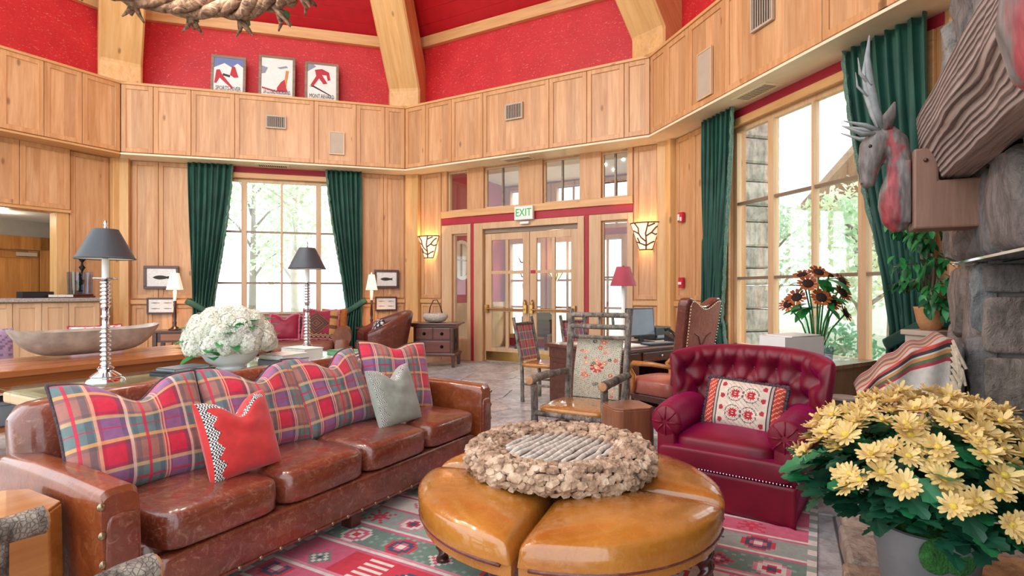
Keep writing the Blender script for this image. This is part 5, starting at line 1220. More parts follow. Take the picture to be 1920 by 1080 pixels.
def candle_lamp(x, label):
    o = thing('candlestick_lamp', label, 'lamp', wloc('B', x, -.05, .666), aB, 'candlestick lamps beside the far sofa')
    MB().lathe([(.10, 0), (.10, .015), (.07, .03), (.06, .045), (.03, .06), (.022, .09), (.032, .13), (.018, .16), (.028, .24), (.018, .42), (.026, .45), (.018, .47), (.026, .50), (.016, .52)], 16).build('turned_base', 'dark_wood', o, smooth=True)
    MB().lathe([(.026, .52), (.03, .70), (.004, .705)], 12).build('candle_sleeve', 'candle_white', o, smooth=True, auto=40)
    b = MB(); b.lathe([(.155, .72), (.08, 1.02)], 4, R('Z', PI/4), cap=False); b.build('shade', 'shade_glow', o); MB().lathe([(.01, 1.0), (.014, 1.04), (.004, 1.07)], 8).build('finial', 'candle_white', o)
    point('lamp_bulb', (0, 0, .86), 9, (1, .76, .50), .05, o)
side_table(.86, 'dark wooden side table left of the far sofa'); candle_lamp(.86, 'candlestick lamp with lit white shade by the left curtain')
side_table(4.28, 'dark wooden side table with drawer right of the far sofa'); candle_lamp(4.28, 'candlestick lamp with lit white shade by the right curtain')
def print_(x0, x1, z0, z1, label, kind):
    o = thing('framed_print', label, 'picture', wloc('B', (x0+x1)/2, OH-.058, (z0+z1)/2), aB, 'framed fish prints'); w_, h_ = (x1-x0)/2, (z1-z0)/2; f = .05 if kind == 1 else .03; b = MB()
    b.box(-w_, w_, -.03, 0, h_-f, h_); b.box(-w_, w_, -.03, 0, -h_, -h_+f); b.box(-w_, -w_+f, -.03, 0, -h_+f, h_-f); b.box(w_-f, w_, -.03, 0, -h_+f, h_-f); b.build('frame', 'dark_wood', o, bevel=.006)
    MB().box(-w_+f, w_-f, -.012, -.002, -h_+f, h_-f).build('sheet', 'paper_print', o)
    def fish(cx, cz, L_, H_):
        b = MB(); up = [(cx-L_/2+L_*t, cz+H_*math.sin(PI*t**.8)*.5) for t in [i/10 for i in range(9)]]; lo = [(x, 2*cz-z) for x, z in up][::-1]; b.prism(up+[(cx+L_*.5, cz+H_*.4), (cx+L_*.45, cz), (cx+L_*.5, cz-H_*.4)]+lo[:-1], -.0145, -.011, lambda x, y, z: (x, z, y)); b.build('fish', 'cover_grey' if kind == 2 else 'grille_dark', o)
    if kind == 1: fish(0, 0, w_*1.0, h_*.35)
    else:
        for dx in (-.42, .42):
            for dz in (-.35, .35): fish(w_*dx, h_*dz, w_*.6, h_*.14)
print_(.22, .80, 1.40, 1.83, 'framed single fish print above the left lamp table', 1); print_(.27, .75, .94, 1.24, 'framed print of four small fish left of the window', 2)
print_(4.34, 4.84, 1.42, 1.80, 'framed single fish print right of the far window', 1); print_(4.36, 4.80, .96, 1.25, 'framed print of four small fish above the tub chair', 2)
# ================================================================ chest and basket by the door
wood('chest_wood', '7a3a24', '54251a', 'x', .3, .4, knots=False, coat=.3)
CH_ = thing('carved_chest', 'dark carved three drawer chest beside the entrance doors', 'chest', wloc('C', 1.12, -.44, 0), aC+.42)
MB().box(-.36, .36, -.27, .27, .24, .72).build('carcass', 'dark_wood', CH_, bevel=.006); MB().box(-.47, .47, -.31, .31, .76, .79).build('chest_top', 'dark_wood', CH_, bevel=.006); MB().box(-.40, .40, -.29, .29, .72, .76).build('cornice', 'dark_wood', CH_, bevel=.006); MB().box(-.41, .41, -.30, .30, .20, .25).build('plinth', 'dark_wood', CH_, bevel=.01)
for x in (-.36, .36):
    for y in (-.25, .25): b = MB(); b.prism([(-.035, -.035), (.035, -.035), (.035, .035), (-.035, .035)], 0, .20, lambda X, Y, Z, x=x, y=y: (x+X*(.7+1.5*Z), y+Y*(.7+1.5*Z), Z)); b.build('leg', 'dark_wood', CH_)
for x0, x1, z0, z1, kn in ((-.31, -.01, .50, .70, (-.16,)), (.01, .31, .50, .70, (.16,)), (-.31, .31, .27, .47, (-.16, .16))):
    d_ = MB().box(x0, x1, -.283, -.268, z0, z1).build('drawer', 'chest_wood', CH_, bevel=.006)
    for k_ in kn: kb = MB(); kb.lathe([(.03, 0), (.028, .012), (.012, .02), (.016, .03), (.004, .034)], 12, T(k_, -.283, (z0+z1)/2) @ R('X', PI/2)); kb.build('knob', 'black_iron', d_, smooth=True)
MB().box(.358, .368, -.17, .17, .28, .68).build('side_panel', 'black_iron', CH_, bevel=.004); b = MB(); b.ball((.368, 0, .47), .08, 12, 8, .15, 1.1, .8); b.build('side_carving', 'black_iron', CH_, smooth=True)
plain('wicker', 'c9bfb2', .8, var=.35, vscale=70, bump=.8, bscale=120)
bk = thing('wicker_basket', 'white wicker basket with hoop handle on the carved chest', 'basket', wloc('C', 1.08, -.42, .792), aC+.42)
MB().lathe([(.10, 0), (.18, .02), (.235, .09), (.22, .15), (.19, .17), (.185, .15), (.215, .09), (.17, .04), (.02, .02)], 28, sy=.8).build('bowl', 'wicker', bk, smooth=True)
MB().tube([(-.12, 0, .15), (-.10, 0, .28), (-.04, 0, .40), (.03, 0, .41), (.09, 0, .29), (.13, 0, .15)], .012, 8).build('handle', 'dark_wood', bk, smooth=True)
# ================================================================ sconces, exit sign, alarms, posters
plain('rust_iron', '7a4a28', .6, .3)
def sconce(w, x, label):
    P, a = FR[w]; o = thing('wall_sconce', label, 'sconce', wloc(w, x, OH-.036, 2.04), a, 'branch pattern wall sconces'); R0, R1, H = .105, .255, .44
    def f(u_, v_): r = R0+(R1-R0)*v_; an = PI*u_; return Vector((-r*math.cos(an), -r*.62*math.sin(an)-.005, H*v_))
    MB().grid(f, 20, 6).build('shade', 'shade_glow', o, smooth=True); fr = MB()
    pt = lambda u_, v_: f(u_, v_)+Vector((0, -.008, 0))
    for v_ in (0, 1): fr.tube([pt(i/16, v_) for i in range(17)], .011, 6)
    for u_ in (0, 1): fr.tube([pt(u_, i/6) for i in range(7)], .011, 6)
    for path in ([(.55, 0), (.56, .3), (.54, .6), (.6, 1)], [(.55, .3), (.40, .45), (.34, .6), (.2, .7), (.1, .72)], [(.34, .6), (.36, .8), (.28, 1)], [(.56, .5), (.7, .62), (.8, .8), (.9, .9)], [(.7, .62), (.85, .55), (.97, .6)], [(.55, .15), (.3, .25), (.12, .3)], [(.3, .25), (.25, .45)], [(.56, .15), (.75, .25), (.9, .3)], [(.6, .85), (.75, .95)]):
        fr.tube([pt(*q) for q in path], .012, 5)
    fr.build('branch_frame', 'rust_iron', o, smooth=True); point('sconce_bulb', (0, -.09, .24), 15, (1, .66, .34), .04, o)
sconce('C', .27, 'branch pattern sconce glowing on the wall left of the doors'); sconce('C', 4.75, 'branch pattern sconce glowing on the wall right of the doors')
ex = thing('exit_sign', 'white exit sign with green letters above the entrance doors', 'sign', wloc('C', 2.50, OH-.10, 2.80), aC)
MB().box(-.19, .19, -.03, .05, -.125, .125).build('sign_box', 'white_plastic', ex, bevel=.006); glow('exit_green', '0fa83c', .25)
m = text_mb('EXIT', .20, .002, squash=.82); b = MB(); b.add([Vector((p.x, -.033-p.z, p.y)) for p in m.v], m.f); b.build('lettering', 'exit_green', ex)
MB().box(-.09, .09, 0, .05, -.20, -.155).build('sensor', 'white_plastic', ex, bevel=.004)
plain('alarm_red', 'c4243a', .4)
fa = thing('fire_strobe', 'red and white fire alarm strobe high on the panelled wall', 'alarm', wloc('D', .22, OH-.035, 2.50), aD); MB().box(-.06, .06, -.05, 0, -.075, .075).build('body', 'alarm_red', fa, bevel=.006); MB().box(-.05, .0, -.065, -.05, -.05, .05).build('strobe_lens', 'white_plastic', fa, bevel=.006); MB().box(.01, .05, -.056, -.05, -.06, -.0).build('horn_grille', 'white_plastic', fa)
fpull = thing('fire_pull', 'red fire alarm pull station low on the panelled wall', 'alarm', wloc('D', .22, OH-.035, 1.49), aD); MB().box(-.055, .055, -.045, 0, -.08, .08).build('body', 'alarm_red', fpull, bevel=.006); MB().box(-.04, .04, -.06, -.045, -.03, .01).build('pull_bar', 'white_plastic', fpull, bevel=.004)
def poster(px0, px1, py0, py1, label, title, art):
    x0, z1 = wp('B', px0, py0, .16); x1, z0 = wp('B', px1, py1, .16); z0 = RT-.058; w_, h_ = (x1-x0)/2, (z1-z0)
    o = thing('framed_poster', label, 'poster', wloc('B', (x0+x1)/2, .17, z0), aB, 'framed winter posters on the ledge'); ti = R('X', -.12); f = .05
    def bx(name, m_, *q): 
        b = MB(); b.box(*q, mtx=ti); return b.build(name, m_, o)
    b = MB(); b.box(-w_, w_, -.02, .02, h_-f, h_, ti); b.box(-w_, w_, -.02, .02, 0, f, ti); b.box(-w_, -w_+f, -.02, .02, f, h_-f, ti); b.box(w_-f, w_, -.02, .02, f, h_-f, ti); b.build('frame', 'grey_wood', o, bevel=.004)
    bx('sheet', 'paper_print', -w_+f, w_-f, -.006, .01, f, h_-f)
    k = -.008
    for col, pts in art:
        b = MB(); W_, H_ = 2*(w_-f), h_-2*f; b.prism([(-w_+f+px*W_, f+pz*H_) for px, pz in pts], k-.002, k, lambda x, y, z: ti @ Vector((x, z, y))); b.build('print_shape', col, o); k -= .0015
    m = text_mb(title, .1, .001); xs = [p.x for p in m.v]; s = (2*(w_-f)*.86)/(max(xs)-min(xs)); b = MB(); b.add([ti @ Vector((p.x*s, k-.003-p.z, f+h_*.15+p.y*1.15)) for p in m.v], m.f); b.build('lettering', 'cover_dark', o)
for nm, c in (('art_blue', '6d7fae'), ('art_snow', 'eee9e4'), ('art_red', 'b8323c'), ('art_grey', '8d93a3'), ('art_gold', 'c98f4a')): plain(nm, c, .6, var=.04)
poster(394, 460, 97, 178, 'framed poster titled sports hiver, left of the three', 'SPORTS-HIVER', [('art_blue', [(0, .55), (1, .55), (1, 1), (0, 1)]), ('art_snow', [(0, .15), (1, .15), (1, .78), (.8, .88), (.6, .76), (.35, .86), (0, .72)]), ('art_red', [(.02, .3), (.1, .3), (.2, .45), (.62, .18), (.66, .22), (.28, .55), (.2, .68), (.08, .66)]), ('art_red', [(.55, .55), (.62, .8), (.72, .78), (.85, .5), (.7, .48)]), ('cover_dark', [(.3, .52), (.55, .48), (.56, .54), (.31, .58)])])
poster(484, 553, 97, 190, 'framed poster titled La Clusaz, middle of the three', 'LA CLUSAZ-G-BORNAND', [('art_snow', [(0, .15), (1, .15), (1, 1), (0, 1)]), ('art_grey', [(.0, .6), (.12, .62), (.2, .76), (0, .8)]), ('art_grey', [(.5, .78), (.8, .84), (.85, .8), (.6, .75)]), ('art_gold', [(.72, .3), (.8, .3), (.88, .72), (.78, .72)]), ('art_red', [(.5, .18), (.85, .2), (.8, .3), (.74, .5), (.62, .42), (.5, .28)]), ('art_red', [(.02, .24), (.5, .17), (.5, .20), (.02, .28)])])
poster(571, 635, 110, 192, 'framed poster titled Mont Revard with red skier, right of the three', 'MONT.REVARD', [('art_snow', [(0, .18), (1, .18), (1, 1), (0, 1)]), ('art_grey', [(.0, .8), (.3, .95), (.2, 1), (0, 1)]), ('art_red', [(.1, .45), (.3, .7), (.25, .86), (.5, .9), (.75, .82), (.8, .62), (.7, .6), (.66, .74), (.5, .74), (.7, .52), (.55, .5), (.4, .64), (.2, .42)]), ('cover_dark', [(.05, .42), (.2, .4), (.8, .2), (.82, .22), (.22, .44)])])
# ================================================================ root-wood ring chandelier
CZ = 4.28; chn = thing('root_chandelier', 'ring chandelier of twisted root wood with green cups hanging from the roof', 'chandelier', (CEN.x, CEN.y, CZ), 0)
def mk_root():
    t = NT('root_wood'); co = t.coords(); n1 = t.n('TexNoise', {'Vector': co, 'Scale': 9., 'Detail': 8., 'Distortion': 2.}); t.set(color=t.ramp(n1, [(.3, lin('4a362e')), (.5, lin('8a6a54')), (.7, lin('b3947c'))]), rough=.8, normal=t.bump(n1, .8, .03)); M['root_wood'] = t.m
mk_root(); rr = random.Random(31)
for s in range(7):
    ph = rr.uniform(0, 6); tw = rr.choice((5, 6, 7)); b = MB(); pts = []
    for k in range(97): an = 2*PI*k/96; q = tw*an+ph; r = 1.02+.075*math.cos(q)+.02*math.sin(3*an+ph); pts.append((r*math.cos(an), r*math.sin(an), .085*math.sin(q)+.02*math.sin(2*an+ph)))
    b.tube(pts, [.052+.012*math.sin(k*.7+ph) for k in range(97)], 8, wob=.12); b.build('root_strand', 'root_wood', chn, smooth=True)
for k in range(14):
    an = 2*PI*(k+.3)/14; b = MB(); c_, s_ = math.cos(an), math.sin(an); p0 = Vector((1.05*c_, 1.05*s_, -.05))
    b.tube([p0, p0+Vector((.06*c_, .06*s_, -.08)), p0+Vector((.18*c_, .18*s_, -.12))], [.05, .035, .015], 7, wob=.2)
    for q in (-.5, .5): b.tube([p0+Vector((.03*c_, .03*s_, -.06)), p0+Vector((.10*math.cos(an+q), .10*math.sin(an+q), -.14)), p0+Vector((.13*math.cos(an+q*1.6), .13*math.sin(an+q*1.6), -.20))], [.035, .022, .008], 6, wob=.2)
    br = b.build('antler_bracket', 'root_wood', chn, smooth=True); MB().lathe([(.015, -.10), (.06, -.07), (.055, -.03), (.03, -.03)], 10, T(p0.x+.09*c_, p0.y+.09*s_, p0.z+.0)).build('green_cup', 'shrub_leaf', br)
for k in range(4): an = PI/4+PI/2*k; MB().tube([(.98*math.cos(an), .98*math.sin(an), 0), (0, 0, 5.2)], .006, 5).build('chain', 'black_iron', chn)
for k in range(6): an = 2*PI*k/6; point('ceiling_fill_light', (.75*math.cos(an), .75*math.sin(an), .75), 55, (1, .86, .70), .03, chn)  # unseen lights added above the ring to brighten the red ceiling
# ================================================================ hickory rocking chair
def mk_hick(name, ca, cb, cc):
    t = NT(name); co = t.coords(rnd=True); n1 = t.n('TexNoise', {'Vector': t.coords((30, 30, 5), rnd=True), 'Scale': 1., 'Detail': 6., 'Distortion': .8}); n2 = t.n('TexNoise', {'Vector': co, 'Scale': 14., 'Detail': 5.})
    v_ = t.n('TexVoronoi', {'Vector': t.coords((75, 75, 60), rnd=True), 'Scale': 1.}, feature='DISTANCE_TO_EDGE'); ck = t.ramp((v_, 'Distance'), [(.0, (.18, .16, .15, 1)), (.14, (1, 1, 1, 1))]); c = t.mix(.45, t.ramp(n1, [(.3, lin(ca)), (.5, lin(cb)), (.7, lin(cc))]), t.ramp(n2, [(.35, lin(ca)), (.65, lin(cc))])); t.set(color=t.mix(.5, c, ck, 'MULTIPLY'), rough=.8, normal=t.bump(ck, .5, .012, normal=t.bump(n1, .9, .015))); M[name] = t.m
mk_hick('hickory_bark', '38302a', '756a60', 'b5aa9c'); plain('cut_wood', 'b9875c', .6, var=.2, vscale=30)
def log(parent, name, pts, r, seg=10, m='hickory_bark', wob=.08, n=None):
    b = MB(); P_ = [Vector(p) for p in pts]; Q = []
    for i in range(len(P_)-1):
        for k in range(5): Q.append(P_[i].lerp(P_[i+1], k/5))
    Q.append(P_[-1]); rr = r if hasattr(r, '__len__') else [r]*2
    b.tube(Q, [rr[0]+(rr[-1]-rr[0])*i/(len(Q)-1) for i in range(len(Q))], seg, wob=wob*1.6); return b.build(name, m, parent, smooth=True, auto=55)
RK = thing('rocking_chair', 'hickory log rocking chair with floral back panel and tan leather seat', 'rocking chair', (.56, 4.42, .0), math.radians(-30))
for sg in (-1, 1):
    log(RK, 'back_post', [(sg*.25, .24, .10), (sg*.255, .30, .5), (sg*.265, .40, 1.20)], (.030, .027)); log(RK, 'front_post', [(sg*.29, -.26, .08), (sg*.29, -.27, .63)], (.030, .028))
    log(RK, 'arm', [(sg*.275, .30, .66), (sg*.30, -.05, .67), (sg*.30, -.33, .66)], (.028, .036)); MB().lathe([(.034, 0), (.03, .006), (.002, .008)], 10, T(sg*.30, -.33, .66) @ R('X', PI/2)).build('arm_end', 'cut_wood', RK)
    log(RK, 'rocker', [(sg*.27, -.50, .09), (sg*.27, -.25, .035), (sg*.27, .1, .03), (sg*.27, .45, .09), (sg*.27, .62, .16)], .024); log(RK, 'side_stretcher', [(sg*.28, -.26, .26), (sg*.255, .26, .26)], .017)
for z, y in ((1.15, .385), (1.05, .37), (.96, .355)): log(RK, 'back_rail', [(-.26, y, z), (.26, y, z)], .022 if z != .96 else .018)
for x in (-.12, 0, .12): log(RK, 'spindle', [(x*1.1, .37, 1.05), (x, .385, 1.15)], .012, 7)
log(RK, 'front_rail', [(-.29, -.27, .40), (.29, -.27, .40)], .022); log(RK, 'front_stretcher', [(-.29, -.26, .22), (.29, -.26, .22)], .018); log(RK, 'rear_rail', [(-.25, .27, .42), (.25, .27, .42)], .02)
b = MB(); b.pillowbox(.56, .54, .06, (0, 0, .425), 6, 12, .012); b.build('seat', 'tan_leather', RK, smooth=True)
rf = random.Random(12); FL = [(rf.uniform(.08, .92), rf.uniform(.04, .96), rf.uniform(.04, .075), rf.choice(['c9503c', 'd98f78', 'b83a34', '4a4a3c', 'd9684c'])) for _ in range(26)]+[(.5, .52, .15, 'b8382a')]
def floral(u_, v_):
    y = v_*1.7; x = u_
    for cx, cv, r, c in FL:
        dx, dy = x-cx, y-cv*1.7; d = math.hypot(dx, dy)
        if d < r:
            if d < r*.3: return 'e4c9a0' if c != '4a4a3c' else 'b8b09a'
            return c if math.cos(math.atan2(dy, dx)*7) > -.45 or d < r*.55 else 'b9b19c'
    h = math.sin(x*61+5*math.sin(y*17))*math.sin(y*53+4*math.sin(x*13))
    return '6f7a66' if h > .72 else ('a56a54' if h < -.82 else 'b9b19c')
def bp(u_, v_): z = .45+.49*v_; return Vector((-.205+.41*u_, .285+.115*v_**1.2-.05*math.sin(PI*v_)*.3, z))
c = MB().grid(bp, 72, 96, col=lambda u_, v_: lin(floral(u_, v_))).build('back_panel', 'printed_cloth', RK, smooth=True); md = c.modifiers.new('t', 'SOLIDIFY'); md.thickness = .02; md.offset = -1
# ---- blocks of solid wood used as side tables
def cube_stool(label, loc, rz, s, h, m):
    o = thing('wood_block_stool', label, 'stool', loc, rz, 'solid wood block stools'); b = MB(); c_ = s*.16
    pl = lambda k: [(-s/2*k+c_, -s/2*k), (s/2*k-c_, -s/2*k), (s/2*k, -s/2*k+c_), (s/2*k, s/2*k-c_), (s/2*k-c_, s/2*k), (-s/2*k+c_, s/2*k), (-s/2*k, s/2*k-c_), (-s/2*k, -s/2*k+c_)]
    P_ = [(x, y, z) for z, k in ((0, .92), (h*.5, 1.02), (h-.012, 1.0)) for x, y in pl(k)]; f = [(j*8+i, j*8+(i+1) % 8, (j+1)*8+(i+1) % 8, (j+1)*8+i) for j in range(2) for i in range(8)]+[tuple(range(8))[::-1]]; b.add(P_, f); b.f.append(tuple(16+i for i in range(8))); b.build('body', m, o, bevel=.006)
    T_ = MB(); T_.prism(pl(.985), h-.012, h); T_.build('top_face', m, o, bevel=.004)
wood('block_wood', 'a86f4e', '7d4a34', 'z', .3, .4, knots=True, coat=.3)
cube_stool('faceted wood block stool between rocking chair and velvet armchair', at(1176, 3.92), .25, .30, .55, 'block_wood')
cube_stool('honey wood block stool at the near end of the leather sofa', (-1.92, 1.98, 0), AU, .40, .56, 'honey_wood')
# ---- rustic log armchair at the very left foreground
FCH = thing('log_armchair', 'rustic log armchair cut off at the lower left, arms pointing at the rug', 'armchair', uv(.42, -1.80, .012), AU-PI/2+PI)
for sg in (-1, 1):
    log(FCH, 'arm', [(sg*.31, .34, .63), (sg*.31, 0, .635), (sg*.31, -.36, .63)], (.036, .04), 12); MB().lathe([(.039, 0), (.034, .008), (.002, .01)], 12, T(sg*.31, -.36, .63) @ R('X', PI/2)).build('arm_end', 'cut_wood', FCH); log(FCH, 'front_post', [(sg*.31, -.24, 0), (sg*.31, -.24, .62)], .038, 12); log(FCH, 'back_post', [(sg*.29, .32, 0), (sg*.29, .40, .95)], .036, 12)
    MB().lathe([(.022, 0), (.015, .006), (.002, .007)], 9, T(sg*.31-.012, -.12, .672)).build('knot', 'cut_wood', FCH)
log(FCH, 'front_rail', [(-.31, -.25, .36), (.31, -.25, .36)], .03); log(FCH, 'back_rail', [(-.29, .40, .9), (.29, .40, .9)], .03); log(FCH, 'rear_rail', [(-.29, .33, .38), (.29, .33, .38)], .028)
b = MB(); b.pillowbox(.56, .54, .09, (0, .02, .40), 6, 10); b.build('seat', 'tan_leather', FCH, smooth=True); b = MB(); b.pillowbox(.5, .06, .40, (0, .38, .68), 6, 10); b.build('back_panel', 'tan_leather', FCH, smooth=True)
# ================================================================ desk group
DR = math.radians(36.87); DC = Vector((1.32, 6.40)); dx_, dy_ = Vector((.8, .6)), Vector((-.6, .8))
def dk(x, y, z=0): p = DC+dx_*x+dy_*y; return (p.x, p.y, z)
DS = thing('writing_desk', 'dark mahogany pedestal desk with papers and monitor', 'desk', dk(0, 0), DR)
MB().box(-.78, .78, -.53, .53, .72, .76).build('desk_top', 'desk_wood', DS, bevel=.012); MB().box(-.66, .66, -.42, .42, .7601, .7625).build('leather_inlay', 'grille_beige', DS)
for x0, x1 in ((-.75, -.33), (.33, .75)): MB().box(x0, x1, -.48, .48, .04, .60).build('pedestal', 'desk_wood', DS, bevel=.006); MB().box(x0-.01, x1+.01, -.49, .49, 0, .06).build('plinth', 'desk_wood', DS)
MB().box(-.75, .75, -.49, .49, .60, .72).build('frieze', 'desk_wood', DS, bevel=.004); MB().box(-.33, .33, .40, .43, .1, .60).build('modesty_panel', 'desk_wood', DS)
for x0, x1 in ((-.74, -.35), (-.31, .31), (.35, .74)):
    d_ = MB().box(x0+.01, x1-.01, -.505, -.488, .615, .705).build('drawer', 'desk_wood', DS, bevel=.008); MB().ball(((x0+x1)/2, -.515, .66), .014, 10, 6).build('knob', 'chrome', d_, smooth=True)
for x0, x1 in ((-.74, -.35), (.35, .74)):
    for z0, z1 in ((.08, .24), (.26, .42), (.44, .59)): d_ = MB().box(x0+.015, x1-.015, -.495, -.478, z0, z1).build('drawer', 'desk_wood', DS, bevel=.008); MB().ball(((x0+x1)/2, -.505, (z0+z1)/2), .013, 10, 6).build('knob', 'chrome', d_, smooth=True)
for z0, z1 in ((.08, .55),):
    for y0, y1 in ((-.44, -.02), (.02, .44)): MB().box(-.765, -.75, y0, y1, z0, z1).build('side_panel', 'desk_wood', DS, bevel=.008)
for i, (x, y, rz, w_, h_) in enumerate(((-.45, -.28, .2, .30, .22), (-.2, -.2, -.15, .22, .30), (-.5, .1, .5, .21, .28))):
    o = thing('paper_sheet', ['large white paper at the desk corner nearest the rocking chair', 'white sheet in the middle of the desk', 'white sheet at the back left of the desk'][i], 'paper', dk(x, y, .763+i*.0012), DR+rz, 'papers on the desk'); MB().box(-w_/2, w_/2, -h_/2, h_/2, 0, .001).build('sheet', 'white_paint', o)
mn = thing('computer_monitor', 'grey flat screen computer monitor on the desk', 'monitor', dk(.14, -.12, .763), DR-.1); plain('screen_grey', '707a84', .2, var=.15, vscale=3)
MB().box(-.12, .12, -.09, .09, 0, .015).build('stand_base', 'black_plastic', mn, bevel=.004); MB().box(-.03, .03, .0, .03, .015, .2).build('stand_neck', 'black_plastic', mn)
tm = R('X', -.1); MB().box(-.205, .205, -.02, .02, .07, .40, tm).build('bezel', 'black_plastic', mn, bevel=.004); MB().box(-.188, .188, -.0225, -.018, .088, .383, tm).build('screen', 'screen_grey', mn)
kb = thing('keyboard', 'black keyboard lying below the monitor', 'keyboard', dk(.10, -.38, .763), DR-.1); MB().box(-.2, .2, -.07, .07, 0, .018).build('case', 'black_plastic', kb, bevel=.004); b = MB()
for r_ in range(4):
    for c_ in range(13): b.box(-.19+c_*.029, -.165+c_*.029, -.06+r_*.03, -.036+r_*.03, .018, .024)
b.build('keys', 'cover_grey', kb)
ph = thing('desk_phone', 'black desk telephone with handset beside the monitor', 'telephone', dk(.50, -.32, .763), DR-.3); MB().prism([(-.1, 0), (.1, 0), (.1, .09), (-.1, .03)], -.09, .09, lambda x, y, z: (z, x, y)).build('phone_base', 'black_plastic', ph, bevel=.006); b = MB(); b.tube([(-.06, -.1, .07), (-.065, -.05, .11), (-.065, .05, .15), (-.06, .10, .14)], [.024, .016, .016, .026], 10); b.build('handset', 'black_plastic', ph, smooth=True)
b = MB(); b.box(-.02, .07, -.06, .03, .05, .075, R('X', .3)); b.build('keypad', 'cover_grey', ph); b = MB(); b.tube([(.08, .02, .03), (.13, -.03, .01), (.15, -.12, .01), (.12, -.19, .008)], .005, 6); b.build('cord', 'black_plastic', ph, smooth=True)
pt_ = thing('desk_printer', 'black printer with white paper in its tray on the desk', 'printer', dk(.62, .12, .763), DR); MB().box(-.15, .15, -.17, .17, 0, .16).build('body', 'black_plastic', pt_, bevel=.012); MB().box(-.11, .11, .0, .01, .15, .33, R('X', -.25)).build('paper', 'white_paint', pt_); MB().box(-.12, .12, -.19, -.17, .03, .06).build('output_slot', 'cover_grey', pt_)
dlm = thing('desk_lamp', 'desk lamp with dusty red shade behind the monitor', 'lamp', dk(.36, .36, .763), DR); mk_velvet('dusty_red', 'a03a4a', 'b54c5a', .8, .3)
MB().lathe([(.08, 0), (.08, .015), (.03, .03), (.022, .06), (.022, .62), (.01, .64)], 16).build('base', 'candle_white', dlm, smooth=True, auto=40); MB().lathe([(.165, .66), (.085, .90)], 28, cap=False).build('shade', 'dusty_red', dlm, smooth=True); MB().lathe([(.006, .62), (.006, .90), (.012, .91), (.003, .925)], 8).build('harp', 'brass', dlm)
# tall leather desk chair seen from behind
WC = thing('leather_desk_chair', 'tall brown leather desk chair seen from behind, nailhead border', 'chair', (1.47, 5.22, 0), PI+math.radians(36.87))
def wback(x, z): return abs(x) <= .5
pf = []
for i in range(21):
    t = -1+2*i/20; pf.append((t*.26*(1-.0*abs(t)), 1.27-.045*math.cos(t*PI)-.03*abs(t)**6+(-.03 if abs(t) > .97 else 0)))
out = [(-.22, .50)]+pf+[(.22, .50)]
def lean(x, y, z): return (x, .24+y+.16*(z-.5), z)
b = MB(); b.prism(out, -.06, .05, lambda x, z, y: lean(x, y, z)); b.build('backrest', 'dark_leather', WC, bevel=.03, seg=3)
b = MB(); ins = [(x*.86, .50+(z-.5)*.955) for x, z in out]; b.prism(ins, .05, .066, lambda x, z, y: lean(x, y, z)); b.build('outside_back', 'window_lit_leather', WC, bevel=.008)  # pinkish cast of the window light is painted into this leather's colour
nl2 = None
for i in range(len(ins)):
    p, q = ins[i], ins[(i+1) % len(ins)]; L_ = math.hypot(q[0]-p[0], q[1]-p[1]); k_ = max(1, int(L_/.026))
    for j in range(k_):
        x, z = p[0]+(q[0]-p[0])*j/k_, p[1]+(q[1]-p[1])*j/k_; pos = lean(x*1.02, .066, z)
        if nl2 is None: nl2 = MB().ball((0, 0, 0), .007, 6, 5).build('nail', 'nail_brass', WC, loc=pos)
        else: inst(nl2, WC, T(*pos))
b = MB(); b.tube([lean(x, .068, z) for x, z in ((-.12, .98), (-.06, .955), (-.015, .88))], .005, 5); b.tube([lean(x, .068, z) for x, z in ((.12, .98), (.06, .955), (.015, .88))], .005, 5); b.build('stitching', 'dark_leather', WC)
b = MB(); b.pillowbox(.52, .52, .16, (0, -.03, .46), 6, 12, .02); b.build('seat', 'window_lit_leather', WC, smooth=True); MB().box(-.24, .24, -.26, .22, .33, .39).build('seat_frame', 'dark_wood', WC, bevel=.01)
for sg in (-1, 1): b = MB(); b.tube([(sg*.26, .24, .68), (sg*.285, .05, .69), (sg*.29, -.16, .68), (sg*.285, -.22, .63), (sg*.275, -.17, .56), (sg*.27, -.18, .48), (sg*.26, -.20, .40)], [.018, .022, .026, .024, .020, .022, .026], 10); b.build('arm', 'honey_wood', WC, smooth=True)
for sg in (-1, 1):
    for y in (-.24, .22): b = MB(); b.tube([(sg*.22, y, .36), (sg*.23, y*1.1, .15), (sg*.23, y*1.15, 0)], [.03, .024, .02], 8); b.build('leg', 'dark_wood', WC, smooth=True)
# two hickory side chairs with plaid backs on the far side of the desk
def plaid_chair(loc, rz, label):
    o = thing('plaid_side_chair', label, 'chair', loc, rz, 'hickory chairs with plaid backs')
    for sg in (-1, 1): log(o, 'back_post', [(sg*.21, .20, 0), (sg*.21, .21, .45), (sg*.215, .33, 1.03)], (.024, .02), 8); log(o, 'front_leg', [(sg*.22, -.22, 0), (sg*.22, -.22, .44)], .024, 8); log(o, 'stretcher', [(sg*.22, -.22, .22), (sg*.21, .20, .22)], .014, 7)
    log(o, 'top_rail', [(-.21, .31, .95), (.21, .31, .95)], .016, 7); log(o, 'front_rail', [(-.22, -.22, .25), (.22, -.22, .25)], .014, 7)
    b = MB(); b.pillowbox(.48, .46, .06, (0, 0, .455), 6, 10); b.build('seat', 'tan_leather', o, smooth=True); pf_ = plaid(.2, .3)
    c_ = MB().grid(lambda u_, v_: Vector((-.185+.37*u_, .215+.10*v_, .50+.44*v_)), 36, 44, col=lambda u_, v_: lin(pf_(u_, v_))).build('back_panel', 'plaid_cloth', o, smooth=True); md = c_.modifiers.new('t', 'SOLIDIFY'); md.thickness = .03
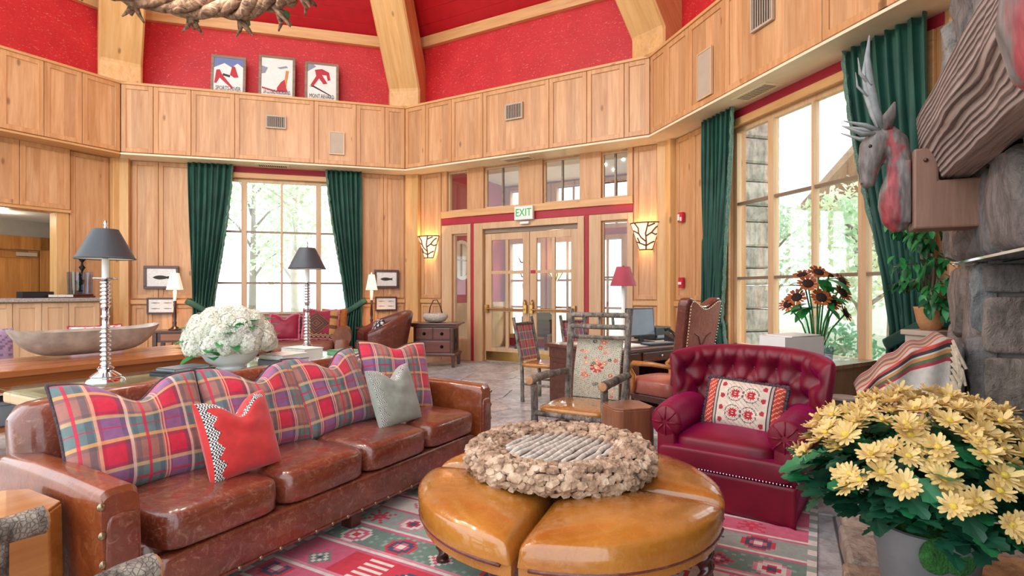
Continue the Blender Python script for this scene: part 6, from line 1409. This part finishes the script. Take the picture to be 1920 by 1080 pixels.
plaid_chair(dk(-.46, .90), DR+.35, 'hickory chair with plaid back beside the desk, near the doors'); plaid_chair(dk(.32, .92), DR, 'hickory chair with plaid back half hidden behind the rocking chair')
# ================================================================ table by the right window with sunflowers
TR = math.radians(32.3); tx, ty = Vector((math.cos(TR), math.sin(TR))), Vector((-math.sin(TR), math.cos(TR))); TO = Vector((2.2, 4.15))
def tb(x, y, z=0): p = TO+tx*x+ty*y; return (p.x, p.y, z)
wood('oak_grey', 'a08a74', '7b6550', 'z', .25, .3, knots=False, coat=.3)
WT_ = thing('window_table', 'panelled wooden table under the right window behind the armchair', 'table', tb(0, 0), TR)
MB().box(-.05, 1.12, 0, .80, .72, .76).build('table_top', 'oak_grey', WT_, bevel=.006); MB().box(0, 1.06, .02, .05, .05, .72).build('front_panel', 'oak_grey', WT_); 
for x in (0, 1.03): MB().box(x, x+.04, .02, .76, 0, .72).build('end_panel', 'oak_grey', WT_)
# sunflowers in a ribbed glass vase
vs_ = thing('glass_vase', 'tall clear ribbed glass vase on the window table', 'vase', at(1531, 4.86, .762), 0)
def vasef(u_, v_): an = 2*PI*u_; r = (.055+.05*v_)*(1+.035*math.cos(16*an)); return Vector((r*math.cos(an), r*math.sin(an), .38*v_))
b = MB(); b.grid(vasef, 64, 6, closeu=True); b.build('vase_body', 'table_glass', vs_, smooth=True); MB().lathe([(.056, 0), (.056, .012), (.002, .012)], 24).build('vase_foot', 'blue_glass', vs_)
sf = thing('sunflower_bouquet', 'bouquet of rust orange sunflowers with big green leaves in the vase', 'flowers', at(1531, 4.86, .80), 0)
plain('flower_heart', '2a1712', .9, var=.4, vscale=60, bump=.8, bscale=90); mk_leaf('petal_rust', '9a3a18', 'c9702c', .3, .6); mk_leaf('leaf_bright', '1f8a44', '4fb466', .3, .4)
rr = random.Random(77); pet = None; hrt = None
def petals(n, r0, r1, w_, seed, cup=.15):
    q = random.Random(seed); b = MB()
    for k in range(n):
        an = 2*PI*(k+q.uniform(-.3, .3))/n; d = Vector((math.cos(an), math.sin(an), 0)); e = Vector((-d.y, d.x, 0)); z1 = cup*(r1-r0)*q.uniform(.2, 1.8); L_ = r1*q.uniform(.85, 1.08)
        b.add([d*r0-e*w_*.4, d*(r0+(L_-r0)*.55)-e*w_+Vector((0, 0, z1*.6)), d*(r0+(L_-r0)*.88)-e*w_*.75+Vector((0, 0, z1)), d*L_+Vector((0, 0, z1)), d*(r0+(L_-r0)*.88)+e*w_*.75+Vector((0, 0, z1)), d*(r0+(L_-r0)*.55)+e*w_+Vector((0, 0, z1*.6)), d*r0+e*w_*.4], [(0, 1, 2, 3, 4, 5, 6)])
    return b
spots = [(-.13, -.10, .62, 1.1), (-.19, -.03, .50, 1.35), (-.05, -.16, .50, 1.2), (.05, -.14, .46, 1.3), (.19, -.06, .64, 1.0), (.23, -.04, .36, 1.9), (.0, -.03, .72, .5), (.12, .02, .70, .7), (-.10, .05, .70, .7), (-.24, .02, .44, 1.6), (.16, -.12, .54, 1.15)]
for i, (x, y, z, tl) in enumerate(spots):
    d = Vector((x, y-.12, .18+.3*(z-.45))).normalized() if i < 11 else Vector((0, 0, 1)); d = (d+Vector((0, -.5, 0))*(.5 if y < 0 else .1)).normalized(); m = T(x, y, z) @ d.to_track_quat('Z', 'Y').to_matrix().to_4x4()
    if pet is None: pet = petals(18, .035, .085, .012, 3).build('petals', 'petal_rust', sf); pet.matrix_local = m; hrt = MB().ball((0, 0, .004), .045, 14, 8, 1, 1, .35).build('flower_heart', 'flower_heart', sf, smooth=True); hrt.matrix_local = m
    else: inst(pet, sf, m); inst(hrt, sf, m)
    b = MB(); b.tube([(x*.15, y*.15, .02), (x*.5, y*.5, z*.6), (x, y, z)], .007, 6); b.build('stem', 'leaf_bright', sf, smooth=True)
bl = leaf_mesh(.20, .065, 6, .2, .35).build('leaf', 'leaf_bright', sf, smooth=True); bl.matrix_local = T(0, -.1, .5)
for k in range(22): an = rr.uniform(0, 6.28); z = rr.uniform(.38, .66); inst(bl, sf, T(.08*math.cos(an), .08*math.sin(an)-.03, z) @ R('Z', an) @ R('Y', rr.uniform(-.5, .5)) @ Matrix.Scale(rr.uniform(.7, 1.1), 4))
wb = thing('white_carton', 'open white cardboard carton on the window table', 'box', at(1487, 4.62, .762), TR-.25); b = MB(); b.box(-.22, .18, -.14, .14, 0, .22); b.build('carton_body', 'white_plastic', wb); b = MB(); b.prism([(.0, .22), (.0, .225), (.30, .235), (.30, .23)], -.14, .14, lambda x, y, z: (x-.15, z, y)); b.build('lid_flap', 'white_plastic', wb); MB().box(.18, .182, -.06, .06, .05, .14).build('hand_hole', 'grille_beige', wb)
pb = thing('plastic_bag', 'crumpled clear plastic bag on the window table', 'bag', at(1578, 4.72, .762), 0); b = MB(); b.ball((0, 0, .05), .09, 18, 10, 1.2, .8, .55); rr = random.Random(6)
b.v = [v+Vector((rr.uniform(-.018, .018), rr.uniform(-.018, .018), rr.uniform(-.012, .018) if v.z > .02 else 0)) for v in b.v]; b.build('bag_film', 'window_glass', pb)
gj = thing('glass_tumbler', 'ribbed grey glass tumbler beside the carton', 'tumbler', at(1549, 4.60, .762), 0); b = MB(); b.grid(lambda u_, v_: Vector(((.045+.008*v_)*(1+.03*math.cos(36*PI*u_))*math.cos(2*PI*u_), (.045+.008*v_)*(1+.03*math.cos(36*PI*u_))*math.sin(2*PI*u_), .13*v_)), 72, 2, closeu=True); b.build('tumbler_body', 'blue_glass', gj, smooth=True); MB().lathe([(.045, 0), (.045, .01), (.002, .01)], 20).build('tumbler_foot', 'blue_glass', gj)
lg = thing('log_stump', 'grey weathered log stump behind the yellow flowers', 'stump', at(1582, 3.98), 0); b = MB(); b.tube([(0, 0, 0), (.01, 0, .3), (0, .01, .58)], [.125, .115, .12], 20, wob=.05); b.build('bark_side', 'hickory_bark', lg, smooth=True, auto=50); MB().lathe([(.112, .58), (.108, .592), (.002, .594)], 20).build('cut_top', 'driftwood', lg)
# ================================================================ chair by the hearth draped with a throw
plain('grey_upholstery', '8b8d8b', .8, var=.08, bump=.2, bscale=150)
DCH = thing('slipper_chair', 'grey upholstered chair tucked beside the stone fireplace', 'chair', wloc('E', 1.30, -.46, 0), aE)
sp_ = [(0, .12), (.48, .12), (.48, .74), (.40, .84), (.24, .98), (.08, 1.06), (0, 1.06)]
b = MB(); b.prism([(-x, z) for x, z in sp_], -.46, 0, lambda x, z, t: (t, x, z)); b.build('body', 'grey_upholstery', DCH, bevel=.03, seg=3)
for x in (-.42, -.05):
    for y in (-.44, -.05): MB().box(x-.02, x+.02, y-.02, y+.02, 0, .13).build('leg', 'dark_wood', DCH)
MB().box(-.44, .003, -.47, -.02, .12, .17).build('seat_band', 'trim_red', DCH)
def thrw_col(u_, v_):
    s = v_
    if .20 < u_ < .55 and .64 < s < .84:
        a_, b_ = abs(u_-.375)/.175, abs(s-.74)/.10
        if a_+b_*.5 < 1: return 'a8323c' if (int(a_*4)+int(b_*4)) % 2 else 'd9cfc2'
        return 'cfc6ba'
    for p, w_, c in ((.06, .03, 'b03a44'), (.12, .02, '5a6a55'), (.17, .02, 'c98a50'), (.22, .025, '8d3a3a'), (.27, .02, '6f7a60'), (.32, .02, 'c9a070'), (.37, .025, 'c44a44'), (.86, .035, 'a8325a'), (.93, .02, '8a7a60'), (.97, .015, 'c98a50'), (.46, .012, 'c44a44'), (.49, .010, '3c3a3a'), (.52, .012, 'c98a50'), (.55, .010, '5a6a55'), (.58, .012, 'b03a44')):
        if abs(s-p) < w_: return c
    return 'cbc2b8' if .45 < s else 'bdb3a4'
path = [(-.30, .62), (-.30, .80), (-.36, .89)]
def thrf(u_, v_):
    # across the top from the far side (v=0) and down the near side (v=1); u runs front to back
    L_ = -.50+.44*u_; zt = 0
    pr2 = [(-.52, .70), (-.48, .755), (-.40, .855), (-.24, .995), (-.08, 1.075), (0, 1.075)]
    for (xa, za), (xb, zb) in zip(pr2[:-1], pr2[1:]):
        if xa <= L_ <= xb: zt = za+(zb-za)*(L_-xa)/(xb-xa)
    fold = .012*math.sin(u_*21+v_*4)
    if v_ < .45: return Vector((-.44+.455*(v_/.45), L_, zt+.022+fold))
    t = (v_-.45)/.55; return Vector((.022+.012*math.sin(u_*17+2*t)+.02*t, L_-.02*t, zt+.018-.44*t*(.75+.35*u_)))
TW = thing('striped_throw', 'striped woven throw with fringe draped over the grey chair', 'throw', wloc('E', 1.30, -.46, 0), aE)
c = MB().grid(thrf, 60, 80, col=lambda u_, v_: lin(thrw_col(u_, v_))).build('weave', 'kilim_wool', TW, smooth=True); md = c.modifiers.new('t', 'SOLIDIFY'); md.thickness = .012; md.offset = 1
plain('wool_cream', 'c9b8a0', .95, var=.2, vscale=50); tas = None
for k in range(20):
    v_ = .30+.70*k/19; p = thrf(1, v_); b = MB(); b.tube([p+Vector((.012, .0, 0)), p+Vector((.028, .03+.012*math.sin(k), -.07)), p+Vector((.03, .035+.02*math.sin(k*2), -.15))], [.009, .011, .007], 6, wob=.2); b.build('tassel', 'wool_cream', TW)
# ================================================================ weeping fig on a pedestal behind
q = at(1716, 4.05); fg = thing('potted_fig', 'weeping fig tree in a woven pot beside the fireplace', 'plant', (3.08, 4.06, 1.07), 0); plain('terracotta', 'c08a5c', .8, var=.2, bump=.4, bscale=60); mk_leaf('fig_leaf', '157a3c', '3fae5c', .25, .35); mk_leaf('fig_leaf_dark', '0f4a2c', '1d6a3c', .15, .4)
pd = thing('plant_pedestal', 'beige tiled pedestal under the potted fig', 'pedestal', (3.08, 4.06, 0), aD); MB().box(-.11, .11, -.11, .11, 0, 1.03).build('shaft', 'grille_beige', pd, bevel=.006); MB().box(-.13, .13, -.13, .13, 1.03, 1.068).build('slab', 'grille_beige', pd, bevel=.006)
MB().lathe([(.06, 0), (.085, .06), (.10, .15), (.105, .17), (.09, .17), (.085, .14), (.01, .14)], 24).build('pot', 'terracotta', fg, smooth=True)
rr = random.Random(41); tips = []
b = MB()
for k in range(13):
    an = rr.uniform(1.6, 5.0) if k < 10 else rr.uniform(0, 6.28); h = rr.uniform(.12, 1.0); r = rr.uniform(.15, .46); e = Vector((r*math.cos(an), r*math.sin(an), h)); m_ = Vector((e.x*.4, e.y*.4, h*.8+.12)); b.tube([(0, 0, .12), tuple(m_), tuple(e)], [.014, .008, .003], 5); tips.append((m_, e))
b.build('branches', 'bark', fg, smooth=True); l1 = leaf_mesh(.085, .022, 4, .3, .3).build('leaf', 'fig_leaf', fg, smooth=True); l1.matrix_local = T(0, 0, .8); l2 = leaf_mesh(.085, .022, 4, .3, .3).build('leaf', 'fig_leaf_dark', fg, smooth=True); l2.matrix_local = T(.05, .1, .9)
for k in range(285):
    m_, e = tips[k % len(tips)]; t = rr.uniform(.0, 1.08); p = m_.lerp(e, t)+Vector((rr.gauss(0, .035), rr.gauss(0, .035), rr.gauss(0, .03))); dirn = (e-m_).normalized(); an = math.atan2(dirn.y, dirn.x)+rr.uniform(-1.3, 1.3)
    inst(l1 if rr.random() < .55 else l2, fg, T(*p) @ R('Z', an) @ R('Y', rr.uniform(.1, 1.2)) @ R('X', rr.uniform(-.5, .5)) @ Matrix.Scale(rr.uniform(.8, 1.25), 4))
# ================================================================ chrysanthemums on the hearth
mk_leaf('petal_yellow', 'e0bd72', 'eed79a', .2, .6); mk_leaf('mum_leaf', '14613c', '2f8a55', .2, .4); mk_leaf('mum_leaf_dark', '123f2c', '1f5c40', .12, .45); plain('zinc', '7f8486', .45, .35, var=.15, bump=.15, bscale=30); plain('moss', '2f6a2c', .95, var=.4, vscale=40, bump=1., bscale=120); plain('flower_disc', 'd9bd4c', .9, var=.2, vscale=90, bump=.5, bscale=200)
MQ = wloc('E', 2.94, -.85, HZ+.012); mp = thing('flower_pot', 'grey zinc pot with moss on the hearth holding yellow flowers', 'pot', MQ, 0); mp.scale = (1, 1, 1.12)
MB().lathe([(.105, 0), (.112, .01), (.135, .20), (.14, .205), (.142, .26), (.146, .275), (.138, .278), (.13, .25), (.01, .24)], 32).build('pot_body', 'zinc', mp, smooth=True, auto=50); b = MB(); b.ball((0, 0, .255), .135, 20, 8, 1, 1, .22); b.ball((-.05, -.118, .235), .05, 16, 10, 1.25, .42, 1.0); b.ball((.0, -.125, .225), .045, 16, 10, 1.2, .4, .9); b.ball((.118, -.05, .24), .05, 12, 8, .5, .8, .9); b.build('moss', 'moss', mp, smooth=True)
mu = thing('chrysanthemum', 'dense mound of pale yellow chrysanthemums in the zinc pot', 'flowers', (MQ[0], MQ[1], MQ[2]+.30), 0); rr = random.Random(99)
def daisy(seed):
    b = petals(15, .008, .047, .0068, seed, .28); c_ = petals(12, .006, .033, .006, seed+1, .7); b.add(c_.v, c_.f); return b
DM = []; DD = None; n = 300; RX, RZ = .37, .305
def lobed(L_, w_):
    b = MB(); P_ = [(0, 0, 0)]; prof_ = [(0, .12), (.15, .18), (.25, .75), (.34, .45), (.48, 1.0), (.58, .55), (.72, .72), (.80, .4), (.92, .35), (1, 0)]
    up = [(t*L_, y*w_, -.18*L_*t*t+.10*w_*y) for t, y in prof_]; lo = [(t*L_, -y*w_, -.18*L_*t*t+.10*w_*y) for t, y in prof_[:-1]][::-1]; b.add([(L_*.45, 0, -.04*L_)]+up+lo, [(0, i+1, i+2) for i in range(len(up)+len(lo)-1)]+[(0, len(up)+len(lo), 1)]); return b
for k in range(n):
    t = (k+.5)/n; z = 1-.95*t; an = k*2.39996+rr.uniform(-.25, .25); r = math.sqrt(max(0, 1-z*z)); wf = rr.uniform(.90, 1.06); p = Vector((r*math.cos(an)*RX*wf, r*math.sin(an)*RX*wf, .10+z*RZ*wf))
    d = Vector((r*math.cos(an)*.8, r*math.sin(an)*.8, z+.35)).normalized(); d = (d+Vector((rr.uniform(-.35, .35), rr.uniform(-.35, .35)-.1, rr.uniform(-.2, .2)))).normalized(); m = T(*p) @ d.to_track_quat('Z', 'Y').to_matrix().to_4x4() @ R('Z', rr.uniform(0, 6)) @ Matrix.Scale(rr.uniform(.72, 1.0), 4)
    if z < .62 and rr.random() < .15+1.5*(.62-z): continue
    if len(DM) < 3: o = daisy(len(DM)*7+1).build('flower', 'petal_yellow', mu); o.matrix_local = m; DM.append(o)
    else: inst(DM[k % 3], mu, m)
    if DD is None: DD = MB().ball((0, 0, .004), .0115, 8, 6, 1, 1, .6).build('flower_disc', 'flower_disc', mu, smooth=True); DD.matrix_local = m
    else: inst(DD, mu, m)
La = lobed(.10, .036).build('leaf', 'mum_leaf', mu); La.matrix_local = T(.1, 0, .1); Lb = lobed(.10, .036).build('leaf', 'mum_leaf_dark', mu); Lb.matrix_local = T(0, .1, .15)
for k in range(290):
    z = rr.uniform(.04, .95); an = rr.uniform(0, 6.28); r = math.sqrt(max(.05, 1-max(z, 0)**2))*rr.uniform(.45, 1.0)*(1 if z > .05 else .75+z); p = Vector((r*math.cos(an)*RX*.97, r*math.sin(an)*RX*.97, .08+z*RZ*.93)); inst(La if rr.random() < .5 else Lb, mu, T(*p) @ R('Z', an+rr.uniform(-.9, .9)) @ R('Y', rr.uniform(-.4, .2+.6*z)) @ R('X', rr.uniform(-.6, .6)) @ Matrix.Scale(rr.uniform(.75, 1.25), 4))
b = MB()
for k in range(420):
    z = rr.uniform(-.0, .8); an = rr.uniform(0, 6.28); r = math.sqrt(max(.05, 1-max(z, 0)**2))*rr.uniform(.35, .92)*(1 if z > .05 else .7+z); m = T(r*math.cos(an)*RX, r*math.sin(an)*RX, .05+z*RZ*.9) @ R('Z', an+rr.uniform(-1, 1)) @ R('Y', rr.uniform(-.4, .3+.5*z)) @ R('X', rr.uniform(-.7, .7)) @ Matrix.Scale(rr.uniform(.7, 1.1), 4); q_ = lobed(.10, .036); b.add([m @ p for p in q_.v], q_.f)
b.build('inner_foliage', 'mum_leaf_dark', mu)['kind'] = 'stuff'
b = MB()
for k in range(34): an = k*2.4; r = .30*math.sqrt((k+1)/34); b.tube([(r*.15*math.cos(an), r*.15*math.sin(an), -.02), (r*.6*math.cos(an), r*.6*math.sin(an), .16), (r*math.cos(an), r*math.sin(an), .10+RZ*.85*math.sqrt(1-(r/.40)**2))], .004, 5)
b.build('stems', 'mum_leaf', mu)
# ================================================================ carved deer heads on the mantel ends
def mk_carved():
    t = NT('carved_paint'); co = t.coords(); n1 = t.n('TexNoise', {'Vector': t.coords((1, 1, .5)), 'Scale': 5.5, 'Detail': 5., 'Distortion': .6}); n2 = t.n('TexNoise', {'Vector': t.coords((1, 1, .25)), 'Scale': 40., 'Detail': 5.})
    base = t.ramp(n2, [(.3, lin('55504f')), (.7, lin('8d8480'))]); pm = t.ramp(n1, [(.50, (0, 0, 0, 1)), (.57, (1, 1, 1, 1))]); t.set(color=t.mix(t.math('MULTIPLY', pm, .85), base, t.ramp(n2, [(.3, lin('7d1f2a')), (.7, lin('b03a40'))])), rough=.55, normal=t.bump(n2, .35, .01)); M['carved_paint'] = t.m
mk_carved(); plain('antler_grey', '8f9596', .5, var=.2, vscale=20)
def deer(x, label):
    o = thing('carved_deer_head', label, 'carving', wloc('E', x, -.695, 0), aE, 'carved deer heads on the mantel')
    y = lambda L_: -L_
    b = MB(); b.tube([(0, y(.045), 1.70), (0, y(.06), 1.76), (0, y(.07), 1.85), (0, y(.065), 1.94), (0, y(.05), 2.03), (0, y(.05), 2.13), (0, y(.07), 2.22), (0, y(.12), 2.28)], [.035, .075, .088, .082, .066, .062, .066, .06], 16)
    b.tube([(0, y(.09), 2.27), (0, y(.14), 2.26), (0, y(.175), 2.20), (0, y(.19), 2.12), (0, y(.20), 2.04), (0, y(.205), 1.99), (0, y(.205), 1.965)], [.05, .072, .078, .064, .046, .042, .02], 16); b.box(-.07, .07, -.03, .0, 1.74, 2.1)
    hd = b.build('head_and_neck', 'carved_paint', o, smooth=True); md = hd.modifiers.new('r', 'REMESH'); md.mode = 'VOXEL'; md.voxel_size = .009; md.use_smooth_shade = True; sm = hd.modifiers.new('s', 'SMOOTH'); sm.iterations = 6
    for sg in (-1, 1):
        b = MB(); b.tube([(sg*.05, y(.11), 2.29), (sg*.085, y(.105), 2.36), (sg*.10, y(.08), 2.43)], [.022, .034, .005], 8, flat=.35); b.build('ear', 'carved_paint', o, smooth=True); MB().ball((sg*.066, y(.195), 2.20), .012, 8, 6).build('eye', 'black_plastic', o, smooth=True); MB().ball((sg*.02, y(.232), 1.995), .008, 8, 6).build('nostril', 'black_plastic', o)
        b = MB(); b.tube([(sg*.035, y(.13), 2.30), (sg*.075, y(.17), 2.42), (sg*.11, y(.20), 2.56), (sg*.13, y(.215), 2.70), (sg*.14, y(.205), 2.82)], [.020, .02, .022, .015, .004], 8, flat=.6); b.tube([(sg*.105, y(.195), 2.54), (sg*.12, y(.25), 2.62), (sg*.125, y(.26), 2.71)], [.016, .013, .003], 7, flat=.6)
        b.tube([(sg*.035, y(.15), 2.29), (sg*.05, y(.22), 2.33), (sg*.06, y(.33), 2.37)], [.024, .022, .004], 7, flat=.6); b.tube([(sg*.04, y(.16), 2.27), (sg*.07, y(.24), 2.28), (sg*.09, y(.34), 2.335)], [.022, .020, .004], 7, flat=.6); b.build('antler', 'antler_grey', o, smooth=True)
deer(1.19, 'carved painted wooden deer head in front of the dark curtain'); deer(3.73, 'carved painted wooden deer head cut off at the upper right corner')
